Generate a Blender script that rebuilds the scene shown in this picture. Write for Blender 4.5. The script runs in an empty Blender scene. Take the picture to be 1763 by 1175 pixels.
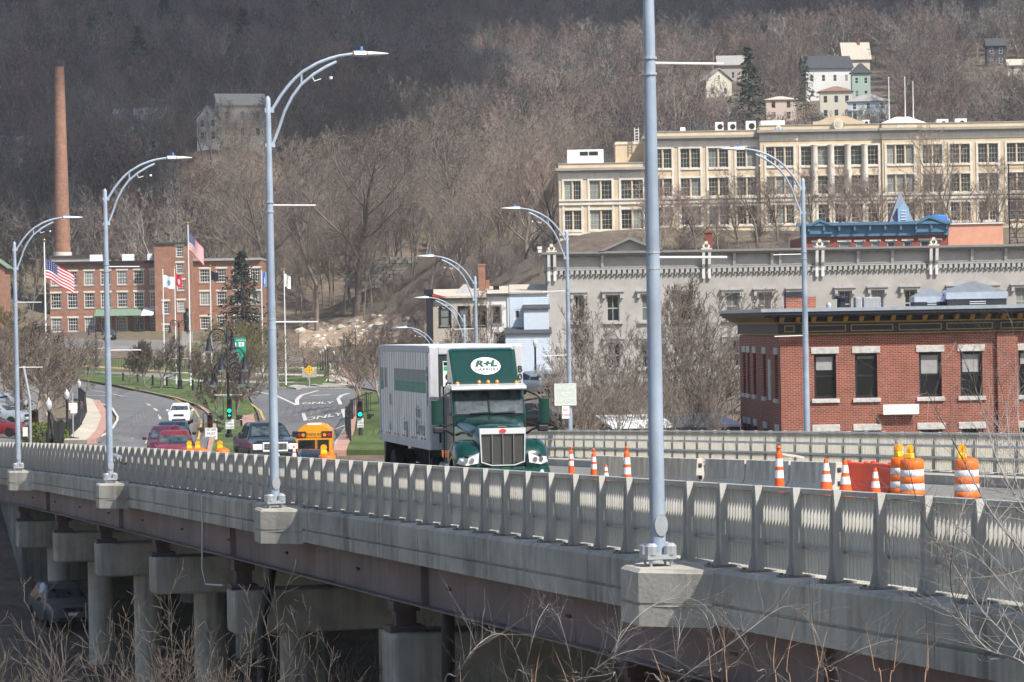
import bpy, math, random
import numpy as np
from mathutils import Vector, Matrix
R = math.radians
SC = bpy.context.scene
COL = SC.collection
# ------------------------------------------------------------------ camera, sky, sun, exposure
F, UC, VC, VH, ROLL, ZC = 5600.0, 881.5, 587.5, 556.0, R(1.0), 12.0
PITCH = (VC - VH) / F
cd = bpy.data.cameras.new('camera'); cam = bpy.data.objects.new('camera', cd); COL.objects.link(cam)
cd.sensor_width = 36.0; cd.lens = F / 1763.0 * 36.0; cd.clip_start = 0.5; cd.clip_end = 6000
cam.matrix_world = Matrix.Translation((0, 0, ZC)) @ Matrix.Rotation(R(90) - PITCH, 4, 'X') @ Matrix.Rotation(-ROLL, 4, 'Z')
SC.camera = cam
SUN_AZ, SUN_EL = R(44), R(50)          # azimuth from "behind the camera" towards the right
sdir = Vector((math.sin(SUN_AZ) * math.cos(SUN_EL), -math.cos(SUN_AZ) * math.cos(SUN_EL), math.sin(SUN_EL)))
wd = bpy.data.worlds.new('World'); SC.world = wd; wd.use_nodes = True
nt = wd.node_tree; bg = nt.nodes['Background']; sky = nt.nodes.new('ShaderNodeTexSky')
sky.sky_type = 'NISHITA'; sky.sun_disc = False; sky.sun_elevation = SUN_EL
sky.sun_rotation = math.atan2(sdir.x, sdir.y); sky.air_density = 1.0; sky.dust_density = 1.5; sky.ozone_density = 1.0
nt.links.new(sky.outputs[0], bg.inputs[0]); bg.inputs[1].default_value = 0.12
sl = bpy.data.lights.new('sun', 'SUN'); sl.energy = 5.0; sl.angle = R(0.6); sl.color = (1.0, 0.95, 0.87)
sun = bpy.data.objects.new('sun', sl); COL.objects.link(sun); sun.rotation_euler = sdir.to_track_quat('Z', 'Y').to_euler(); sun.location = (200, -200, 400)
vs = SC.view_settings; vs.view_transform = 'Standard'; vs.look = 'None'; vs.exposure = 0.42; vs.gamma = 1.0; vs.use_curve_mapping = False
SC.cycles.max_bounces = 5; SC.cycles.diffuse_bounces = 2; SC.cycles.glossy_bounces = 2; SC.cycles.transmission_bounces = 2; SC.cycles.volume_bounces = 0
SC.cycles.use_adaptive_sampling = True; SC.cycles.adaptive_threshold = 0.035
# ------------------------------------------------------------------ photo pixel -> world helpers
cr, sr = math.cos(ROLL), math.sin(ROLL)
def W(u, v, Y):
    du, dv = u - UC, v - VC
    return Vector(((du * cr - dv * sr) * Y / F, Y, ZC + (-du * sr - dv * cr - (VC - VH)) * Y / F))
class Plane:
    """frontal plane at depth d: photo pixels -> metres relative to its origin"""
    def __init__(s, u0, v0, d): s.o = W(u0, v0, d); s.d = d
    def __call__(s, u, v): p = W(u, v, s.d) - s.o; return p.x, p.z
# ------------------------------------------------------------------ materials
MATS = {}
def _nodes(name):
    m = bpy.data.materials.new(name); m.use_nodes = True; t = m.node_tree
    return m, t, t.nodes['Principled BSDF'], t.nodes.new, t.links.new
def mat(name, col, rough=0.7, metal=0.0, var=0.18, scale=3.0, bump=0.0, bscale=None, coat=0.0, spec=0.4, streak=0.0, inst=0.0, emit=None, grime=0.0, gscale=0.4):
    m, t, p, N, L = _nodes(name)
    p.inputs['Roughness'].default_value = rough; p.inputs['Metallic'].default_value = metal
    p.inputs['Specular IOR Level'].default_value = spec; p.inputs['Coat Weight'].default_value = coat
    tc = N('ShaderNodeTexCoord')
    nz = N('ShaderNodeTexNoise'); nz.inputs['Scale'].default_value = scale; nz.inputs['Detail'].default_value = 5; nz.inputs['Roughness'].default_value = 0.65
    L(tc.outputs['Object'], nz.inputs['Vector'])
    mr = N('ShaderNodeMapRange'); mr.inputs[1].default_value = 0.3; mr.inputs[2].default_value = 0.7; mr.inputs[3].default_value = 1 - var; mr.inputs[4].default_value = 1 + var
    L(nz.outputs['Fac'], mr.inputs[0]); fac = mr.outputs[0]
    def mul(a, b):
        k = N('ShaderNodeMath'); k.operation = 'MULTIPLY'; L(a, k.inputs[0]); L(b, k.inputs[1]); return k.outputs[0]
    if streak:
        mp = N('ShaderNodeMapping'); mp.inputs['Scale'].default_value = (3.5, 3.5, 0.22); L(tc.outputs['Object'], mp.inputs[0])
        n2 = N('ShaderNodeTexNoise'); n2.inputs['Scale'].default_value = 1.6; n2.inputs['Detail'].default_value = 4; L(mp.outputs[0], n2.inputs['Vector'])
        m2 = N('ShaderNodeMapRange'); m2.inputs[1].default_value = 0.40; m2.inputs[2].default_value = 0.64; m2.inputs[3].default_value = 1.0; m2.inputs[4].default_value = 0.0
        L(n2.outputs['Fac'], m2.inputs[0]); n4 = N('ShaderNodeTexNoise'); n4.inputs['Scale'].default_value = 0.7; n4.inputs['Detail'].default_value = 3; L(tc.outputs['Object'], n4.inputs['Vector'])
        m5 = N('ShaderNodeMapRange'); m5.inputs[1].default_value = 0.4; m5.inputs[2].default_value = 0.68; m5.inputs[3].default_value = 0.1; m5.inputs[4].default_value = 1.3; L(n4.outputs['Fac'], m5.inputs[0])
        k2 = N('ShaderNodeMath'); k2.operation = 'MULTIPLY_ADD'; L(mul(m2.outputs[0], m5.outputs[0]), k2.inputs[0]); k2.inputs[1].default_value = -streak; k2.inputs[2].default_value = 1.0; fac = mul(fac, k2.outputs[0])
    if grime:
        n3 = N('ShaderNodeTexNoise'); n3.inputs['Scale'].default_value = gscale; n3.inputs['Detail'].default_value = 6; L(tc.outputs['Object'], n3.inputs['Vector'])
        m3 = N('ShaderNodeMapRange'); m3.inputs[1].default_value = 0.4; m3.inputs[2].default_value = 0.65; m3.inputs[3].default_value = 1 - grime; m3.inputs[4].default_value = 1.0
        L(n3.outputs['Fac'], m3.inputs[0]); fac = mul(fac, m3.outputs[0])
    if inst:
        oi = N('ShaderNodeObjectInfo'); m4 = N('ShaderNodeMapRange'); m4.inputs[3].default_value = 1 - inst; m4.inputs[4].default_value = 1 + inst
        L(oi.outputs['Random'], m4.inputs[0]); fac = mul(fac, m4.outputs[0])
    vm = N('ShaderNodeVectorMath'); vm.operation = 'SCALE'; vm.inputs[0].default_value = col[:3]; L(fac, vm.inputs['Scale']); L(vm.outputs[0], p.inputs['Base Color'])
    if bump:
        b = N('ShaderNodeBump'); b.inputs['Strength'].default_value = bump; b.inputs['Distance'].default_value = 0.03
        n5 = N('ShaderNodeTexNoise'); n5.inputs['Scale'].default_value = bscale or scale * 4; n5.inputs['Detail'].default_value = 4; L(tc.outputs['Object'], n5.inputs['Vector'])
        L(n5.outputs['Fac'], b.inputs['Height']); L(b.outputs[0], p.inputs['Normal'])
    if emit: p.inputs['Emission Color'].default_value = (*emit[:3], 1); p.inputs['Emission Strength'].default_value = emit[3]
    MATS[name] = m; return m
def brickmat(name, c1, c2, mortar, bw=0.21, rh=0.067, ms=0.012, var=0.25, bump=0.6):
    m, t, p, N, L = _nodes(name)
    tc = N('ShaderNodeTexCoord'); sx = N('ShaderNodeSeparateXYZ'); L(tc.outputs['Object'], sx.inputs[0])
    ad = N('ShaderNodeMath'); ad.operation = 'ADD'; L(sx.outputs[0], ad.inputs[0]); L(sx.outputs[1], ad.inputs[1])
    cb = N('ShaderNodeCombineXYZ'); L(ad.outputs[0], cb.inputs[0]); L(sx.outputs[2], cb.inputs[1])
    br = N('ShaderNodeTexBrick'); L(cb.outputs[0], br.inputs['Vector'])
    br.inputs['Color1'].default_value = (*c1, 1); br.inputs['Color2'].default_value = (*c2, 1); br.inputs['Mortar'].default_value = (*mortar, 1)
    br.inputs['Scale'].default_value = 1; br.inputs['Mortar Size'].default_value = ms; br.inputs['Brick Width'].default_value = bw; br.inputs['Row Height'].default_value = rh; br.inputs['Mortar Smooth'].default_value = 0.2
    nz = N('ShaderNodeTexNoise'); nz.inputs['Scale'].default_value = 0.9; nz.inputs['Detail'].default_value = 8; nz.inputs['Roughness'].default_value = 0.7; L(tc.outputs['Object'], nz.inputs['Vector'])
    mr = N('ShaderNodeMapRange'); mr.inputs[1].default_value = 0.3; mr.inputs[2].default_value = 0.7; mr.inputs[3].default_value = 1 - var; mr.inputs[4].default_value = 1 + var; L(nz.outputs['Fac'], mr.inputs[0])
    vm = N('ShaderNodeVectorMath'); vm.operation = 'SCALE'; L(br.outputs['Color'], vm.inputs[0]); L(mr.outputs[0], vm.inputs['Scale']); L(vm.outputs[0], p.inputs['Base Color'])
    b = N('ShaderNodeBump'); b.invert = True; b.inputs['Strength'].default_value = bump; b.inputs['Distance'].default_value = 0.012; L(br.outputs['Fac'], b.inputs['Height']); L(b.outputs[0], p.inputs['Normal'])
    p.inputs['Roughness'].default_value = 0.85; MATS[name] = m; return m
def glassmat(name, col, rough=0.06, var=0.5):
    return mat(name, col, rough=rough, spec=0.6, var=var, scale=0.7, inst=0.35)
mat('concrete', (0.47, 0.45, 0.39), 0.9, var=0.16, scale=1.3, bump=0.25, bscale=14, streak=0.42, grime=0.24)
mat('concrete_pale', (0.46, 0.44, 0.38), 0.9, var=0.14, scale=2, bump=0.2, bscale=18, grime=0.25)
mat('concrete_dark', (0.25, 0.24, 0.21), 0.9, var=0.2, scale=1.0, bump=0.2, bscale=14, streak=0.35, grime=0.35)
mat('barrier_concrete', (0.62, 0.585, 0.50), 0.9, var=0.2, scale=1.2, bump=0.2, bscale=16, streak=0.35)
mat('girder_steel', (0.20, 0.148, 0.142), 0.75, var=0.12, scale=0.8, streak=0.25, grime=0.15)
mat('rust_steel', (0.085, 0.055, 0.05), 0.8, var=0.3, scale=4)
mat('rail_metal', (0.43, 0.42, 0.385), 0.55, metal=0.15, var=0.12, scale=1.2, streak=0.12, inst=0.06)
mat('rail_far', (0.47, 0.45, 0.39), 0.6, metal=0.1, var=0.12, scale=1.2, streak=0.15)
mat('pole_paint', (0.37, 0.44, 0.53), 0.5, metal=0.15, var=0.12, scale=1.5, streak=0.3, grime=0.15, gscale=1.2)
mat('galvanized', (0.46, 0.48, 0.50), 0.45, metal=0.5, var=0.12, scale=6)
mat('white_metal', (0.75, 0.75, 0.74), 0.45, var=0.05)
mat('black_metal', (0.022, 0.023, 0.026), 0.5, var=0.2, scale=4)
mat('sensor_blue', (0.08, 0.25, 0.6), 0.4)
mat('asphalt', (0.155, 0.155, 0.158), 0.92, var=0.14, scale=0.8, bump=0.1, bscale=30, grime=0.28, gscale=0.12)
mat('asphalt_old', (0.20, 0.195, 0.185), 0.92, var=0.16, scale=0.5, grime=0.25, gscale=0.1)
mat('paint_white', (0.56, 0.555, 0.53), 0.8, var=0.15, scale=3, grime=0.2, gscale=2)
mat('paint_yellow', (0.48, 0.33, 0.09), 0.8, var=0.15, scale=3)
mat('sidewalk', (0.50, 0.45, 0.37), 0.9, var=0.1, scale=1, grime=0.15)
mat('brick_paving', (0.42, 0.25, 0.20), 0.9, var=0.15, scale=2, grime=0.15)
mat('kerb_stone', (0.36, 0.35, 0.33), 0.9, var=0.2, scale=1)
mat('grass', (0.085, 0.125, 0.032), 0.95, var=0.4, scale=0.6, bump=0.5, bscale=12, grime=0.3, gscale=0.15)
mat('dry_grass', (0.19, 0.155, 0.085), 0.95, var=0.4, scale=0.5, bump=0.5, bscale=8)
mat('fieldstone', (0.20, 0.19, 0.165), 0.95, var=0.4, scale=1.5, bump=0.6, bscale=3, inst=0.4)
mat('twig_dark', (0.085, 0.075, 0.07), 0.95, var=0.3, scale=0.4, inst=0.4)
mat('twig_pale', (0.20, 0.178, 0.158), 0.95, var=0.3, scale=0.4, inst=0.3)
mat('bark', (0.19, 0.158, 0.13), 0.95, var=0.3, scale=3, bump=0.4, inst=0.25)
mat('bark_pale', (0.29, 0.26, 0.22), 0.95, var=0.3, scale=3, inst=0.1)
mat('twig_brown', (0.158, 0.124, 0.104), 0.95, var=0.25, scale=0.4, inst=0.45)
mat('twig_red', (0.215, 0.15, 0.125), 0.95, var=0.25, scale=0.4, inst=0.25)
mat('twig_grey', (0.15, 0.135, 0.122), 0.95, var=0.25, scale=0.4, inst=0.45)
mat('twig_street', (0.165, 0.13, 0.105), 0.95, var=0.3, scale=0.6, inst=0.2)
mat('rail_light', (0.60, 0.60, 0.58), 0.5, metal=0.2, var=0.1, scale=1)
mat('globe_glass', (0.52, 0.53, 0.52), 0.25, spec=0.6, var=0.15)
mat('twig_knoll', (0.235, 0.19, 0.158), 0.95, var=0.25, scale=0.4, inst=0.3)
mat('twig_pink', (0.32, 0.243, 0.205), 0.95, var=0.25, scale=0.4, inst=0.15)
mat('twig_thicket', (0.24, 0.205, 0.178), 0.95, var=0.3, scale=0.6, inst=0.25)
mat('twig_olive', (0.19, 0.165, 0.08), 0.95, var=0.25, scale=0.4, inst=0.2)
mat('twig_tan', (0.155, 0.13, 0.108), 0.95, var=0.3, scale=1.5, inst=0.15)
mat('twig_silver', (0.24, 0.225, 0.21), 0.85, var=0.3, scale=2.5)
mat('twig_orange', (0.27, 0.165, 0.10), 0.85, var=0.3, scale=2.5)
mat('needles', (0.028, 0.05, 0.026), 0.9, var=0.4, scale=0.8, inst=0.3)
mat('needles_light', (0.055, 0.085, 0.035), 0.9, var=0.4, scale=0.8, inst=0.3)
mat('hedge_leaf', (0.10, 0.125, 0.03), 0.9, var=0.4, scale=1.5)
mat('bare_earth', (0.31, 0.235, 0.175), 0.95, var=0.35, scale=0.5, bump=0.5, bscale=2)
mat('rock', (0.46, 0.43, 0.36), 0.95, var=0.3, scale=0.6, bump=0.6, bscale=2, inst=0.25)
mat('beige_brick', (0.64, 0.51, 0.345), 0.85, var=0.07, scale=0.8, grime=0.1)
mat('cream_stone', (0.70, 0.655, 0.57), 0.85, var=0.08, scale=0.8, streak=0.15)
mat('cornice_grey', (0.33, 0.31, 0.28), 0.85, var=0.15, scale=0.6)
mat('grey_stucco', (0.42, 0.40, 0.37), 0.9, var=0.12, scale=0.6, bump=0.3, bscale=3, grime=0.12)
mat('grey_trim', (0.40, 0.39, 0.375), 0.8, var=0.1, scale=1)
mat('grey_dark_trim', (0.22, 0.215, 0.21), 0.8, var=0.12, scale=1)
mat('stone_rough', (0.50, 0.49, 0.46), 0.9, var=0.25, scale=4, bump=0.9, bscale=7)
mat('black_paint', (0.018, 0.02, 0.026), 0.5, var=0.2)
mat('gold_paint', (0.34, 0.22, 0.06), 0.5, var=0.15)
mat('blue_trim', (0.075, 0.17, 0.27), 0.6, var=0.12, scale=1)
mat('sky_blue_paint', (0.24, 0.42, 0.60), 0.6, var=0.08)
mat('slate', (0.20, 0.22, 0.27), 0.8, var=0.3, scale=6)
mat('orange_wall', (0.70, 0.35, 0.24), 0.85, var=0.1, scale=1)
mat('tan_siding', (0.42, 0.37, 0.31), 0.8, var=0.1)
mat('white_siding', (0.72, 0.71, 0.68), 0.75, var=0.06, grime=0.08)
mat('blue_siding', (0.56, 0.63, 0.72), 0.75, var=0.06, grime=0.08)
mat('teal_siding', (0.46, 0.56, 0.58), 0.8, var=0.08)
mat('green_siding', (0.34, 0.45, 0.38), 0.8, var=0.08)
mat('pinkish_siding', (0.56, 0.46, 0.39), 0.8, var=0.08)
mat('cream_siding', (0.62, 0.57, 0.47), 0.8, var=0.08)
mat('roof_beige', (0.50, 0.45, 0.37), 0.9, var=0.12)
mat('roof_dark', (0.055, 0.06, 0.07), 0.85, var=0.2)
mat('roof_brown', (0.24, 0.15, 0.11), 0.85, var=0.2)
mat('roof_grey', (0.33, 0.32, 0.31), 0.85, var=0.15)
mat('roof_white', (0.80, 0.80, 0.80), 0.6, var=0.05)
mat('awning_green', (0.16, 0.24, 0.18), 0.8, var=0.12)
mat('red_paint', (0.40, 0.04, 0.04), 0.5)
brickmat('red_brick', (0.31, 0.065, 0.036), (0.17, 0.043, 0.03), (0.36, 0.26, 0.19), bw=0.26, rh=0.085, ms=0.011)
brickmat('mill_brick', (0.36, 0.165, 0.10), (0.26, 0.115, 0.075), (0.34, 0.24, 0.18), ms=0.008)
brickmat('chimney_brick', (0.33, 0.175, 0.11), (0.24, 0.12, 0.08), (0.30, 0.20, 0.15), bw=0.5, rh=0.25, ms=0.01)
brickmat('dark_brick', (0.30, 0.075, 0.05), (0.22, 0.055, 0.04), (0.25, 0.13, 0.1), ms=0.006)
glassmat('window_glass', (0.018, 0.024, 0.026))
glassmat('window_dark', (0.010, 0.012, 0.013), 0.12)
glassmat('window_shade', (0.20, 0.22, 0.20), 0.25, 0.2)
mat('car_glass', (0.012, 0.016, 0.018), 0.03, spec=0.7, var=0.3)
mat('windshield', (0.05, 0.068, 0.073), 0.04, spec=0.9, var=0.9, scale=2.2)  # strong blotches in the base colour imitate mottled reflections
mat('rubber', (0.012, 0.012, 0.012), 0.85)
mat('chrome', (0.62, 0.62, 0.62), 0.14, metal=1.0, var=0.05)
mat('bright_chrome', (0.85, 0.85, 0.85), 0.3, metal=0.55, var=0.05)
mat('truck_green', (0.002, 0.036, 0.029), 0.2, coat=0.5, var=0.06, scale=0.7)
mat('logo_green', (0.005, 0.06, 0.045), 0.6)
mat('stripe_green', (0.06, 0.26, 0.17), 0.5, var=0.1)
mat('stripe_grey', (0.24, 0.28, 0.25), 0.5, var=0.1)
mat('bright_green', (0.04, 0.35, 0.13), 0.5)
mat('trailer_white', (0.86, 0.85, 0.84), 0.3, var=0.06, scale=0.6, streak=0.16, grime=0.06, gscale=0.8)
mat('trailer_grey', (0.50, 0.50, 0.52), 0.5, var=0.08, streak=0.1)
mat('panel_dark', (0.035, 0.045, 0.05), 0.4)
mat('white_print', (0.78, 0.78, 0.77), 0.5, var=0.03)
mat('black_print', (0.02, 0.02, 0.02), 0.6)
mat('grey_print', (0.27, 0.31, 0.29), 0.6)
mat('red_print', (0.5, 0.05, 0.04), 0.6)
mat('faded_sign', (0.52, 0.56, 0.50), 0.5, var=0.06)
mat('sign_green', (0.0, 0.30, 0.19), 0.5)
mat('lens_clear', (0.70, 0.72, 0.72), 0.1, spec=0.8, var=0.2, scale=8)
mat('amber_lens', (0.75, 0.22, 0.01), 0.25, spec=0.7)
mat('red_lens', (0.45, 0.015, 0.012), 0.25, spec=0.7)
mat('amber_ball', (0.85, 0.32, 0.0), 0.25, spec=0.7, emit=(1.0, 0.35, 0.0, 0.18))
mat('signal_green', (0.0, 0.6, 0.45), 0.3, emit=(0.0, 0.95, 0.65, 1.4))
mat('signal_amber_off', (0.30, 0.07, 0.0), 0.3)
mat('signal_red_off', (0.08, 0.01, 0.01), 0.3)
mat('cone_orange', (0.85, 0.12, 0.02), 0.5, var=0.1, inst=0.08)
mat('barrel_orange', (0.88, 0.17, 0.015), 0.5, var=0.06)
mat('barricade_red', (0.85, 0.075, 0.025), 0.5, var=0.1)
mat('yellow_plastic', (0.80, 0.55, 0.02), 0.5)
mat('reflective_white', (0.78, 0.79, 0.82), 0.4, var=0.08, grime=0.1, gscale=4)
mat('bus_yellow', (0.75, 0.30, 0.012), 0.35, var=0.05)
mat('navy_car', (0.012, 0.018, 0.034), 0.2, coat=0.6)
mat('white_car', (0.75, 0.75, 0.75), 0.25, coat=0.5)
mat('maroon_car', (0.09, 0.010, 0.018), 0.2, coat=0.6)
mat('red_car', (0.19, 0.012, 0.018), 0.2, coat=0.6)
mat('black_car', (0.012, 0.013, 0.016), 0.2, coat=0.6)
mat('shaded_white_car', (0.13, 0.135, 0.14), 0.3, coat=0.4)  # white car under the bridge: shade put into its paint colour
mat('silver_car', (0.42, 0.45, 0.48), 0.25, metal=0.4, coat=0.5)
mat('flag_red', (0.55, 0.03, 0.05), 0.8); mat('flag_white', (0.78, 0.77, 0.76), 0.8); mat('flag_blue', (0.03, 0.045, 0.16), 0.8); mat('flag_black', (0.015, 0.015, 0.017), 0.8); mat('flag_lightblue', (0.16, 0.28, 0.55), 0.8)
mat('gold_ball', (0.6, 0.36, 0.06), 0.25, metal=0.9)
mat('statue_bronze', (0.03, 0.035, 0.03), 0.5, metal=0.4)
mat('skin', (0.50, 0.31, 0.23), 0.6); mat('denim', (0.12, 0.17, 0.27), 0.9); mat('pale_shirt', (0.42, 0.45, 0.52), 0.9); mat('dark_hair', (0.03, 0.02, 0.018), 0.8); mat('dark_cloth', (0.07, 0.09, 0.13), 0.9)
mat('sign_yellow', (0.80, 0.42, 0.01), 0.5)
mat('metal_hood', (0.50, 0.55, 0.62), 0.3, metal=0.7, var=0.15, scale=2)
mat('tarp_blue', (0.05, 0.20, 0.50), 0.5)
# ------------------------------------------------------------------ mesh helpers
class MB:
    def __init__(s): s.v = []; s.f = []; s.m = []; s.k = 0
    def add(s, vs, fs):
        n = len(s.v); s.v.extend([tuple(a) for a in vs]); s.f.extend([tuple(i + n for i in q) for q in fs]); s.m.extend([s.k] * len(fs)); return s
    def box(s, x0, x1, y0, y1, z0, z1):
        return s.add([(x0, y0, z0), (x1, y0, z0), (x1, y1, z0), (x0, y1, z0), (x0, y0, z1), (x1, y0, z1), (x1, y1, z1), (x0, y1, z1)],
                     [(0, 3, 2, 1), (4, 5, 6, 7), (0, 1, 5, 4), (1, 2, 6, 5), (2, 3, 7, 6), (3, 0, 4, 7)])
    def cbox(s, c, d, rz=0.0, rx=0.0, ry=0.0):
        M = Matrix.Translation(c) @ Matrix.Rotation(rz, 4, 'Z') @ Matrix.Rotation(ry, 4, 'Y') @ Matrix.Rotation(rx, 4, 'X')
        h = [a / 2 for a in d]; n = len(s.v); s.box(-h[0], h[0], -h[1], h[1], -h[2], h[2])
        s.v[n:] = [tuple(M @ Vector(a)) for a in s.v[n:]]; return s
    def prism(s, poly, axis, a0, a1):
        """extrude a 2D polygon: axis 'x' -> poly=(y,z), 'y' -> (x,z), 'z' -> (x,y)"""
        g = {'x': lambda p, a: (a, p[0], p[1]), 'y': lambda p, a: (p[0], a, p[1]), 'z': lambda p, a: (p[0], p[1], a)}[axis]
        n = len(poly); vs = [g(p, a0) for p in poly] + [g(p, a1) for p in poly]
        return s.add(vs, [tuple(range(n - 1, -1, -1)), tuple(range(n, 2 * n))] + [(i, (i + 1) % n, n + (i + 1) % n, n + i) for i in range(n)])
    def loft(s, rings, closed=True, caps=True):
        n = len(rings[0]); vs = [p for r in rings for p in r]; fs = []
        for i in range(len(rings) - 1):
            for j in range(n if closed else n - 1):
                k = (j + 1) % n; fs.append((i * n + j, i * n + k, (i + 1) * n + k, (i + 1) * n + j))
        if caps and closed: fs += [tuple(range(n - 1, -1, -1)), tuple(range((len(rings) - 1) * n, len(rings) * n))]
        return s.add(vs, fs)
    def tube(s, pts, r, n=8, caps=True):
        pts = [Vector(p) for p in pts]; rs = r if isinstance(r, (list, tuple)) else [r] * len(pts); rings = []
        ref = None
        for i, p in enumerate(pts):
            d = (pts[min(i + 1, len(pts) - 1)] - pts[max(i - 1, 0)]).normalized()
            if ref is None: ref = d.orthogonal().normalized()
            ref = (ref - d * ref.dot(d)).normalized(); b = d.cross(ref)
            rings.append([p + (ref * math.cos(2 * math.pi * k / n) + b * math.sin(2 * math.pi * k / n)) * rs[i] for k in range(n)])
        return s.loft(rings, True, caps)
    def lathe(s, prof, n=12, c=(0, 0, 0)):
        return s.loft([[(c[0] + r * math.cos(2 * math.pi * k / n), c[1] + r * math.sin(2 * math.pi * k / n), c[2] + z) for k in range(n)] for r, z in prof])
    def disc(s, c, r, axis, t=0.02, n=20, sx=1.0):
        vs = []
        for a in (-t / 2, t / 2):
            for k in range(n):
                x, z = r * sx * math.cos(2 * math.pi * k / n), r * math.sin(2 * math.pi * k / n)
                vs.append({'y': (c[0] + x, c[1] + a, c[2] + z), 'x': (c[0] + a, c[1] + x, c[2] + z), 'z': (c[0] + x, c[1] + z, c[2] + a)}[axis])
        return s.add(vs, [tuple(range(n)), tuple(range(2 * n - 1, n - 1, -1))] + [(i, n + i, n + (i + 1) % n, (i + 1) % n) for i in range(n)])
    def sphere(s, c, r, n=10, sz=1.0):
        return s.lathe([(max(1e-3, r * math.sin(math.pi * i / n)), -r * sz * math.cos(math.pi * i / n)) for i in range(n + 1)], n + 2, c)
    def mesh(s, name):
        me = bpy.data.meshes.new(name); me.from_pydata(s.v, [], s.f); return me
    def build(s, name, mats, parent=None, smooth=0, bev=0, loc=None, rz=None):
        me = s.mesh(name); o = obj(name, me, mats, parent, smooth)
        if isinstance(mats, (list, tuple)): me.polygons.foreach_set('material_index', s.m)
        if bev: b = o.modifiers.new('bevel', 'BEVEL'); b.width = bev; b.segments = 2; b.limit_method = 'ANGLE'; b.angle_limit = R(40)
        if loc is not None: o.location = loc
        if rz is not None: o.rotation_euler.z = rz
        return o
def obj(name, me, mats, parent=None, smooth=0):
    if mats is not None and len(me.materials) == 0:
        for m in (mats if isinstance(mats, (list, tuple)) else [mats]): me.materials.append(MATS[m])
    if smooth:
        me.polygons.foreach_set('use_smooth', [True] * len(me.polygons)); me.set_sharp_from_angle(angle=R(smooth))
    o = bpy.data.objects.new(name, me); COL.objects.link(o)
    if parent: o.parent = parent
    return o
def tag(o, label=None, cat=None, group=None, kind=None):
    if label: o['label'] = label
    if cat: o['category'] = cat
    if group: o['group'] = group
    if kind: o['kind'] = kind
    return o
def thing(name, label, cat, loc=(0, 0, 0), rz=0.0, group=None):
    o = bpy.data.objects.new(name, None); COL.objects.link(o); o.location = loc; o.rotation_euler.z = rz; o.empty_display_size = 0.3
    return tag(o, label, cat, group)
def inst(src, name, parent, loc=(0, 0, 0), rz=0.0, sc=1.0):
    """another object sharing src's mesh"""
    o = bpy.data.objects.new(name, src.data); COL.objects.link(o); o.parent = parent; o.location = loc; o.rotation_euler.z = rz
    o.scale = (sc, sc, sc) if not isinstance(sc, tuple) else sc
    for md in src.modifiers:
        b = o.modifiers.new(md.name, md.type); b.width = md.width; b.segments = md.segments; b.limit_method = md.limit_method; b.angle_limit = md.angle_limit
    return o
KIDS = {}
def copy_tree(o, parent=None, label=None, loc=None, rz=None, group=None):
    c = o.copy(); COL.objects.link(c); c.parent = parent
    for ch in [k for k in o.children]: copy_tree(ch, c)
    if label: c['label'] = label
    if group: c['group'] = group
    if loc is not None: c.location = loc
    if rz is not None: c.rotation_euler.z = rz
    return c
def text(txt, parent, loc, size, m, rot=(R(90), 0, 0), bold=0.0, shear=0.0, sx=1.0, align='CENTER', name='lettering'):
    cu = bpy.data.curves.new(name, 'FONT'); cu.body = txt; cu.size = size; cu.align_x = align; cu.align_y = 'CENTER'; cu.offset = bold; cu.shear = shear; cu.resolution_u = 3; cu.extrude = 0.003
    tmp = bpy.data.objects.new('tmp', cu); me = bpy.data.meshes.new_from_object(tmp); bpy.data.objects.remove(tmp)
    o = obj(name, me, m, parent); o.location = loc; o.rotation_euler = rot; o.scale = (sx, 1, 1); return o
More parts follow.
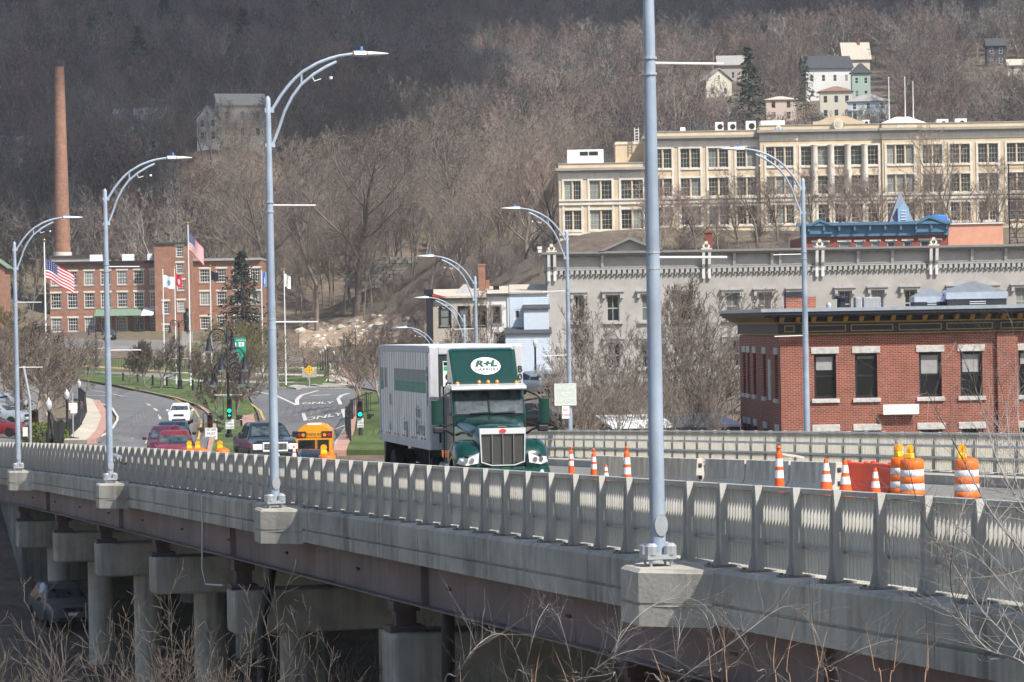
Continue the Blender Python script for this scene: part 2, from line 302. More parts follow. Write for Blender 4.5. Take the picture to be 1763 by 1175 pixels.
# ------------------------------------------------------------------ terrain
def U(u, Y): return (u - UC) * Y / F
CP = []
for x in (-70, -25, 20, 70):
    for Y, z in ((4, -2.0), (20, -5.0), (40, -9.6), (60, -11.2), (90, -11.4), (118, -11.4)): CP.append((x, Y, z))
CP = [c for c in CP if not (c[0] >= 20 and c[1] >= 60)]
for Y in (60, 75, 90, 105, 118):
    xf = 20.2 - 0.2517 * (Y - 60); CP += [(xf - 4.5, Y, -11.2), (xf + 3.5, Y, -7.4), (xf + 25, Y, -8.0)]
CP += [(-60, 138, -10.5), (-22, 136, -11), (-8, 136, -11), (6, 134, -7.2), (30, 140, -8.2),
       (-60, 155, -7.2), (-30, 152, -7.0), (-24, 152, -6.75), (-13, 152, -6.75), (-3, 152, -6.75), (12, 160, -6.3), (25, 165, -7.0), (60, 160, -8.5),
       (-50, 200, -6.3), (-30, 200, -7.2), (U(310, 200), 200, -8.5), (U(540, 200), 200, -8.6), (-2, 200, -7.6), (6, 205, -5.8), (30, 205, -7.5), (70, 200, -8.5),
       (U(60, 245), 245, -6.8), (U(150, 250), 250, -7.6), (U(390, 240), 240, -9.2), (U(540, 240), 240, -9.5), (U(640, 240), 240, -8.9),
       (U(310, 287), 287, -8.5), (U(560, 300), 300, -8.6), (U(700, 300), 300, -8.3), (U(850, 260), 260, -5.4), (U(940, 235), 235, -5.1), (U(1200, 270), 270, -8.5), (U(1750, 270), 270, -8),
       (U(0, 330), 330, -6.2), (U(212, 400), 400, -6.9), (U(310, 387), 387, -7.4), (U(430, 380), 380, -8.1), (U(530, 380), 380, -8.4), (U(640, 380), 380, -8),
       (U(530, 420), 420, -8.0), (U(530, 470), 470, -7.0), (U(560, 520), 520, -5.8), (U(700, 430), 430, -6.5), (U(700, 500), 500, -5.0),
       (U(150, 500), 500, -4.6), (U(300, 480), 480, -5.2), (U(420, 480), 480, -6.0), (U(20, 500), 500, -4.0), (U(100, 545), 545, -1.2), (U(260, 545), 545, -1.2), (U(400, 545), 545, -1.6), (U(-100, 545), 545, -1),
       (U(520, 545), 545, -3.5), (U(640, 550), 550, -2.8), (U(600, 575), 575, 1.0), (U(600, 605), 605, 4.0), (U(460, 575), 575, 0.5), (U(460, 610), 610, 4.5),
       (U(720, 520), 520, 1.0), (U(780, 560), 560, 11.6), (U(880, 500), 500, 9.5), (U(860, 420), 420, 0.0), (U(940, 460), 460, 9.5), (U(700, 590), 590, 10.5),
       (U(1000, 380), 380, 0.5), (U(1060, 385), 385, 0.5), (U(1050, 425), 425, 6.5), (U(1130, 425), 425, 7.5), (U(990, 425), 425, 6.0), (U(1060, 440), 440, 10.2), (U(1400, 330), 330, -4.0), (U(1750, 330), 330, -4), (U(1000, 445), 445, 11.3), (U(1300, 445), 445, 11.3), (U(1750, 445), 445, 11.3), (U(2100, 445), 445, 11.5), (U(1300, 400), 400, 6), (U(1700, 400), 400, 6),
       (U(1000, 500), 500, 12.5), (U(1400, 520), 520, 13), (U(1800, 520), 520, 13.5), (U(1300, 620), 620, 21), (U(1700, 620), 620, 22), (U(1000, 620), 620, 16),
       (U(1440, 800), 800, 50), (U(1700, 800), 800, 52), (U(1150, 780), 780, 42), (U(1440, 720), 720, 38), (U(1650, 720), 720, 37),
       (U(100, 600), 600, 3.5), (U(300, 600), 600, 4), (U(-100, 600), 600, 4), (U(100, 640), 640, 20), (U(300, 640), 640, 25), (U(430, 660), 660, 38), (U(230, 680), 680, 37), (U(0, 680), 680, 28), (U(560, 680), 680, 27),
       (U(700, 660), 660, 15.5), (U(850, 660), 660, 16), (U(760, 760), 760, 40), (U(950, 760), 760, 42), (U(560, 760), 760, 52)]
for Y, zs in ((880, (76, 72, 62, 62, 66)), (1000, (108, 104, 86, 84, 92)), (1250, (165, 160, 140, 135, 150)), (1600, (235, 230, 205, 200, 215)), (2200, (320, 315, 295, 290, 300))):
    for u, z in zip((-150, 250, 750, 1300, 1900), zs): CP.append((U(u, Y), Y, z))
CPa = np.array(CP, float)
def _phi(a, b): return np.sqrt(((a[:, None, :] - b[None, :, :]) ** 2).sum(-1) + 4.0)
_P = CPa[:, :2] / 100.0; _n = len(_P)
_A = np.zeros((_n + 3, _n + 3)); _A[:_n, :_n] = 0; _A[:_n, _n] = 1; _A[:_n, _n + 1:] = _P; _A[_n:, :_n] = _A[:_n, _n:].T
def _phi(a, b): return np.sqrt(((a[:, None, :] - b[None, :, :]) ** 2).sum(-1) + 0.012)
_A[:_n, :_n] = _phi(_P, _P)
_w = np.linalg.solve(_A, np.concatenate([CPa[:, 2], [0, 0, 0]]))
def hh(X, Y):
    q = np.stack([np.atleast_1d(X), np.atleast_1d(Y)], 1) / 100.0; out = np.empty(len(q))
    for i in range(0, len(q), 4000):
        k = q[i:i + 4000]; out[i:i + 4000] = _phi(k, _P) @ _w[:_n] + _w[_n] + k @ _w[_n + 1:]
    return out + ZC
def h1(x, y): return float(hh(np.array([x]), np.array([y]))[0])
def G(u, v, y0=150, y1=900):
    Ys = np.arange(y0, y1, 1.0); a = W(u, v, 1.0); k = a.z - ZC
    d = ZC + k * Ys - hh(a.x * Ys, Ys); i = np.argmax(d <= 0)
    if d[i] > 0 or i == 0: i = max(i, 1)
    t = d[i - 1] / (d[i - 1] - d[i]) if d[i - 1] != d[i] else 0
    y = Ys[i - 1] + max(0, min(1, t)); return Vector((a.x * y, y, ZC + k * y))
gm, t_, p_, N_, L_ = _nodes('ground')
tc = N_('ShaderNodeTexCoord'); n1 = N_('ShaderNodeTexNoise'); n1.inputs['Scale'].default_value = 0.05; n1.inputs['Detail'].default_value = 8; L_(tc.outputs['Object'], n1.inputs['Vector'])
n2 = N_('ShaderNodeTexNoise'); n2.inputs['Scale'].default_value = 0.9; n2.inputs['Detail'].default_value = 8; n2.inputs['Roughness'].default_value = 0.75; L_(tc.outputs['Object'], n2.inputs['Vector'])
ra = N_('ShaderNodeValToRGB'); L_(n1.outputs['Fac'], ra.inputs[0]); ra.color_ramp.elements[0].position = 0.38; ra.color_ramp.elements[0].color = (0.105, 0.082, 0.064, 1); ra.color_ramp.elements[1].position = 0.66; ra.color_ramp.elements[1].color = (0.13, 0.11, 0.055, 1)
e = ra.color_ramp.elements.new(0.52); e.color = (0.15, 0.115, 0.085, 1)
mr = N_('ShaderNodeMapRange'); mr.inputs[1].default_value = 0.3; mr.inputs[2].default_value = 0.7; mr.inputs[3].default_value = 0.5; mr.inputs[4].default_value = 1.5; L_(n2.outputs['Fac'], mr.inputs[0])
vm = N_('ShaderNodeVectorMath'); vm.operation = 'SCALE'; L_(ra.outputs[0], vm.inputs[0]); L_(mr.outputs[0], vm.inputs['Scale']); L_(vm.outputs[0], p_.inputs['Base Color']); p_.inputs['Roughness'].default_value = 1.0
bb = N_('ShaderNodeBump'); bb.inputs['Distance'].default_value = 0.3; bb.inputs['Strength'].default_value = 0.6; L_(n2.outputs['Fac'], bb.inputs['Height']); L_(bb.outputs[0], p_.inputs['Normal'])
MATS['ground'] = gm
ys = np.concatenate([np.arange(-40, 120, 5.0), np.arange(120, 620, 3.0), np.arange(620, 2300, 15.0)]); xa = np.linspace(-1, 1, 121)
GX = xa[None, :] * (70 + 0.30 * np.maximum(ys, 0))[:, None]; GY = np.repeat(ys[:, None], 121, 1)
GZ = hh(GX.ravel(), GY.ravel()); vs_ = np.stack([GX.ravel(), GY.ravel(), GZ], 1)
ii = (np.arange(len(ys) - 1)[:, None] * 121 + np.arange(120)[None, :]).ravel()
me = bpy.data.meshes.new('ground'); me.from_pydata(vs_.tolist(), [], np.stack([ii, ii + 1, ii + 122, ii + 121], 1).tolist())
tag(obj('ground', me, 'ground', smooth=60), kind='structure')
# ------------------------------------------------------------------ roads and lawns beyond the bridge
def resample(pl, n):
    a = np.array(pl, float); d = np.concatenate([[0], np.cumsum(np.hypot(*np.diff(a, axis=0).T))]); s = np.linspace(0, d[-1], n)
    return [(np.interp(k, d, a[:, 0]), np.interp(k, d, a[:, 1])) for k in s]
def ribbon_xyz(name, A, B, m, off, skirt=0.35, nx=8, kind='structure', parent=None):
    mb = MB(); n = len(A); g = []
    for a, b in zip(A, B):
        for j in range(nx + 1): t = j / nx; g.append((a[0] * (1 - t) + b[0] * t, a[1] * (1 - t) + b[1] * t))
    g = np.array(g); z = hh(g[:, 0], g[:, 1]) + off + 0.1; vs = [(p[0], p[1], q) for p, q in zip(g, z)]; w = nx + 1
    fs = [(i * w + j, i * w + j + 1, (i + 1) * w + j + 1, (i + 1) * w + j) for i in range(n - 1) for j in range(nx)]
    mb.add(vs, fs)
    if skirt:
        rim = [i * w for i in range(n)] + [(n - 1) * w + j for j in range(1, w)] + [i * w + nx for i in range(n - 2, -1, -1)] + [j for j in range(nx - 1, 0, -1)]
        k = len(rim); mb.add([vs[i] for i in rim] + [(vs[i][0], vs[i][1], vs[i][2] - skirt) for i in rim], [(i, (i + 1) % k, k + (i + 1) % k, k + i) for i in range(k)])
    o = mb.build(name, m, parent)
    return tag(o, kind=kind) if parent is None else o
def ribbon(name, L, Rr, m, off, n=24, **kw):
    return ribbon_xyz(name, [G(*p) for p in resample(L, n)], [G(*p) for p in resample(Rr, n)], m, off, **kw)
def line(name, pl, wid, m, off, n=24, parent=None):
    P = [G(*p) for p in resample(pl, n)]; A = []; B = []
    for i, p in enumerate(P):
        d = P[min(i + 1, n - 1)] - P[max(i - 1, 0)]; q = Vector((-d.y, d.x, 0)).normalized() * wid / 2; A.append(p + q); B.append(p - q)
    return ribbon_xyz(name, A, B, m, off, skirt=0, nx=2, parent=parent)
ribbon_xyz('approach_road', [(-25.2, 149), (-30, 175), (-33, 200), (-31, 222)], [(-1.5, 149), (-6, 175), (-9, 200), (-10.5, 222)], 'asphalt', 0.06, nx=14)
rl = ribbon('left_road', [(95, 778), (150, 763), (192, 746), (206, 722), (192, 704), (160, 693), (110, 688)], [(352, 790), (360, 762), (364, 738), (354, 713), (322, 698), (260, 682), (120, 656)], 'asphalt', 0.07, n=36, nx=14)
rr = ribbon('right_road', [(440, 792), (450, 742), (444, 715), (432, 692), (424, 674)], [(578, 790), (592, 758), (608, 730), (613, 705), (610, 672)], 'asphalt', 0.075, nx=14)
ribbon('cross_road', [(350, 668), (350, 656)], [(660, 678), (660, 661)], 'asphalt', 0.08, n=8, nx=24)
ribbon('second_road', [(445, 676), (400, 671), (340, 662), (270, 652), (200, 646), (120, 641)], [(445, 662), (400, 655), (340, 649), (270, 643), (200, 638), (120, 634)], 'asphalt_old', 0.05)
ribbon('street_by_park', [(430, 622), (660, 626)], [(430, 615), (660, 619)], 'asphalt_old', 0.06, n=16, nx=3)
ribbon('mill_street', [(60, 600), (420, 606)], [(60, 584), (420, 590)], 'asphalt_old', 0.06, n=16, nx=4)
ribbon('parking_lot', [(-60, 762), (-60, 690), (-60, 640)], [(75, 762), (70, 690), (60, 640)], 'asphalt_old', 0.05, nx=10)
ribbon('median_lawn', [(360, 788), (368, 745), (364, 720), (340, 702), (300, 690), (240, 677), (200, 667), (120, 653)], [(438, 788), (447, 742), (440, 714), (428, 692), (400, 675), (340, 664), (270, 654), (120, 643)], 'grass', 0.17)
ribbon('median_paving', [(356, 788), (364, 745), (359, 718), (338, 701), (300, 689.5), (240, 676.5), (200, 666.8)], [(364, 788), (373, 747), (370, 724), (350, 705), (308, 690), (246, 677), (205, 667.4)], 'brick_paving', 0.20, nx=3)
ribbon('median_walk', [(418, 740), (416, 716)], [(440, 740), (436, 714)], 'brick_paving', 0.21, n=6, nx=4)
ribbon('park_lawn', [(300, 656), (300, 632), (300, 622)], [(580, 663), (568, 640), (560, 624)], 'grass', 0.15, nx=20)
ribbon('park_kerb', [(300, 659), (580, 667)], [(300, 656), (585, 663)], 'kerb_stone', 0.17, n=20, nx=2)
ribbon('park_path', [(440, 648), (565, 652)], [(440, 646), (565, 648.5)], 'sidewalk', 0.18, n=10, nx=2)
ribbon('park_path_upper', [(440, 636), (560, 638)], [(440, 634.5), (560, 636)], 'sidewalk', 0.18, n=10, nx=2)
ribbon('corner_walk', [(555, 667), (567, 650), (567, 628)], [(606, 669), (590, 648), (581, 628)], 'sidewalk', 0.19)
ribbon('corner_paving', [(603, 669), (588, 648), (580, 628)], [(614, 669), (599, 648), (588, 628)], 'brick_paving', 0.17)
ribbon('traffic_island', [(493, 670), (506, 667), (560, 668)], [(510, 674), (518, 673), (600, 670)], 'concrete', 0.2, nx=4)
ribbon('right_lawn', [(598, 784), (612, 745), (618, 715), (618, 680)], [(700, 784), (700, 745), (700, 715), (690, 680)], 'grass', 0.15)
ribbon('right_sidewalk', [(572, 786), (589, 752), (605, 728), (608, 705)], [(596, 786), (610, 748), (614, 722), (614, 705)], 'brick_paving', 0.19, nx=4)
ribbon('right_kerb', [(569, 786), (587, 752), (603, 728), (607, 705)], [(573, 786), (590, 752), (605.5, 728), (608.5, 705)], 'kerb_stone', 0.2, nx=2)
ribbon('left_sidewalk', [(110, 768), (138, 742), (150, 715), (148, 690)], [(150, 768), (168, 745), (176, 722), (160, 693)], 'sidewalk', 0.19)
ribbon('left_paving', [(148, 768), (167, 745), (175, 722), (159, 693)], [(166, 766), (184, 744), (190, 722), (172, 695)], 'brick_paving', 0.2)
ribbon('mill_lawn', [(110, 640), (110, 620)], [(330, 648), (330, 626)], 'grass', 0.12, nx=12)
ribbon('kerb_by_second_road', [(120, 634), (270, 643), (400, 655)], [(120, 631), (270, 640.5), (400, 652.5)], 'brick_paving', 0.2, nx=2)
mk = [line('road_marking', p, w, c, 0.10) for p, w, c in (
    ([(150, 767), (190, 748), (204, 724), (193, 706), (170, 697), (145, 692)], 0.22, 'paint_white'), ([(143, 673), (180, 679), (212, 686)], 0.2, 'paint_white'), ([(145, 684), (186, 685)], 0.3, 'paint_white'),
    ([(253, 699), (259, 702)], 0.25, 'paint_white'), ([(265, 707), (271, 711)], 0.25, 'paint_white'), ([(274, 718), (276, 726)], 0.2, 'paint_white'), ([(263, 754), (252, 771)], 0.18, 'paint_white'),
    ([(238, 675), (300, 690), (334, 707), (347, 730), (341, 764)], 0.16, 'paint_yellow'),
    ([(438, 677), (476, 685), (510, 701), (521, 713), (526, 729)], 0.3, 'paint_white'), ([(548, 676), (519, 684), (511, 692), (512, 702)], 0.4, 'paint_white'),
    ([(534, 684.5), (569, 683.5)], 0.5, 'paint_white'), ([(531, 711.5), (551, 709.5), (571, 709)], 0.45, 'paint_white'), ([(588, 685), (582, 690), (590, 708), (595, 723)], 0.35, 'paint_white'),
    ([(600, 681), (586, 685)], 0.5, 'paint_white'), ([(431, 698), (448, 711), (455, 728)], 0.22, 'paint_yellow'), ([(440, 671), (600, 673)], 0.3, 'paint_white'), ([(575, 744), (600, 735)], 0.3, 'paint_white'))]
for u, v, sz in ((547, 698, 1.9), (557, 722.5, 1.9), (224, 760, 1.5)):
    p = G(u, v); o = text('ONLY', None, (p.x, p.y, 0), sz, 'paint_white', rot=(0, 0, 0), bold=0.03, name='road_lettering')
    for vtx in o.data.vertices: x, y = vtx.co.x * 0.6, vtx.co.y * 1.5; vtx.co = (x, y, h1(p.x + x, p.y + y) + 0.215 + vtx.co.z)
    tag(o, kind='structure')
# ------------------------------------------------------------------ bridge frame: local x = across (t), y = along (s), z relative to the camera height
BA = R(14.1); P1 = Vector((1.89, 43.2, ZC)); ES = Vector((-math.sin(BA), math.cos(BA), 0)); ET = Vector((math.cos(BA), math.sin(BA), 0)); SP = 29.5
_zs = np.array([-45, -15, 0, 29.5, 59, 88.5, 118, 170]); _zz = np.array([-2.15, -2.88, -3.27, -4.04, -4.74, -5.50, -6.5, -8.8])
_pz = np.polyfit(_zs, _zz, 4)
def zd(s): return float(np.polyval(_pz, s))
def sl(s): return (zd(s + 1) - zd(s - 1)) / 2
def B(s, t, z=0.0): p = P1 + ES * s + ET * t; return Vector((p.x, p.y, ZC + zd(s) + z))
def ST(x, y): q = Vector((x, y, 0)) - Vector((P1.x, P1.y, 0)); return q.dot(ES), q.dot(ET)
ROADZ = -0.25
def on_deck(u, v, h=0.0):
    """where the pixel ray reaches height h above the road on the bridge"""
    y = 45.0
    while y < 170:
        p = W(u, v, y); s, t = ST(p.x, p.y)
        if p.z <= ZC + zd(s) + ROADZ + h: break
        y += 0.1
    p = W(u, v, y); s, t = ST(p.x, p.y); return Vector((p.x, p.y, ZC + zd(s) + ROADZ)), s, t
def sweep(mb, poly, s0, s1, step=3.0):
    n = max(1, int(math.ceil((s1 - s0) / step))); return mb.loft([[(t, s, zd(s) + z) for t, z in poly] for s in np.linspace(s0, s1, n + 1)])
bridge = thing('road_bridge', 'long concrete and steel road bridge sloping away to the left', 'bridge', (P1.x, P1.y, ZC), BA)
S0, S1 = -30.0, 112.0
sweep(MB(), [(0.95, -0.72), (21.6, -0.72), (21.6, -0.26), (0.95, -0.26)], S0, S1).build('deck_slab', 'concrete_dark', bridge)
rw = sweep(MB(), [(1.28, ROADZ - 0.004), (19.7, ROADZ - 0.004), (19.7, ROADZ), (1.28, ROADZ)], S0, S1 + 2).build('bridge_roadway', 'asphalt_old'); rw.location = (P1.x, P1.y, ZC); rw.rotation_euler.z = BA; tag(rw, kind='structure')
sweep(MB(), [(0.92, -0.5), (1.27, -0.5), (1.27, 0.0), (0.92, 0.0)], S0, S1).build('kerb', 'concrete_pale', bridge)
sw = sweep(MB(), [(19.72, -0.45), (21.9, -0.45), (21.9, 0.0), (19.75, 0.0)], S0, S1)
sw.build('far_sidewalk', 'concrete_pale', bridge)
fasc = [(0.93, -0.02), (0.93, -0.72), (0.40, -0.72), (0.40, -0.475), (0.44, -0.465), (0.44, -0.44), (0.40, -0.43), (0.40, -0.05), (0.45, 0.0), (0.93, 0.0)]
poles_s = [SP * i for i in range(-1, 4)]
for i in poles_s:
    n = 8; L = (SP - 2.2) / 7
    for k in range(7):
        a = i + 1.1 + k * L
        if a > S1 or a + L < S0: continue
        sweep(MB(), fasc, a + 0.012, a + L - 0.012, 4).build('fascia_panel', 'concrete', bridge)
    # pedestal that carries a lamp pole
    def ring(z, g=0.0, c=0.0): return [(0.93, i - 1.1, z), (0.40 - g, i - 1.1 + c, z), (-0.40 + g + c, i - 0.42 + c, z), (-0.40 + g + c, i + 0.42 - c, z), (0.40 - g, i + 1.1 - c, z), (0.93, i + 1.1, z)]
    z0 = zd(i)
    if i >= S0: MB().loft([ring(z0 - 0.74), ring(z0 - 0.475), ring(z0 - 0.465, 0.04, 0), ring(z0 - 0.44, 0.04, 0), ring(z0 - 0.43), ring(z0 - 0.04), ring(z0 + 0.012, 0, 0.05)]).build('pole_pedestal', 'concrete', bridge)
# girders
for j, t in enumerate((0.75, 4.6, 8.6, 12.6, 16.6, 20.8)):
    for k, a in enumerate(np.arange(S0, S1, 7.4) if j == 0 else [S0]):
        b = min(a + 7.4, S1) if j == 0 else S1; mb = MB(); g = 0.008
        sweep(mb, [(t - 0.012, -1.50), (t + 0.012, -1.50), (t + 0.012, -0.725), (t - 0.012, -0.725)], a + g, b - g)
        sweep(mb, [(t - 0.2, -1.53), (t + 0.2, -1.53), (t + 0.2, -1.503), (t - 0.2, -1.503)], a, b)
        if j == 0: mb.box(t - 0.15, t - 0.013, a + 3.0, a + 3.02, zd(a + 3) - 1.5, zd(a + 3) - 0.76) if k % 3 == 0 else None
        mb.build('girder', 'girder_steel', bridge)
    if j == 0:
        for a in np.arange(S0 + 4, S1, 8.3): MB().box(t - 0.06, t - 0.013, a, a + 0.22, zd(a) - 1.14, zd(a) - 1.09).build('girder_bracket', 'rust_steel', bridge)
for s_, zt in ((19.6, -5.88), (38.6, -6.50), (53.0, -6.62), (66.5, -7.06), (79.6, -7.48), (94.0, -7.85), (3.5, -5.5)):
    pr = bpy.data.objects.new('pier', None); COL.objects.link(pr); pr.parent = bridge; pr.location = (0, s_, 0)
    MB().box(0.42, 20.6, -0.62, 0.62, zt - 1.08, zt).build('pier_cap', 'concrete', pr, bev=0.07)
    for t in (2.1, 7.6, 13.2, 18.8): MB().lathe([(0.46, -12.4), (0.46, zt - 1.075)], 20, (t, 0, 0)).build('column', 'concrete', pr, smooth=40)
    g0 = zd(s_) - 1.53
    for t in (0.75, 4.6, 8.6, 12.6, 16.6, 20.1):
        MB().box(t - 0.34, t + 0.34, -0.3, 0.3, zt + 0.002, zt + 0.12).box(t - 0.2, t + 0.2, -0.18, 0.18, zt + 0.12, (zt + g0) / 2 + 0.1).box(t - 0.26, t + 0.26, -0.24, 0.24, (zt + g0) / 2 + 0.1, g0 - 0.002).build('bearing', 'rust_steel', pr)
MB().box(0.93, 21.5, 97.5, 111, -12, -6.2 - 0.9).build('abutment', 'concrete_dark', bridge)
# drain pipes and conduit
q = zd(38) - 1.5
MB().tube([(1.2, 37.6, q + 0.5), (1.3, 37.5, q - 0.2), (1.0, 37.4, q - 1.6), (0.95, 37.4, -12)], 0.13, 10).build('drain_pipe', 'black_metal', bridge, smooth=40)
MB().tube([(1.2, 18.0, q + 1.2), (1.25, 18.0, q + 0.7), (1.15, 18.0, -12)], 0.13, 10).build('drain_pipe', 'black_metal', bridge, smooth=40)
zc_ = zd(43)
MB().tube([(0.55, 42.6, zc_ + 0.02), (0.36, 42.6, zc_ - 0.02), (0.36, 42.6, zc_ - 0.9), (0.33, 42.6, zc_ - 1.9), (0.33, 42.0, zc_ - 2.28), (0.35, 39.3, -6.45)], 0.022, 6).build('conduit', 'galvanized', bridge)
# ------------------------------------------------------------------ railings
RS = SP / 20
def make_post():
    mb = MB()
    mb.prism([(-0.06, 0.0), (0.06, 0.0), (0.06, 1.10), (-0.028, 1.10), (-0.06, 0.91)], 'x', -0.155, -0.06)      # box post, top cut sloping towards one side
    mb.prism([(-0.245, 0.02), (-0.155, 0.02), (-0.155, 1.05), (-0.175, 0.96), (-0.19, 0.5), (-0.195, 0.2)], 'y', 0.045, 0.058)                    # outer fin
    return mb.mesh('post')
def make_panel():
    mb = MB(); n = 12
    for k in range(n):
        y = (k + 0.5) * RS / n; mb.box(-0.025, 0.028, y - 0.009, y + 0.009, 0.05, 1.02)
    mb.box(-0.02, 0.022, 0, RS, 0.34, 0.375)
    return mb.mesh('picket_panel')
def make_rails():
    mb = MB(); mb.box(-0.05, 0.085, -0.004, RS + 0.004, 1.03, 1.085)
    for z in (0.40, 0.72): mb.prism([(0.03 + 0.085 * (1 + math.cos(a)), z + 0.036 * math.sin(a)) for a in np.linspace(0, 2 * math.pi, 9)[:-1]], 'y', -0.003, RS + 0.003)
    return mb.mesh('rail')
def make_base(): return MB().box(-0.33, 0.08, -0.14, 0.14, 0.0, 0.022).box(-0.3, -0.26, -0.12, -0.08, 0.022, 0.05).box(-0.3, -0.26, 0.08, 0.12, 0.022, 0.05).mesh('base_plate')
mp, mpa, mra, mba = make_post(), make_panel(), make_rails(), make_base()
def railing(label, tt, s0, s1, m, flip):
    root = thing('bridge_railing', label, 'railing', (P1.x, P1.y, ZC), BA)
    me4 = [x.copy() for x in (mp, mpa, mra, mba)]
    for x in me4: x.materials.append(MATS[m])
    if flip: me4[2].materials[0] = MATS['rail_light']
    if me4[3].materials: me4[3].materials[0] = MATS['concrete_dark']
    for k in range(int((s1 - s0) / RS)):
        s = s0 + k * RS
        for nm, me in zip(('post', 'picket_panel', 'rail', 'base_plate'), me4):
            o = obj(nm, me, None, root); o.location = (tt, s, zd(s)); o.rotation_euler.x = math.atan(sl(s + RS / 2)) if nm in ('picket_panel', 'rail') else 0
            if flip: o.scale = (-1, 0.5 if nm == 'post' else 1, 1)
    return root
near_rail = railing('near grey bridge railing of close pickets and sloping posts', 0.84, -19 * RS + 0.62 * RS, 110, 'rail_metal', False)
far_rail = railing('far pale bridge railing behind the truck and barriers', 21.15, 20, 96, 'rail_far', True)
sg = thing('railing_light', 'short grey tube fitting clamped to the outside of the near railing', 'light fixture', B(61.5, 0.52, 0.78), BA)
MB().tube([(0, -0.75, 0), (0, 0.75, 0)], 0.085, 10).build('tube', 'galvanized', sg, smooth=40)
MB().box(0, 0.3, -0.05, 0.05, -0.05, 0.05).build('bracket', 'galvanized', sg)
MB().tube([(0, -0.75, 0), (-0.02, -0.95, -0.12), (0.1, -1.1, -0.2), (0.25, -1.15, -0.15)], 0.015, 5).build('cable', 'black_metal', sg)
# ------------------------------------------------------------------ street lamps of the bridge
def make_lamp(label, loc, rz):
    L = thing('street_lamp', label, 'street lamp', loc, rz, None)
    MB().lathe([(0.108, 0.12), (0.105, 0.5), (0.092, 4), (0.078, 7), (0.062, 9.0), (0.05, 9.05), (0.0, 9.1)], 16).build('pole', 'pole_paint', L, smooth=50)
    mb = MB().box(-0.2, 0.2, -0.2, 0.2, 0.1, 0.16)
    for x in (-1, 1):
        for y in (-1, 1): mb.lathe([(0.09, 0.16), (0.09, 0.27), (0.05, 0.31)], 8, (x * 0.13, y * 0.13, 0)); mb.lathe([(0.02, 0.0), (0.02, 0.1)], 6, (x * 0.14, y * 0.14, 0)); mb.lathe([(0.03, 0.05), (0.03, 0.09)], 6, (x * 0.14, y * 0.14, 0))
    mb.build('base', 'galvanized', L)
    MB().disc((0.02, -0.095, 0.55), 0.15, 'y', 0.05, 20, 0.6).build('hand_hole_cover', 'galvanized', L)
    up = [(0.04, -0.25), (0.13, -0.16), (0.28, 0.08), (0.46, 0.31), (0.62, 0.48), (0.80, 0.63), (1.13, 0.82), (1.40, 0.92), (1.62, 0.98), (1.98, 1.03)]
    lo = [(0.05, -1.02), (0.12, -0.92), (0.24, -0.62), (0.37, -0.25), (0.55, 0.08), (0.75, 0.34), (1.05, 0.58), (1.34, 0.75), (1.56, 0.85)]
    MB().tube([(x, 0, 9 + z) for x, z in up], 0.036, 8).box(-0.075, 0.13, -0.045, 0.045, 8.72, 8.82).build('upper_arm', 'pole_paint', L, smooth=40)
    MB().tube([(x, 0, 9 + z) for x, z in lo], 0.034, 8).tube([(0.76, 0, 9.34), (0.76, 0, 9.60)], 0.025, 6).box(-0.08, 0.14, -0.05, 0.05, 7.96, 8.04).build('lower_arm', 'pole_paint', L, smooth=40)
    hd = MB().loft([[(x, y * w, 10.03 + z * hgt) for y, z in ((-1, -0.3), (-0.8, 0.5), (0, 0.8), (0.8, 0.5), (1, -0.3), (0.6, -0.6), (-0.6, -0.6))] for x, w, hgt in ((1.93, 0.07, 0.07), (1.95, 0.10, 0.09), (2.22, 0.12, 0.09), (2.24, 0.17, 0.075), (2.5, 0.16, 0.055), (2.72, 0.10, 0.02))]).build('luminaire', 'galvanized', L, smooth=30)
    MB().lathe([(0.035, 10.09), (0.035, 10.17), (0.02, 10.19)], 8, (2.13, 0, 0)).build('photocell', 'sensor_blue', hd)
    for z in (6.68, 4.1):
        MB().tube([(0.08, 0, z), (1.03, 0, z - 0.01)], 0.016, 6).build('banner_arm', 'white_metal', L)
        MB().lathe([(0.098, z - 0.16), (0.098, z - 0.13)], 14).lathe([(0.098, z + 0.05), (0.098, z + 0.08)], 14).build('clamp_band', 'galvanized', L)
    MB().tube([(1.0, 0, 9.53), (1.05, -0.02, 9.42), (1.2, -0.02, 9.47)], 0.012, 5).lathe([(0.02, 9.45), (0.04, 9.47), (0.04, 9.52)], 8, (1.42, -0.02, 0)).build('small_floodlight', 'white_metal', L)
    return L
lamp0 = make_lamp('nearest tall blue-grey lamp pole, cut off by the top of the picture', B(0, 0.0, 0.01), BA)
for i, lb in ((1, 'tall curved-arm street lamp on the near railing between the truck and the brick chimney'), (2, 'street lamp beside the near railing, second from the left edge'), (3, 'street lamp on the near railing at the far left edge')):
    copy_tree(lamp0, None, lb, B(SP * i, 0.0, 0.01), BA)
for s, lb in ((56.2, 'street lamp of the far railing in front of the red brick building'), (85.0, 'street lamp of the far railing carrying the faded square sign')):
    copy_tree(lamp0, None, lb, B(s, 21.75, 0.0), BA + math.pi)
for u, v, k, lb in ((818, 477, 2.95, 'curved street lamp behind the truck in front of the white house'), (799, 543, 3.45, 'curved street lamp behind the truck in front of the tan house'), (753, 590, 4.05, 'lowest curved street lamp just above the trailer roof')):
    p = W(u, v, k * 0.009 * F); copy_tree(lamp0, None, lb, (p.x, p.y, p.z - 9.05), BA + math.pi)
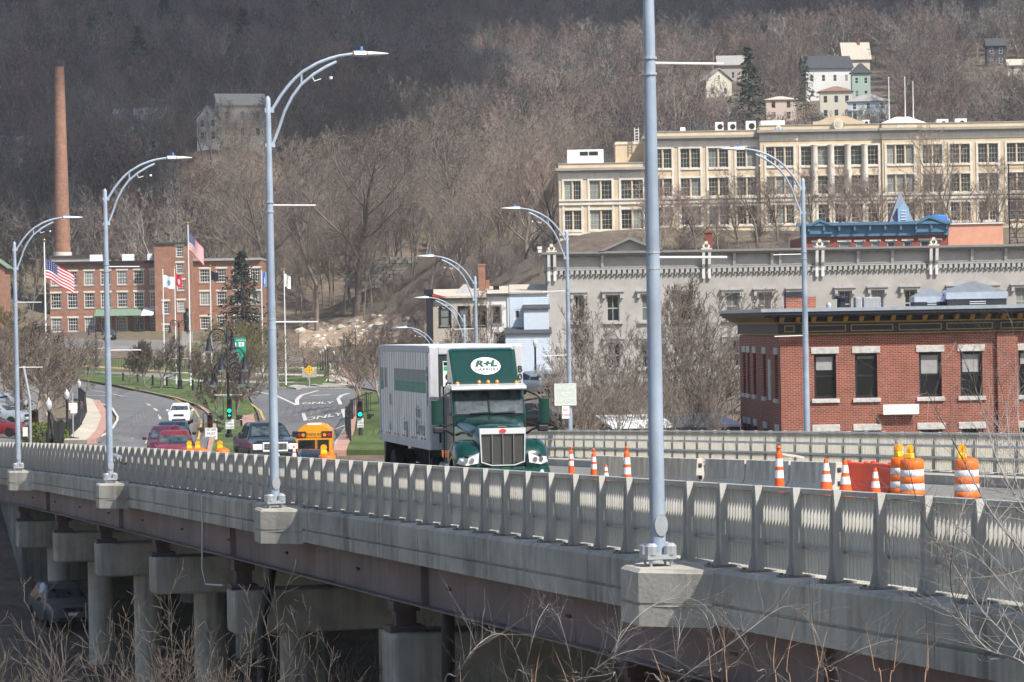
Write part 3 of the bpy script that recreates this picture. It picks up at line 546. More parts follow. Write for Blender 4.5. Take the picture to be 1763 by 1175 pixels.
# ------------------------------------------------------------------ building helpers
def wall(parent, rects, x0, x1, z0, z1, m, depth=0.2, y=0.0, name='wall'):
    xs = sorted({x0, x1, *[a for r in rects for a in r[:2] if x0 < a < x1]}); zs = sorted({z0, z1, *[a for r in rects for a in r[2:4] if z0 < a < z1]})
    mb = MB(); hole = lambda cx, cz: any(r[0] < cx < r[1] and r[2] < cz < r[3] for r in rects)
    for i in range(len(zs) - 1):
        j = 0
        while j < len(xs) - 1:
            if hole((xs[j] + xs[j + 1]) / 2, (zs[i] + zs[i + 1]) / 2): j += 1; continue
            k = j
            while k + 1 < len(xs) - 1 and not hole((xs[k + 1] + xs[k + 2]) / 2, (zs[i] + zs[i + 1]) / 2): k += 1
            mb.add([(xs[j], y, zs[i]), (xs[k + 1], y, zs[i]), (xs[k + 1], y, zs[i + 1]), (xs[j], y, zs[i + 1])], [(0, 1, 2, 3)]); j = k + 1
    for a, b, c, d in [r[:4] for r in rects]:
        for q in (((a, c), (b, c)), ((b, c), (b, d)), ((b, d), (a, d)), ((a, d), (a, c))):
            mb.add([(q[0][0], y, q[0][1]), (q[1][0], y, q[1][1]), (q[1][0], y + depth, q[1][1]), (q[0][0], y + depth, q[0][1])], [(0, 1, 2, 3)])
    for q in (((x0, z0), (x0, z1)), ((x0, z1), (x1, z1)), ((x1, z1), (x1, z0))):
        mb.add([(q[0][0], y, q[0][1]), (q[1][0], y, q[1][1]), (q[1][0], y + depth, q[1][1]), (q[0][0], y + depth, q[0][1])], [(0, 1, 2, 3)])
    return mb.build(name, m, parent)
WC = {}; wrng = random.Random(77)
def window(parent, r, y, fm='white_metal', gm='window_glass', nx=2, nz=2, fw=0.07, bw=0.03, rz=0.0, pos=None, name='window'):
    if gm == 'window_glass' and wrng.random() < 0.22: gm = 'window_shade'
    w, h = round((r[1] - r[0]) * 20) / 20, round((r[3] - r[2]) * 20) / 20; key = (w, h, fm, gm, nx, nz, fw, bw)
    if key not in WC:
        mb = MB(); hw = w / 2
        mb.box(-hw, -hw + fw, -0.05, 0.03, 0, h).box(hw - fw, hw, -0.05, 0.03, 0, h).box(-hw + fw, hw - fw, -0.05, 0.03, 0, fw).box(-hw + fw, hw - fw, -0.05, 0.03, h - fw, h)
        for i in range(1, nx): x = -hw + w * i / nx; mb.box(x - bw / 2, x + bw / 2, -0.03, 0.02, fw, h - fw)
        for i in range(1, nz):
            z = h * i / nz; k = bw * (1.8 if i * 2 == nz else 1); mb.box(-hw + fw, hw - fw, -0.033, 0.017, z - k / 2, z + k / 2)
        me = mb.mesh(name); me.materials.append(MATS[fm]); pm = MB().box(-hw + 0.02, hw - 0.02, 0.0, 0.012, 0.02, h - 0.02).mesh('pane'); pm.materials.append(MATS[gm]); WC[key] = (me, pm)
    me, pm = WC[key]; o = obj(name, me, None, parent); p = obj('pane', pm, None, o)
    o.location = pos if pos else ((r[0] + r[1]) / 2, y, r[2]); o.rotation_euler.z = rz
    o.scale = ((r[1] - r[0]) / w, 1, (r[3] - r[2]) / h); return o
def part(name, m, parent, *boxes, **kw):
    mb = MB()
    for b in boxes: mb.box(*b)
    return mb.build(name, m, parent, **kw)
# ------------------------------------------------------------------ red brick building with black and gold cornice
pb = Plane(1346, 760, 155); rb = thing('brick_building', 'red brick building with black and gold cornice beyond the far railing', 'building', pb.o, R(2.5))
X = lambda u: pb(u, 640)[0]
Z = lambda v, u=1500: pb(u, v)[1]
BOT = -6.2; XR = X(1820)
wins = [(X(a), X(b), Z(685), Z(609)) for a, b in ((1402, 1440), (1473, 1511.5), (1584, 1623), (1656, 1694), (1757, 1796))]
low = [(a, b, Z(685) - 3.7, Z(609) - 3.7) for a, b, _, _ in wins]
top = Z(576)
wall(rb, wins + low, 0, XR, BOT, top, 'red_brick', 0.28)
part('body', 'red_brick', rb, (0.28, XR, 0.28, 17, BOT, top + 0.9)); part('roof', 'roof_grey', rb, (0.1, XR, 0.1, 17.1, top + 1.12, top + 1.2))
wall_l = [(a, b, c, d) for (c, d) in ((Z(685), Z(609)), (Z(685) - 3.7, Z(609) - 3.7)) for a, b in ((-15.6, -14.4), (-13.6, -12.5), (-11, -9.8), (-6.9, -5.7), (-2.2, -1.0))]
wl = wall(rb, wall_l, -17, -0.001, BOT, top, 'red_brick', 0.28, name='side_wall'); wl.rotation_euler.z = R(-90)
for i, r in enumerate(wins + low):
    w = window(rb, r, 0.22, 'black_paint', 'window_dark', 1, 2, 0.12, 0.05)
    if i < 5: f_ = (0.36, 0.12, 0.52, 0.46, 0.3)[i]; part('blind', 'roof_grey' if i != 1 else 'awning_green', rb, (r[0] + 0.13, r[1] - 0.13, 0.205, 0.213, r[3] - (r[3] - r[2]) * f_, r[3] - 0.13))
    part('lintel', 'stone_rough', rb, (r[0] - 0.14, r[1] + 0.14, -0.05, 0.2, r[3] + 0.02, r[3] + 0.34), bev=0.02); part('sill', 'stone_rough', rb, (r[0] - 0.14, r[1] + 0.14, -0.1, 0.2, r[2] - 0.22, r[2] - 0.02), bev=0.02)
for r in wall_l:
    window(rb, r, 0, 'black_paint', 'window_dark', 1, 2, 0.12, 0.05, rz=R(-90), pos=(0.22, -(r[0] + r[1]) / 2, r[2]))
    part('lintel', 'stone_rough', rb, (-0.05, 0.2, -r[1] - 0.14, -r[0] + 0.14, r[3] + 0.02, r[3] + 0.34)); part('sill', 'stone_rough', rb, (-0.1, 0.2, -r[1] - 0.14, -r[0] + 0.14, r[2] - 0.22, r[2] - 0.02))
part('stone_panel', 'stone_rough', rb, (-0.05, 0.1, 3.6, 4.6, Z(690), Z(618)))
part('pilaster', 'red_brick', rb, (X(1719), X(1755), -0.2, -0.002, BOT, top - 0.05)); part('corner_pilaster', 'red_brick', rb, (-0.1, 0.9, -0.1, -0.002, top - 0.28, top))
cz = [Z(575), Z(571), Z(554), Z(544), Z(535), Z(529)]
part('frieze_moulding', 'gold_paint', rb, (-0.14, XR, -0.14, 17, cz[0], cz[0] + 0.05), (-0.2, XR, -0.2, 17, cz[2] - 0.03, cz[2] + 0.03))
fr = part('frieze', 'black_paint', rb, (-0.1, XR, -0.1, 17, cz[0] + 0.052, cz[2] - 0.032), (-0.16, XR, -0.16, 17, cz[2] + 0.032, cz[3]))
part('cornice', 'black_paint', rb, (-0.85, XR, -0.85, 17.6, cz[3], cz[3] + 0.1), (-0.95, XR, -0.95, 17.7, cz[3] + 0.102, cz[4]))
part('roof_flashing', 'metal_hood', rb, (-1.0, XR, -1.0, 17.75, cz[4] + 0.002, cz[5]))
for k in range(22):
    x = -0.05 + k * 0.76
    if x < XR: MB().prism([(-0.8, cz[3] - 0.003), (-0.17, cz[3] - 0.003), (-0.17, cz[2] + 0.035), (-0.45, cz[2] + 0.06)], 'x', x, x + 0.2).build('bracket', 'gold_paint', rb)
for k in range(18):
    y = 0.5 + k * 0.95; MB().prism([(-0.8, cz[3] - 0.003), (-0.17, cz[3] - 0.003), (-0.17, cz[2] + 0.035), (-0.45, cz[2] + 0.06)], 'y', y, y + 0.2).build('bracket', 'gold_paint', rb)
for a, b in ((1349, 1371), (1379, 1460), (1464, 1542), (1547, 1626), (1630, 1715), (1724, 1770), (1775, 1815)):
    x0, x1, z0, z1 = X(a) + 0.06, X(b) - 0.06, cz[0] + 0.14, cz[2] - 0.12; g = 0.045
    part('panel_moulding', 'gold_paint', rb, (x0, x1, -0.125, -0.101, z0, z0 + g), (x0, x1, -0.125, -0.101, z1 - g, z1), (x0, x0 + g, -0.124, -0.102, z0 + g, z1 - g), (x1 - g, x1, -0.124, -0.102, z0 + g, z1 - g))
sgn = thing('wall_sign', 'blank-looking white rectangular sign on the red brick wall', 'sign', rb.location + Vector((X(1550), -0.06, Z(706))), R(2.5)); w2 = (X(1581) - X(1519)) / 2
part('board', 'white_print', sgn, (-w2, w2, -0.03, 0.02, -0.24, 0.24)); part('bolt', 'grey_print', sgn, (-w2 + 0.06, -w2 + 0.1, -0.034, -0.03, -0.03, 0.03)); part('bolt', 'grey_print', sgn, (w2 - 0.1, w2 - 0.06, -0.034, -0.03, 0.02, 0.08))
# rooftop gear: own things
rt = cz[5]
def roofthing(name, label, cat, x, y, z, group=None): return thing(name, label, cat, rb.location + Vector((x, y, z)), R(2.5), group)
for (a, b, va, vb, lb) in ((1598, 1655, 495, 527, 'smaller metal roof hood with louvred side on the brick building'), (1650, 1752, 485, 527, 'larger pyramid-topped metal roof hood on the brick building')):
    s = 1.06; x0, x1 = X(a) * s, X(b) * s; h = (Z(va) - Z(vb)) * s + 0.2; t = roofthing('roof_hood', lb, 'roof vent', (x0 + x1) / 2, 9, rt - 0.2); w = (x1 - x0) / 2
    part('base', 'black_paint', t, (-w, w, -w * 0.8, w * 0.8, 0, h * 0.38)); MB().loft([[(-w * k, -w * 0.8 * k, z), (w * k, -w * 0.8 * k, z), (w * k, w * 0.8 * k, z), (-w * k, w * 0.8 * k, z)] for k, z in ((1.03, h * 0.38), (1.03, h * 0.62), (0.1, h))]).build('hood', 'metal_hood', t)
    for k in range(4): part('louvre', 'galvanized', t, (-w * 0.25, w * 0.3, -w * 0.8 - 0.03, -w * 0.8 - 0.002, 0.08 + k * 0.1, 0.13 + k * 0.1))
for a, b, lb in ((1494, 1506, 'narrow grey air conditioner on the brick building roof'), (1507, 1538, 'wide ribbed air conditioner on the brick building roof')):
    t = roofthing('air_conditioner', lb, 'air conditioner', X((a + b) / 2) * 1.05, 7.5, rt - 0.1); w = (X(b) - X(a)) * 0.5; part('housing', 'roof_grey', t, (-w, w, -0.4, 0.4, 0, 0.62), bev=0.03)
    for k in range(int(w * 2 / 0.07)): part('fin', 'galvanized', t, (-w + 0.04 + k * 0.07, -w + 0.06 + k * 0.07, -0.42, -0.401, 0.06, 0.56))
t = roofthing('roof_chimney', 'squat brick chimney with dark cap behind the lamp pole on the brick roof', 'chimney', X(1402) * 1.05, 8, rt - 0.1); part('stack', 'red_brick', t, (-0.75, 0.75, -0.4, 0.4, 0, 0.7)); part('cap', 'black_paint', t, (-0.75, 0.2, -0.45, 0.45, 0.702, 0.95))
t = roofthing('vent_stack', 'mushroom-capped dark vent pipe on the brick roof', 'vent', X(1473) * 1.05, 8, rt - 0.1); MB().lathe([(0.22, 0), (0.2, 0.55)], 12).build('pipe', 'black_paint', t); MB().lathe([(0.34, 0.551), (0.38, 0.62), (0.3, 0.7), (0.05, 0.74)], 12).build('cap', 'black_paint', t)
t = roofthing('turbine_vent', 'small round metal vent on the brick roof', 'vent', X(1445) * 1.05, 6, rt - 0.1); MB().lathe([(0.1, 0), (0.1, 0.15)], 10).build('neck', 'galvanized', t); MB().sphere((0, 0, 0.25), 0.15, 8).build('turbine', 'galvanized', t, smooth=60)
# ------------------------------------------------------------------ grey ornate building
pg = Plane(945, 640, 266); gb = thing('ornate_grey_building', 'long grey stuccoed building with bracketed cornice and small gable', 'building', pg.o, 0)
X = lambda u: pg(u, 520)[0]
Z = lambda v, u=1350: pg(u, v)[1]
BOT, XR, top = -4.2, X(1840), Z(466, 945); zroof = Z(435, 945)
ups = [(X(a), X(b), Z(555, 1000), Z(509, 1000)) for a, b in ((989, 1003), (1044, 1066), (1104, 1124), (1168, 1191), (1249, 1272), (1305, 1327), (1361, 1381), (1444, 1465), (1501, 1521), (1557, 1577), (1637, 1661), (1692, 1714), (1748, 1770), (1805, 1826))]
lows = [(a, b, c - 3.85, d - 3.85) for a, b, c, d in ups]
wall(gb, ups + lows, 0, XR, BOT, top, 'grey_stucco', 0.25)
part('body', 'grey_stucco', gb, (0, XR, 0.25, 16, BOT, top - 0.002)); part('roof', 'roof_grey', gb, (-0.1, XR, 0.3, 16.1, top + 0.002, zroof - 0.25))
for i, r in enumerate(ups + lows):
    window(gb, r, 0.2, 'grey_trim', 'window_shade' if i in (2, 4, 5, 6, 13) else 'window_glass', 2, 2, 0.1, 0.05)
    c = (r[0] + r[1]) / 2; w = (r[1] - r[0]) / 2
    part('window_hood', 'grey_trim', gb, (c - w - 0.42, c + w + 0.42, -0.32, -0.002, r[3] + 0.22, r[3] + 0.34), (c - w - 0.34, c + w + 0.34, -0.22, -0.002, r[3] + 0.02, r[3] + 0.22), (c - w - 0.32, c - w - 0.08, -0.25, -0.002, r[3] - 0.28, r[3] + 0.02), (c + w + 0.08, c + w + 0.32, -0.25, -0.002, r[3] - 0.28, r[3] + 0.02))
    MB().disc((c, -0.2, r[3] + 0.36), 0.2, 'y', 0.12, 14).build('hood_crest', 'grey_trim', gb)
    part('sill', 'grey_trim', gb, (c - w - 0.3, c + w + 0.3, -0.2, -0.002, r[2] - 0.2, r[2] - 0.02))
# cornice
part('frieze', 'grey_stucco', gb, (-0.05, XR, -0.1, 0.2, top + 0.002, zroof - 0.35)); part('cornice', 'grey_dark_trim', gb, (-0.5, XR, -0.75, 0.3, zroof - 0.18, zroof), (-0.4, XR, -0.6, 0.3, zroof - 0.348, zroof - 0.182))
part('frieze_moulding', 'grey_dark_trim', gb, (-0.08, XR, -0.2, -0.102, top + 0.05, top + 0.17))
k0 = MB().box(-0.13, 0.13, -0.22, -0.002, -0.42, 0.0).prism([(-0.21, -0.42), (-0.05, -0.42), (-0.13, -0.60)], 'y', -0.2, -0.003).mesh('corbel'); k0.materials.append(MATS['grey_trim'])
nC = int(XR / 0.43)
for k in range(nC): o = obj('corbel', k0, None, gb); o.location = (0.3 + k * 0.43, 0, top + 0.045)
part('corbel_band', 'grey_trim', gb, (-0.05, XR, -0.24, -0.002, top - 0.1 + 0.06, top + 0.048 + 0.0))
d0 = MB().prism([(-0.62, 0.0), (-0.1, 0.0), (-0.1, -1.0), (-0.2, -1.05), (-0.3, -0.6)], 'x', -0.11, 0.11).mesh('bracket'); d0.materials.append(MATS['grey_trim'])
for u in (1038, 1131, 1265, 1330, 1344, 1478, 1537, 1674, 1732, 1790): o = obj('bracket', d0, None, gb); o.location = (X(u), 0, zroof - 0.35)
d1 = MB().prism([(-0.72, 0.1), (-0.12, 0.1), (-0.12, -2.0), (-0.24, -2.05), (-0.26, -1.2), (-0.5, -0.9)], 'x', -0.12, 0.12).mesh('bracket'); d1.materials.append(MATS['white_siding'])
for u in (951, 1217, 1412, 1608, 1806):
    for s in (-0.24, 0.24): o = obj('tall_bracket', d1, None, gb); o.location = (X(u) + s, 0, zroof - 0.3)
    mb = MB().box(-0.55, 0.55, -0.72, 0.1, 0.0, 0.16)
    for a, b, r in ((-0.2, 0.36, 0.2), (0.2, 0.36, 0.2), (0, 0.7, 0.2), (0, 0.4, 0.18)): mb.disc((a, -0.35, b), r, 'y', 0.2, 12)
    o = mb.build('finial', 'cream_siding', gb); o.location = (X(u), 0, zroof + 0.002); o.scale = (0.78, 1, 0.78)
for k in range(60): part('dentil', 'grey_dark_trim', gb, (0.35 + k * 0.72, 0.5 + k * 0.72, -0.55, -0.1, zroof - 0.42, zroof - 0.35)) if 0.5 + k * 0.72 < XR else None
a, b, c = X(1036), X(1136), X(1085); za = Z(410, 1085)
MB().prism([(a, zroof), (b, zroof), (c, za - 0.15)], 'y', -0.25, 0.2).build('gable', 'grey_stucco', gb)
MB().prism([(a - 0.25, zroof + 0.002), (a + 0.2, zroof + 0.002), (c, za - 0.14), (b - 0.2, zroof + 0.002), (b + 0.25, zroof + 0.002), (c, za + 0.1)], 'y', -0.8, 0.3).build('gable_cornice', 'grey_dark_trim', gb)
t = thing('roof_camera_mast', 'small white fixture at the left end of the grey roof', 'fixture', pg.o + Vector((X(931), 0.5, zroof)), 0); part('post', 'grey_trim', t, (-0.04, 0.04, -0.04, 0.04, -0.8, 0)); part('box', 'white_metal', t, (-0.15, 0.15, -0.15, 0.15, 0, 0.25), (-0.18, 0.18, -0.18, 0.18, 0.3, 0.5))
# ------------------------------------------------------------------ blue-corniced brick building with spire
pl = Plane(1380, 420, 340); bb_ = thing('blue_corniced_building', 'red brick building with blue cornice showing above the grey roof', 'building', pl.o, 0)
X = lambda u: pl(u, 400)[0]
Z = lambda v, u=1500: pl(u, v)[1]
XR = X(1631); zt = Z(407)
ws = [(X(a), X(b), Z(440), Z(416)) for a, b in ((1400, 1425), (1444, 1462), (1473, 1486), (1500, 1513), (1527, 1541), (1555, 1569), (1584, 1618))]
wall(bb_, ws, 0, XR, -12, zt, 'dark_brick', 0.2); part('body', 'dark_brick', bb_, (0, XR, 0.2, 14, -12, zt))
for r in ws:
    window(bb_, r, 0.15, 'sky_blue_paint', 'window_glass', 1, 2, 0.12); part('lintel', 'cream_stone', bb_, (r[0] - 0.2, r[1] + 0.2, -0.08, -0.002, r[3], r[3] + 0.2))
zb, zc = Z(388), Z(383)
part('frieze', 'blue_trim', bb_, (-0.15, XR + 0.1, -0.35, 0.3, zt + 0.002, zb)); part('cornice', 'blue_trim', bb_, (-0.5, XR + 0.4, -0.9, 0.4, zb + 0.002, zc))
for k in range(10): x = 0.6 + k * 1.6; part('bracket', 'blue_trim', bb_, (x, x + 0.2, -0.8, -0.352, zb - 0.55, zb))
for a, b, c, v in ((1393, 1432, 1410, 376), (1575, 1628, 1598, 373)):
    MB().prism([(X(a), zt + 0.3), (X(b), zt + 0.3), (X(b), zb), (X(c), Z(v) - 0.15), (X(a), zb)], 'y', -0.6, 0.2).build('gable', 'blue_trim', bb_)
    MB().prism([(X(a) - 0.3, zb), (X(a) + 0.1, zb - 0.02), (X(c), Z(v) - 0.3), (X(b) - 0.1, zb - 0.02), (X(b) + 0.3, zb), (X(c), Z(v))], 'y', -1.0, 0.25).build('gable_cornice', 'blue_trim', bb_)
MB().loft([[(X(1562) + x * k, 6 + y * k, z) for x, y in ((-1, -1), (1, -1), (1, 1), (-1, 1))] for k, z in ((1.5, zc - 1), (1.35, zc), (0.03, Z(328)))]).build('spire', 'slate', bb_)
MB().prism([(X(1555), zc - 1), (X(1574), zc - 1), (X(1574), Z(357)), (X(1564.5), Z(347)), (X(1555), Z(357))], 'y', 4.3, 5.6).build('dormer', 'sky_blue_paint', bb_)
for k in range(4): part('louvre', 'white_siding', bb_, (X(1560), X(1569), 4.24, 4.298, Z(378 - k * 5), Z(376.5 - k * 5)))
ob = thing('orange_wall_building', 'low building with a plain orange-painted side wall', 'building', pl.o + Vector((X(1631) + 0.15, 0.6, 0)), R(-6)); w = X(1725) - X(1631)
part('wall', 'orange_wall', ob, (0, w, 0, 12, -12, Z(386, 1680))); part('coping', 'roof_white', ob, (-0.1, w + 0.1, -0.15, 12.1, Z(386, 1680) + 0.002, Z(384, 1680)))
tp = thing('blue_tarp', 'crumpled blue tarpaulin on the corner of the blue-corniced roof', 'tarp', pl.o + Vector((X(1618), 0.5, zc)), 0); MB().loft([[(-1 * k, -0.5, z), (0.8 * k, -0.4, z * 0.8), (1.0 * k, 0.8, z), (-0.8 * k, 0.9, z * 1.1)] for k, z in ((1.0, 0.01), (1.05, 0.3), (0.85, 0.62), (0.5, 0.7))]).build('sheet', 'tarp_blue', tp)
fe = thing('fire_escape', 'dark iron fire escape at the right edge above the grey roof', 'fire escape', W(1752, 418, 330), R(0))
for x in (-0.8, 0.8): part('post', 'black_metal', fe, (x - 0.06, x + 0.06, -0.06, 0.06, -6, 8))
for k in range(4):
    part('platform', 'black_metal', fe, (-0.9, 0.9, -0.6, 0.6, k * 2.2 - 0.05, k * 2.2))
    part('rail', 'black_metal', fe, (-0.9, 0.9, -0.62, -0.58, k * 2.2 + 0.9, k * 2.2 + 0.95), (-0.9, 0.9, -0.62, -0.58, k * 2.2 + 0.45, k * 2.2 + 0.5))
    for j in range(6): part('step', 'black_metal', fe, (-0.7 + j * 0.22, -0.5 + j * 0.22, -0.4, 0.4, k * 2.2 - 2 + j * 0.36, k * 2.2 - 1.96 + j * 0.36))
# ------------------------------------------------------------------ long beige school building on the rise
ps = Plane(1112, 418, 455); sb = thing('beige_school_building', 'long beige brick building with cream stone trim on the rise', 'building', ps.o, 0)
X = lambda u: ps(u, 320)[0]
Z = lambda v, u=1200: ps(u, v)[1]
def sect(x0, x1, ztop, y, rows, bays, cornice=True, base=-1.2):
    rects = []; 
    for a, b, n in bays:
        for z0, z1 in rows:
            g = 0.18 * (n - 1); w = (b - a - g) / n
            for k in range(n): rects.append((a + k * (w + 0.18), a + k * (w + 0.18) + w, z0, z1))
    wall(sb, rects, x0, x1, base, ztop, 'beige_brick', 0.35, y); part('body', 'beige_brick', sb, (x0, x1, y + 0.35, y + 15, base, ztop))
    for r in rects: window(sb, r, y + 0.25, 'cream_stone', 'window_glass', 3 if r[1] - r[0] > 1 else 2, 4, 0.06, 0.02)
    for a, b, n in bays:
        z0, z1 = rows[-1][0], rows[0][1]
        for x in (a - 0.3, b): part('surround', 'cream_stone', sb, (x, x + 0.3, y - 0.1, y - 0.002, rows[-2][0] - 0.4 if len(rows) > 1 else z0, z1 + 0.25))
        for zz0, zz1 in rows[:-1]: part('sill', 'cream_stone', sb, (a - 0.001, b + 0.001, y - 0.14, y - 0.002, zz0 - 0.3, zz0 - 0.01)); part('head', 'cream_stone', sb, (a - 0.001, b + 0.001, y - 0.1, y - 0.003, zz1 + 0.01, zz1 + 0.25))
    if cornice:
        part('cornice', 'cornice_grey', sb, (x0 - 0.4, x1 + 0.4, y - 0.8, y, ztop - 0.95, ztop - 0.6), (x0 - 0.3, x1 + 0.3, y - 0.5, y, ztop - 1.2, ztop - 0.952)); part('frieze', 'cream_stone', sb, (x0 - 0.05, x1 + 0.05, y - 0.12, y - 0.004, ztop - 2.1, ztop - 1.202))
        part('coping', 'roof_grey', sb, (x0 - 0.1, x1 + 0.1, y - 0.1, y + 0.4, ztop + 0.002, ztop + 0.12))
    part('belt_course', 'cream_stone', sb, (x0 - 0.02, x1 + 0.02, y - 0.25, y - 0.151, Z(343), Z(340)), (x0 - 0.02, x1 + 0.02, y - 0.2, y - 0.152, Z(350), Z(346))); part('water_table', 'cream_stone', sb, (x0 - 0.02, x1 + 0.02, y - 0.25, y - 0.004, Z(402), Z(398)))
rows = [(Z(289), Z(256)), (Z(338), Z(307)), (Z(388), Z(356)), (Z(415), Z(405))]
lrows = [(Z(341.5), Z(308)), (Z(392.5), Z(359)), (Z(420), Z(408))]
sect(X(962), X(1111), Z(279), 0.3, lrows, [(X(a), X(b), 2) for a, b in ((971, 1000), (1015, 1053), (1069, 1107))])
sect(X(1111.5), X(1308), Z(227), 0.0, rows, [(X(a), X(b), 2) for a, b in ((1126, 1157), (1172, 1206), (1220, 1254.5), (1268.5, 1303))])
XC = X(1308)
sect(X(1308.3), X(1373), Z(220), -0.8, rows, [(X(1319), X(1366), 3)])
sect(X(1373.3), X(1518), Z(220), -0.5, rows, [(X(a), X(b), 1) for a, b in ((1379, 1397.5), (1407.5, 1426), (1436, 1455), (1464.5, 1484), (1493, 1512))])
for u in (1402, 1431, 1460, 1489): MB().lathe([(0.5, Z(340)), (0.45, Z(336)), (0.38, Z(260)), (0.52, Z(254))], 12, (X(u), -0.75, 0)).build('column', 'cream_stone', sb, smooth=40)
sect(X(1518.3), X(1580), Z(220), -0.8, rows, [(X(1526), X(1573), 3)])
sect(X(1580.3), X(1850), Z(220), 0.0, rows, [(X(a), X(b), 2) for a, b in ((1589, 1623), (1636, 1670.5), (1684.5, 1719), (1734, 1768), (1782, 1816))])
ar = [(X(1401), Z(220)), (X(1401), Z(214))] + [(X(1411) + (X(1479) - X(1411)) * k / 12, Z(213) + 0.75 * math.sin(math.pi * k / 12)) for k in range(13)] + [(X(1489), Z(214)), (X(1489), Z(220))]
MB().prism(ar, 'y', -0.48, 0.2).build('arched_parapet', 'beige_brick', sb)
for u, v, r in ((1444, 216, 0.85), (1341, 224, 0.5), (1549, 224, 0.5)):
    MB().disc((X(u), -0.9, Z(v, u) + 0.1), r, 'y', 0.15, 20, 0.8).build('crest', 'cream_stone', sb)
    for s in (-1, 1): MB().disc((X(u) + s * r * 0.85, -0.87, Z(v, u)), r * 0.45, 'y', 0.1, 12, 0.5).build('crest_wreath', 'awning_green', sb)
    MB().disc((X(u), -1.0, Z(v, u) + 0.1), r * 0.5, 'y', 0.06, 16).build('crest_shield', 'beige_brick' if r > 0.6 else 'sky_blue_paint', sb)
part('stair_tower', 'beige_brick', sb, (X(1063), X(1111) + 0.01, 6, 12, Z(279) + 0.2, Z(238))); part('stair_tower_band', 'cream_stone', sb, (X(1062), X(1111), 5.9, 12, Z(243), Z(240)))
part('roof_sheet', 'roof_grey', sb, (X(962), X(1111), 0.6, 15.2, Z(279) - 0.3, Z(279) - 0.25), (X(1111.6), X(1850), 0.5, 15.2, Z(227) - 0.3, Z(227) - 0.25))
def onroof(name, label, cat, u0, u1, v0, v1, y, boxm, extra=None):
    t = thing(name, label, cat, ps.o + Vector((X((u0 + u1) / 2), y, Z(v1, (u0 + u1) / 2))), 0); w = (X(u1) - X(u0)) / 2; h = Z(v0) - Z(v1)
    part('housing', boxm, t, (-w, w, -w * 0.7, w * 0.7, -1.2, h), bev=0.05)
    if extra: extra(t, w, h)
    return t
fan = lambda t, w, h: MB().disc((w * 0.2, -w * 0.7 - 0.02, h * 0.5), h * 0.3, 'y', 0.03, 14).build('fan_grille', 'black_metal', t)
for u0, u1, v0, v1, lb in ((1236, 1250, 208, 224, 'first white rooftop air conditioner on the beige building'), (1258, 1272, 208, 224, 'second white rooftop air conditioner on the beige building'), (1289, 1306, 206, 224, 'third and tallest white rooftop air conditioner on the beige building'), (1620, 1640, 203, 219, 'rooftop air conditioner right of the white hipped roof'), (1652, 1672, 202, 218, 'rightmost rooftop air conditioner of the beige building')):
    onroof('rooftop_unit', lb, 'air conditioner', u0, u1, v0, v1, 4, 'roof_white', fan)
onroof('rooftop_unit', 'long low white rooftop unit on the beige building', 'air conditioner', 1314, 1356, 206, 219, 4, 'roof_white'); onroof('rooftop_unit', 'small white box unit right of the arched parapet', 'air conditioner', 1490, 1502, 205, 215, 3, 'roof_white', fan)
onroof('roof_pot', 'small white vent pot on the beige roof', 'vent', 1175, 1184, 217, 226, 4, 'roof_white')
t = onroof('rooftop_unit', 'big white rooftop unit with dark louvres on the low left wing', 'air conditioner', 978, 1041, 256, 279, 5, 'roof_white', lambda t, w, h: part('louvre_panel', 'black_metal', t, (-w * 0.3, w * 0.15, -w * 0.7 - 0.03, -w * 0.7 - 0.002, h * 0.55, h * 0.85), (w * 0.2, w * 0.7, -w * 0.7 - 0.03, -w * 0.7 - 0.002, h * 0.55, h * 0.85)))
t = thing('roof_pavilion', 'white hipped rooftop pavilion on the beige building', 'roof pavilion', ps.o + Vector((X(1565), 6, Z(222, 1565))), 0)
part('wall', 'roof_white', t, (-3, 2.8, -2, 2, -1, 0.8)); MB().loft([[(-3.4 * k - 0.2, -2.4 * k, z), (3.2 * k, -2.4 * k, z), (3.2 * k, 2.4 * k, z), (-3.4 * k - 0.2, 2.4 * k, z)] for k, z in ((1, 0.802), (1, 0.95), (0.25, 2.0))]).build('roof', 'roof_white', t)
for u, v, lb in ((1540, 130, 'left white flagpole on the beige roof'), (1568, 130, 'middle white flagpole on the beige roof'), (1582, 138, 'thin right mast on the beige roof')):
    t = thing('roof_mast', lb, 'flagpole', ps.o + Vector((X(u), 5, Z(218, u) - 1)), 0); MB().lathe([(0.09, 0), (0.05, Z(v) - Z(218) + 1)], 8).build('pole', 'white_metal', t); MB().sphere((0, 0, Z(v) - Z(218) + 1.05), 0.1, 6).build('ball', 'white_metal', t)
t = thing('roof_ladder', 'white caged ladder standing above the left wing roof', 'ladder', ps.o + Vector((X(1100), 5, Z(240, 1100))), 0)
for x in (-0.28, 0.28): part('rail', 'white_metal', t, (x - 0.05, x + 0.05, -0.05, 0.05, -0.5, 1.9))
for k in range(5): part('rung', 'white_metal', t, (-0.23, 0.23, -0.04, 0.04, k * 0.4, k * 0.4 + 0.08))
# red chimney stub seen in front of the school lawn
t = thing('red_chimney', 'small red brick chimney poking up over the grey roof', 'chimney', W(1220, 432, 300), 0); part('stack', 'dark_brick', t, (-0.35, 0.35, -0.35, 0.35, -3, 1.6)); part('cap', 'dark_brick', t, (-0.42, 0.42, -0.42, 0.42, 1.602, 1.75))
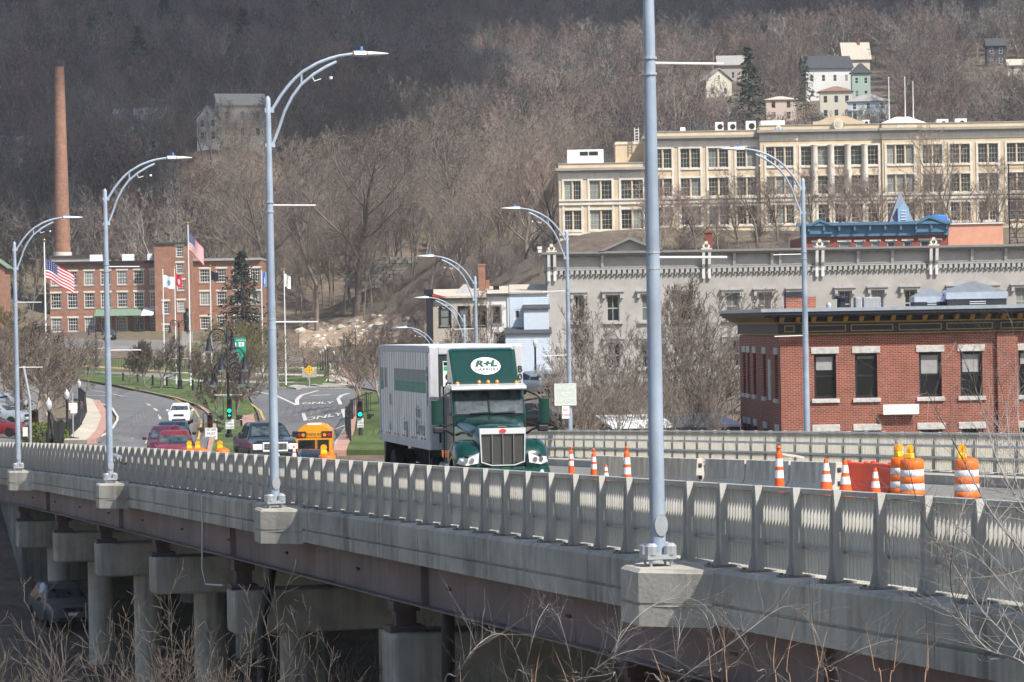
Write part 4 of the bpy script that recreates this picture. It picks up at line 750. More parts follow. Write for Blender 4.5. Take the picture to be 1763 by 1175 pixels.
# ------------------------------------------------------------------ row of small clapboard houses beside the grey building
pr_ = Plane(840, 640, 265.5)
X = lambda u: pr_(u, 560)[0]
Z = lambda v, u=840: pr_(u, v)[1]
def clap(root, x0, x1, z0, z1, m, rects, y=0.0, D=9):
    wall(root, rects, x0, x1, z0, z1, m, 0.15, y); part('body', m, root, (x0, x1, y + 0.15, y + D, z0, z1 - 0.003))
    cb_ = MB(); n = int((z1 - z0) / 0.16)
    for k in range(n):
        z = z0 + k * 0.16; segs = [(x0, x1)]
        for r in rects:
            if r[2] - 0.1 < z < r[3] + 0.1: segs = [q for a, b in segs for q in ((a, min(b, r[0] - 0.12)), (max(a, r[1] + 0.12), b)) if q[1] - q[0] > 0.05]
        for a, b in segs: cb_.add([(a, y - 0.035, z), (b, y - 0.035, z), (b, y - 0.004, z + 0.155), (a, y - 0.004, z + 0.155)], [(0, 1, 2, 3)]); cb_.add([(a, y - 0.035, z), (b, y - 0.035, z), (b, y - 0.002, z), (a, y - 0.002, z)], [(0, 1, 2, 3)])
    tag(cb_.build('clapboards', m, root), kind='stuff')
def trimwin(root, r, y, fm, gm='window_glass'):
    window(root, r, y + 0.1, fm, gm, 1, 2, 0.08); part('casing', fm, root, (r[0] - 0.12, r[0], y - 0.05, y - 0.001, r[2], r[3] + 0.14), (r[1], r[1] + 0.12, y - 0.05, y - 0.001, r[2], r[3] + 0.14), (r[0], r[1], y - 0.05, y - 0.001, r[3], r[3] + 0.14), (r[0] - 0.15, r[1] + 0.15, y - 0.07, y - 0.001, r[2] - 0.1, r[2]))
h1_ = thing('tan_house', 'tan clapboard row house with three dark windows', 'house', pr_.o + Vector((X(746), 0, 0)), 0); x0 = X(746); wd_ = X(838) - x0
rs = [(X(a) - x0, X(b) - x0, Z(561), Z(529)) for a, b in ((758, 775), (791, 808), (818, 835))] + [(X(a) - x0, X(b) - x0, Z(561) - 3, Z(529) - 3) for a, b in ((758, 775), (791, 808))]
clap(h1_, 0, wd_ - 0.02, -5, Z(513), 'tan_siding', rs)
for r in rs: trimwin(h1_, r, 0, 'black_paint')
MB().prism([(-0.2, Z(513) + 0.01), (9.2, Z(498)), (9.2, Z(498) + 0.15), (-0.2, Z(513) + 0.2)], 'x', -0.15, wd_).build('roof', 'roof_beige', h1_); part('fascia', 'black_paint', h1_, (-0.1, wd_ - 0.03, -0.25, -0.002, Z(514.5), Z(512.5)))
part('corner_post', 'black_paint', h1_, (-0.55, -0.02, -0.3, 0.5, -5, Z(507))); part('post_cap', 'black_paint', h1_, (-0.72, 0.05, -0.4, 0.6, Z(507) + 0.002, Z(497)))
MB().prism([(0.0, Z(504)), (1.2, Z(511)), (0.1, Z(511))], 'y', -0.5, -0.26).build('red_awning', 'red_paint', h1_)
h2_ = thing('white_row_house', 'narrow white row house between the tan and blue houses', 'house', pr_.o + Vector((X(838.5), 0.1, 0)), 0); x0 = X(838.5); wd_ = X(877) - x0
rs = [(X(847) - x0, X(862) - x0, Z(559), Z(528)), (X(853) - x0, X(869) - x0, Z(598), Z(575))]
wall(h2_, rs, 0, wd_, -5, Z(509), 'white_siding', 0.15); part('body', 'white_siding', h2_, (0, wd_, 0.15, 9, -5, Z(509) - 0.003))
for r in rs: trimwin(h2_, r, 0, 'grey_dark_trim')
MB().prism([(-0.2, Z(509) + 0.01), (9.2, Z(494)), (9.2, Z(494) + 0.15), (-0.2, Z(509) + 0.15)], 'x', 0.01, wd_).build('roof', 'roof_beige', h2_); MB().tube([(wd_ - 0.1, -0.08, Z(509)), (wd_ - 0.1, -0.08, -5)], 0.05, 6).build('downpipe', 'white_metal', h2_); part('eave', 'roof_dark', h2_, (0, wd_, -0.28, -0.2, Z(509) - 0.05, Z(509) + 0.15))
h3_ = thing('blue_row_house', 'pale blue clapboard house with boxy bay beside the grey building', 'house', pr_.o + Vector((X(877.5), 0, 0)), 0); x0 = X(877.5); wd_ = X(945) - x0
clap(h3_, 0, wd_, -5, Z(507), 'blue_siding', [(X(888) - x0, X(894) - x0, Z(548), Z(536))]); window(h3_, (X(888) - x0, X(894) - x0, Z(548), Z(536)), 0.1, 'roof_brown', 'window_dark', 1, 1)
MB().prism([(-0.2, Z(507) + 0.01), (9.2, Z(492)), (9.2, Z(492) + 0.15), (-0.2, Z(507) + 0.15)], 'x', 0.01, wd_).build('roof', 'roof_beige', h3_)
part('bay', 'blue_siding', h3_, (X(902) - x0, wd_ - 0.01, -1.3, -0.04, Z(569), Z(535))); MB().prism([(-1.45, Z(535)), (-0.04, Z(528)), (-0.04, Z(528) + 0.1), (-1.45, Z(535) + 0.1)], 'x', X(901) - x0, wd_ + 0.1).build('bay_roof', 'roof_dark', h3_)
clap(h3_, X(870) - x0, wd_ + 0.1, -5, Z(577), 'blue_siding', [], y=-2.6, D=2.5); MB().prism([(-2.8, Z(577)), (-0.04, Z(567)), (-0.04, Z(567) + 0.1), (-2.8, Z(577) + 0.1)], 'x', X(868) - x0, wd_ + 0.2).build('lower_roof', 'roof_dark', h3_)
t = thing('house_chimney', 'tall brick chimney on the row house roofs', 'chimney', pr_.o + Vector((X(830), 6, Z(504))), 0); part('stack', 'mill_brick', t, (-0.28, 0.28, -0.28, 0.28, 0, 2.3)); part('cap', 'mill_brick', t, (-0.34, 0.34, -0.34, 0.34, 2.302, 2.45)); part('short_flue', 'mill_brick', t, (0.32, 0.62, -0.25, 0.25, 0, 1.1))
t = thing('roof_skylight', 'grey pyramid skylight on the tan house roof', 'skylight', pr_.o + Vector((X(801), 4, Z(504))), 0); MB().loft([[(-0.9 * k, -0.7 * k, z), (0.9 * k, -0.7 * k, z), (0.9 * k, 0.7 * k, z), (-0.9 * k, 0.7 * k, z)] for k, z in ((1, 0), (0.15, 0.75))]).build('frame', 'roof_grey', t)
t = thing('roof_vent_box', 'dark capped vent box on the white row house roof', 'vent', pr_.o + Vector((X(855), 4.5, Z(504))), 0); part('box', 'roof_dark', t, (-0.25, 0.25, -0.25, 0.25, 0, 0.55)); part('cap', 'rust_steel', t, (-0.42, 0.42, -0.4, 0.4, 0.552, 0.72))
# low white-roofed shed
pw = Plane(1057, 760, 165); sh = thing('white_roofed_shed', 'low brick shed with a white roof behind the far railing', 'shed', pw.o, R(4)); X = lambda u: pw(u, 740)[0]; Z = lambda v, u=1100: pw(u, v)[1]
part('wall', 'mill_brick', sh, (0.1, X(1276), 0, 9, -5, Z(738))); part('trim', 'white_siding', sh, (0, 0.3, -0.05, 0.3, -5, Z(738) + 0.05)); MB().prism([(-0.15, Z(738)), (9, Z(727)), (9, Z(727) + 0.12), (-0.15, Z(738) + 0.12)], 'x', -0.1, X(1278)).build('roof', 'roof_white', sh)
# ------------------------------------------------------------------ brick mill with tower, far left
pm_ = Plane(87, 578, 560); ml = thing('brick_mill', 'long red brick mill with projecting square tower', 'mill building', pm_.o, 0); X = lambda u: pm_(u, 520)[0]; Z = lambda v, u=180: pm_(u, v)[1]
Lr = [(X(a - 8.7), X(a + 8.7), Z(z0), Z(z1)) for a in (96.5, 125, 154, 182.5, 211, 239.5, 267) for z0, z1 in ((491, 466.5), (530, 504), (570, 547))]
wall(ml, Lr, 0, X(271), -1.5, Z(455), 'mill_brick', 0.3); part('body', 'mill_brick', ml, (0, X(271), 0.3, 14, -1.5, Z(455) - 0.01)); part('eave', 'black_paint', ml, (-0.4, X(271), -0.6, 14.5, Z(455), Z(450)))
Rr_ = [(X(a - 8.7), X(a + 8.7), Z(z0, 380), Z(z1, 380)) for a in (353, 382, 411, 440) for z0, z1 in ((486, 463), (525, 502), (566, 545))]
wall(ml, Rr_, X(334), X(450), -1.5, Z(449, 390), 'mill_brick', 0.3); part('body', 'mill_brick', ml, (X(334), X(450), 0.3, 14, -1.5, Z(449, 390) - 0.01)); part('eave', 'roof_grey', ml, (X(334), X(451), -0.6, 14.5, Z(449, 390), Z(445, 390)))
Tr = [(X(a), X(b), Z(z0, 300), Z(z1, 300)) for a, b, z0, z1 in ((308, 321, 444, 425), (308, 321, 472, 454), (309, 322, 501, 483), (309, 322, 537, 518), (283, 295, 541, 519), (283, 295, 572, 560))]
wall(ml, Tr, X(271) + 0.001, X(334), -1.5, Z(421, 300), 'mill_brick', 0.3, -3.6); part('tower_body', 'mill_brick', ml, (X(271) + 0.001, X(334), -3.3, 6, -1.5, Z(421, 300) - 0.01)); part('tower_roof', 'roof_dark', ml, (X(271) - 0.25, X(334) + 0.3, -3.9, 6.2, Z(421, 300), Z(418, 300)))
for r, y in [(r, 0) for r in Lr + Rr_] + [(r, -3.6) for r in Tr]:
    window(ml, r, y + 0.18, 'white_siding', 'window_glass', 4, 4, 0.13, 0.05); part('lintel', 'cream_stone', ml, (r[0] - 0.15, r[1] + 0.15, y - 0.04, y - 0.001, r[3], r[3] + 0.3)); part('sill', 'cornice_grey', ml, (r[0] - 0.12, r[1] + 0.12, y - 0.08, y - 0.001, r[2] - 0.2, r[2]))
MB().prism([(-3.2, Z(545)), (-0.05, Z(534)), (-0.05, Z(534) + 0.1), (-3.2, Z(545) + 0.1)], 'x', X(165), X(270)).build('porch_roof', 'awning_green', ml)
MB().prism([(-5.5, Z(545)), (-0.05, Z(545) + 0.3), (-0.05, Z(531))], 'x', X(248), X(270) - 0.2).build('entrance_gable', 'roof_white', ml)
for u in (167, 185, 203, 221, 240): part('porch_post', 'rust_steel', ml, (X(u) - 0.08, X(u) + 0.08, -3.1, -2.95, -1.5, Z(545)))
for u0, u1, lb in ((149, 170, 'left white rooftop unit on the brick mill'), (205, 225, 'middle white rooftop unit on the brick mill'), (249, 259, 'narrow white rooftop unit next to the mill tower'), (262, 271, 'white rooftop unit touching the mill tower')):
    t = thing('mill_rooftop_unit', lb, 'rooftop unit', pm_.o + Vector((X((u0 + u1) / 2), 6, Z(450))), 0); w = (X(u1) - X(u0)) / 2; part('housing', 'roof_white', t, (-w, w, -0.8, 0.8, 0, 1.25), bev=0.05); part('curb', 'roof_grey', t, (-w - 0.1, w + 0.1, -0.9, 0.9, -0.2, -0.001))
# brick chimney and its boiler house
pc = Plane(108, 430, 600); ch = thing('mill_chimney', 'tall tapering brick factory chimney on the left', 'chimney', pc.o, 0); H = pc(100.5, 104)[1]
MB().lathe([(1.5, -0.5), (1.47, 0), (0.86, H - 1.2)], 28).build('shaft', 'chimney_brick', ch, smooth=40); MB().lathe([(0.95, H - 1.2), (1.02, H - 0.8), (1.02, H - 0.25), (0.9, H), (0.6, H)], 28).build('crown', 'roof_dark', ch); MB().lathe([(1.7, -1.5), (1.7, -0.5)], 28).build('plinth', 'cream_stone', ch)
bh = thing('boiler_house', 'low brown building under the brick chimney', 'building', pc.o + Vector((0, 0, -1.5)), 0); x0 = -1.8; part('wall', 'tan_siding', bh, (x0, 8.2, -3, 6, -9, 0)); part('roof', 'roof_dark', bh, (x0 - 0.3, 8.5, -3.3, 6.3, 0.002, 0.3))
# ------------------------------------------------------------------ hillside houses
def house(name, label, u, v, d, w, h, roofh, wm, rm, cols=3, rows=2, D=None, rz=0.0, gable='side', porch=None, chim=None, fm='white_metal'):
    p = W(u, v, d) if d < 600 else G(u, v, 600, 1250); k = p.y / d; g = thing(name, label, 'house', p, rz); g.scale = (k, k, k); D = D or w * 0.7; hw = w / 2
    rs = []
    for i in range(cols):
        for j in range(rows): cx = -hw + w * (i + 0.5) / cols; z0 = 0.7 + j * (h / rows); rs.append((cx - 0.45, cx + 0.45, z0, z0 + min(1.6, h / rows - 1.0)))
    wall(g, rs, -hw, hw, -14, h, wm, 0.12); part('body', wm, g, (-hw, hw, 0.12, D, -14, h - 0.002))
    for r in rs: window(g, r, 0.08, fm, 'window_glass', 1, 2, 0.08)
    if gable == 'side': MB().prism([(-0.5, h - 0.05), (D / 2, h + roofh), (D + 0.5, h - 0.05), (D + 0.5, h + 0.15), (D / 2, h + roofh + 0.25), (-0.5, h + 0.15)], 'x', -hw - 0.4, hw + 0.4).build('roof', rm, g); MB().prism([(0, h), (D, h), (D / 2, h + roofh)], 'x', -hw, hw).build('gable_end', wm, g)
    elif gable == 'front': MB().prism([(-hw - 0.5, h - 0.05), (0, h + roofh), (hw + 0.5, h - 0.05), (hw + 0.5, h + 0.15), (0, h + roofh + 0.25), (-hw - 0.5, h + 0.15)], 'y', -0.4, D + 0.4).build('roof', rm, g); MB().prism([(-hw, h), (hw, h), (0, h + roofh)], 'y', 0.0, D).build('gable_end', wm, g); window(g, (-0.4, 0.4, h + 0.3, h + 1.5), -0.06, fm, 'window_glass', 1, 2, 0.1)
    else: MB().loft([[((-hw - 0.4) * k, D / 2 - (D / 2 + 0.4) * k, z), ((hw + 0.4) * k, D / 2 - (D / 2 + 0.4) * k, z), ((hw + 0.4) * k, D / 2 + (D / 2 + 0.4) * k, z), ((-hw - 0.4) * k, D / 2 + (D / 2 + 0.4) * k, z)] for k, z in ((1, h), (1, h + 0.15), (0.12, h + roofh))]).build('roof', rm, g)
    if porch: part('porch_roof', rm, g, (porch[0], porch[1], -2.2, -0.002, 2.7, 2.9)); part('porch_floor', wm, g, (porch[0], porch[1], -2.2, -0.002, -14, 0)); [part('porch_post', fm, g, (x - 0.08, x + 0.08, -2.1, -1.95, 0.002, 2.698)) for x in np.linspace(porch[0] + 0.1, porch[1] - 0.1, 4)]
    if chim is not None: part('chimney', 'dark_brick', g, (chim - 0.3, chim + 0.3, D * 0.4, D * 0.4 + 0.6, h, h + roofh + 1.2))
    return g
house('hill_house', 'large white gabled house on the left hillside behind the street lamp', 418, 240, 660, 9.5, 6.8, 2.4, 'cream_siding', 'roof_beige', 3, 2, rz=R(14))
house('hill_house', 'square house with beige hipped roof and red porch rail above the street lamp', 480, 222, 668, 7.5, 4.6, 1.9, 'tan_siding', 'roof_beige', 2, 1, gable='hip', porch=(-3.5, 3.5))
house('hill_house', 'white gabled house half hidden by trees left of the hill', 235, 262, 682, 11, 6.2, 3.0, 'cream_siding', 'roof_grey', 3, 2, gable='side', rz=R(-10), porch=(-5.5, 0))
house('hill_house', 'narrow white gable house among the hillside trees', 358, 246, 690, 4.6, 5.2, 2.6, 'white_siding', 'roof_grey', 2, 2, gable='front')
house('hill_house', 'pale house low at the left edge of the hillside', 22, 290, 690, 7.5, 4.6, 2.2, 'cream_siding', 'roof_grey', 3, 1, rz=R(10))
house('hill_house', 'small white house glimpsed behind the brick chimney', 140, 282, 700, 6, 3.6, 1.6, 'cream_siding', 'roof_grey', 3, 1)
house('hill_house', 'small dark house between the trees above the middle of the hill', 775, 165, 820, 8, 4.0, 2.0, 'tan_siding', 'roof_grey', 3, 1)
house('hill_house', 'white three-storey house with dark slate roof on the right hillside', 1428, 172, 800, 11.5, 7.6, 3.2, 'white_siding', 'roof_dark', 4, 2, rz=R(6), D=9)
house('hill_house', 'green house with dark roof beside the white hillside house', 1483, 172, 815, 4.6, 6.6, 2.6, 'green_siding', 'roof_dark', 2, 2, gable='hip')
house('hill_house', 'house with big pale roof behind the green hillside house', 1475, 130, 850, 7, 4, 4.5, 'cream_siding', 'roof_beige', 2, 1, rz=R(5), chim=1.0)
house('hill_house', 'cream house with brown hipped roof low on the right hillside', 1440, 206, 770, 7.6, 6.6, 1.4, 'cream_siding', 'roof_brown', 3, 2, gable='hip', rz=R(-4), fm='grey_dark_trim')
house('hill_house', 'pale turquoise house with light grey roof on the right hillside', 1495, 212, 760, 9.5, 5.0, 1.9, 'teal_siding', 'roof_grey', 3, 2, gable='hip', rz=R(-8), porch=(-5, -1))
house('hill_house', 'pink house with stepped top beside the dark spruce', 1345, 210, 775, 7.2, 5.2, 1.0, 'pinkish_siding', 'pinkish_siding', 2, 2, gable='hip', fm='red_paint')
house('hill_house', 'pale grey gabled house left of the dark spruce', 1238, 168, 800, 6.5, 4.0, 3.0, 'cream_siding', 'roof_grey', 2, 1, gable='front', rz=R(12))
house('hill_house', 'grey-roofed house above the pale gable by the spruce', 1262, 140, 835, 7.5, 4.0, 2.5, 'tan_siding', 'roof_grey', 3, 1)
house('hill_house', 'lone dark house high at the right edge of the hill', 1715, 115, 880, 5, 5.5, 2.0, 'roof_dark', 'roof_dark', 2, 2)
house('hill_house', 'small pale cottage high at the far right edge', 1752, 130, 870, 5, 2.6, 1.6, 'cream_siding', 'roof_beige', 2, 1)
house('red_gable_house', 'red brick gable end at the far left edge beside the mill', -34, 500, 520, 8, 3.4, 3.2, 'mill_brick', 'awning_green', 2, 1, gable='front')
# ------------------------------------------------------------------ semi-trailer and tractor
TY = R(11.5); tp_ = W(819, 600, 88.9); ts, tt_ = ST(tp_.x, tp_.y); TR0 = Vector((tp_.x, tp_.y, ZC + zd(ts) + ROADZ))
def wheel(parent, x, y, r, w, rim='galvanized', name='wheel', hub=0.55):
    o = MB().lathe([(r * 0.55, -w / 2), (r * 0.93, -w / 2), (r, -w * 0.35), (r, w * 0.35), (r * 0.93, w / 2), (r * 0.55, w / 2)], 24).build(name, 'rubber', parent, smooth=35); o.location = (x, y, r); o.rotation_euler.y = R(90)
    MB().lathe([(r * 0.2, -w * 0.45), (r * hub, -w * 0.42), (r * hub, w * 0.42), (r * 0.2, w * 0.45)], 16).build('rim', rim, o, smooth=35); return o
tl = thing('semi_trailer', 'white ribbed box trailer with green stripe behind the green truck', 'trailer', TR0, TY)
part('box_body', 'trailer_white', tl, (-1.28, 1.28, 0.06, 8.5, 1.3, 4.0))
part('top_rail', 'trailer_grey', tl, (-1.31, 1.31, 0.05, 8.53, 3.86, 4.02), bev=0.03); part('bottom_rail', 'trailer_grey', tl, (-1.30, 1.30, 0.05, 8.52, 1.2, 1.42))
part('roof_sheet', 'trailer_white', tl, (-1.29, 1.29, 0.07, 8.5, 4.022, 4.05))
part('front_frame', 'trailer_grey', tl, (-1.30, -1.05, -0.02, 0.05, 1.2, 4.02), (1.05, 1.30, -0.02, 0.05, 1.2, 4.02), (-1.05, 1.05, -0.02, 0.05, 3.8, 4.02), (-1.05, 1.05, -0.02, 0.05, 1.2, 1.4), bev=0.03)
part('front_panel', 'panel_dark', tl, (-1.05, 1.05, 0.02, 0.055, 1.4, 3.8))
part('corner_post', 'trailer_grey', tl, (-1.312, -1.27, 0.0, 0.5, 1.42, 3.86)); part('rear_post', 'trailer_grey', tl, (-1.312, -1.27, 8.4, 8.53, 1.2, 3.86))
for k in range(19): part('side_seam', 'stripe_grey', tl, (-1.2875, -1.279, 0.612 + k * 0.41, 0.628 + k * 0.41, 1.43, 3.855))
def sideband(m, y0, y1, z0, z1):
    for k in range(20):
        a, b = max(y0, 0.51 if k == 0 else 0.215 + k * 0.41), min(y1, 0.615 + k * 0.41)
        if b > a: part('stripe', m, tl, (-1.2845, -1.2805, a, b, z0, z1))
sideband('stripe_grey', 0.51, 5.9, 3.05, 3.38); sideband('stripe_green', 0.51, 5.9, 2.74, 3.047); sideband('stripe_grey', 7.3, 7.7, 2.8, 3.38); sideband('stripe_green', 7.9, 8.38, 2.74, 3.0); sideband('stripe_grey', 7.9, 8.38, 3.003, 3.38)
SIDE = (R(90), 0, R(-90))
for k, c in enumerate('B0151'): text(c, tl, (-1.318, 0.26, 3.36 - k * 0.215), 0.26, 'black_print', SIDE, 0.006)
for k, c in enumerate('B01'): text(c, tl, (1.22, -0.03, 3.36 - k * 0.215), 0.24, 'black_print', (R(90), 0, 0), 0.006)
for tx, y, z, sz, m in (('R', 6.6, 2.45, 0.5, 'grey_print'), ('this', 1.9, 2.2, 0.5, 'grey_print'), ('ing', 4.0, 1.8, 0.56, 'grey_print'), ('Drive', 1.6, 1.75, 0.6, 'grey_print'), ('AL', 6.7, 1.68, 0.34, 'grey_print')): text(tx, tl, (-1.306, y, z), sz, m, SIDE, 0.002)
for k in range(11): part('reflector', 'red_print', tl, (-1.308, -1.303, 0.75 + k * 0.75 + (k % 2) * -0.2, 0.93 + k * 0.75 + (k % 2) * -0.2, 1.45, 1.5))
sg_ = part('poster', 'white_print', tl, (-0.92, 0.9, 0.005, 0.019, 2.45, 3.62)); part('poster_stripe', 'truck_green', sg_, (-0.9, 0.88, 0.002, 0.0045, 3.5, 3.6)); part('poster_stripe', 'bright_green', sg_, (-0.9, 0.88, 0.002, 0.0045, 3.36, 3.48))
for tx, z, sz, b in (('ONE DAY', 3.18, 0.27, 0.012), ('ONE CALL', 2.96, 0.27, 0.012), ('1-2 DAY', 2.75, 0.21, 0), ('TO', 2.56, 0.21, 0)): text(tx, tl, (-0.86, 0.002, z), sz, 'black_print' if b == 0 else 'truck_green', (R(90), 0, 0), b, align='LEFT')
for x in (-1.05, -0.72, 0.72, 1.05): wheel(tl, x, 7.0, 0.5, 0.28)
part('axle', 'black_metal', tl, (-1.0, 1.0, 6.93, 7.07, 0.43, 0.57)); part('suspension', 'black_metal', tl, (-0.5, 0.5, 6.2, 7.8, 0.6, 1.2)); part('landing_gear', 'black_metal', tl, (-0.9, -0.78, 2.4, 2.55, 0.35, 1.2), (0.78, 0.9, 2.4, 2.55, 0.35, 1.2))
for x in (-1, 1): MB().prism([(8.1, 1.2), (8.5, 1.2), (8.5, 0.5), (8.4, 0.45)], 'x', x * 1.1 - 0.1, x * 1.1 + 0.1).build('rear_guard', 'black_metal', tl)
part('mud_flap', 'rubber', tl, (-1.25, -0.6, 7.75, 7.77, 0.3, 1.2))
tk = thing('truck_tractor', 'dark green day-cab truck tractor with chrome grille on the bridge', 'truck', TR0 + Vector((-0.05, 0, 0)), R(8.5))
MB().prism([(-0.95, 0.85), (-2.78, 0.85), (-2.82, 2.2), (-2.42, 2.95), (-0.95, 2.98)], 'x', -0.98, 0.98).build('cab', 'truck_green', tk, bev=0.07)
MB().prism([(-2.30, 2.99), (-0.92, 2.99), (-0.92, 3.93), (-1.25, 3.97), (-1.5, 3.93), (-2.2, 3.12)], 'x', -0.88, 0.88).build('roof_fairing', 'truck_green', tk, bev=0.09)
for s in (-1, 1): MB().loft([[(s * 0.88, -2.26, 3.03), (s * 0.73, -2.24, 3.06), (s * 0.88, -2.0, 3.03)], [(s * 0.9, -1.5, 3.93), (s * 0.81, -1.53, 3.92), (s * 0.9, -1.2, 3.93)]]).build('fairing_edge', 'truck_green', tk)
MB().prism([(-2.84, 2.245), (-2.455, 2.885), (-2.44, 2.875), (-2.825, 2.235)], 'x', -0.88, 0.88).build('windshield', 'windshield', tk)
part('windshield_seal', 'rubber', tk, (-0.9, 0.9, -2.835, -2.80, 2.2, 2.235)); MB().cbox((0, -2.655, 2.565), (0.05, 0.03, 0.76), rx=R(-31)).build('windshield_divider', 'rubber', tk)
MB().prism([(-2.86, 2.90), (-2.80, 2.86), (-2.40, 2.98), (-2.40, 3.03), (-2.8, 2.97)], 'x', -1.0, 1.0).build('sun_visor', 'bright_chrome', tk, bev=0.015)
for s in (-1, 1):
    MB().prism([(-2.62, 2.2), (-1.5, 2.2), (-1.5, 2.8), (-2.35, 2.8)], 'x', s * 0.984 - 0.004, s * 0.984 + 0.004).build('side_window', 'car_glass', tk); d = part('door_seam', 'rubber', tk, (s * 0.983 - 0.003, s * 0.983 + 0.003, -1.42, -1.40, 0.95, 2.85))
    part('door_handle', 'black_metal', tk, (s * 1.0 - 0.02, s * 1.0 + 0.02, -1.65, -1.5, 1.9, 1.95))
for x in (-0.78, -0.2, 0.04, 0.28, 0.8): MB().lathe([(0.055, 0), (0.05, 0.05), (0.02, 0.075)], 10, (x, -2.35, 3.05 if abs(x) < 0.5 else 3.02)).build('marker_light', 'amber_lens', tk, smooth=60)
for x in (-0.35, 0.25): MB().cbox((x + 0.12, -2.86, 2.27), (0.62, 0.02, 0.025), ry=R(-3)).build('wiper', 'black_metal', tk)
# hood
def hr(y, hw, zt, zb): return [(-hw, y, zb), (-hw, y, zt - 0.30), (-hw * 0.93, y, zt - 0.12), (-hw * 0.72, y, zt - 0.02), (-hw * 0.3, y, zt + 0.02), (hw * 0.3, y, zt + 0.02), (hw * 0.72, y, zt - 0.02), (hw * 0.93, y, zt - 0.12), (hw, y, zt - 0.30), (hw, y, zb)]
MB().loft([hr(-5.10, 0.60, 1.86, 0.95), hr(-5.0, 0.64, 1.93, 0.95), hr(-4.4, 0.72, 2.02, 0.95), hr(-3.5, 0.84, 2.12, 0.95), hr(-2.78, 0.95, 2.20, 0.95)]).build('hood', 'truck_green', tk, smooth=50)
def frame(name, m, parent, x0, x1, z0, z1, w, y0, y1, bev=0.0): return part(name, m, parent, (x0, x1, y0, y1, z0, z0 + w), (x0, x1, y0, y1, z1 - w, z1), (x0, x0 + w, y0, y1, z0 + w, z1 - w), (x1 - w, x1, y0, y1, z0 + w, z1 - w), bev=bev)
gr = MB(); gp = [(-0.60, 1.93), (0.60, 1.93), (0.57, 1.05), (0.3, 0.96), (-0.3, 0.96), (-0.57, 1.05)]; gi = [(-0.565, 1.78), (0.565, 1.78), (0.545, 1.07), (0.29, 0.985), (-0.29, 0.985), (-0.545, 1.07)]
gr.loft([[(x, -5.18, z) for x, z in gp], [(x, -5.18, z) for x, z in gi]], caps=False); gr.loft([[(x, -5.18, z) for x, z in gi], [(x, -5.12, z) for x, z in gi]], caps=False); gr.loft([[(x, -5.18, z) for x, z in gp], [(x * 1.02, -5.08, z) for x, z in gp]], caps=False)
gr.build('grille_surround', 'bright_chrome', tk)
gmat = mat('grille_mesh', (0.085, 0.083, 0.075), 0.5, metal=0.6, var=0.3, scale=60)
for k in range(4):
    a, b = -0.556 + k * 0.28, -0.556 + k * 0.28 + 0.265
    g_ = part('grille_screen', 'grille_mesh', tk, (a, b, -5.135, -5.125, 1.0 if k in (1, 2) else 1.05, 1.78))
    if k: part('grille_bar', 'chrome', tk, (a - 0.014, a + 0.004, -5.19, -5.13, 1.0, 1.79))
MB().disc((0, -5.195, 1.855), 0.055, 'y', 0.02, 16, 1.6).build('badge', 'red_print', tk); MB().cbox((0, -5.05, 1.97), (0.24, 0.08, 0.03)).build('hood_ornament', 'chrome', tk)
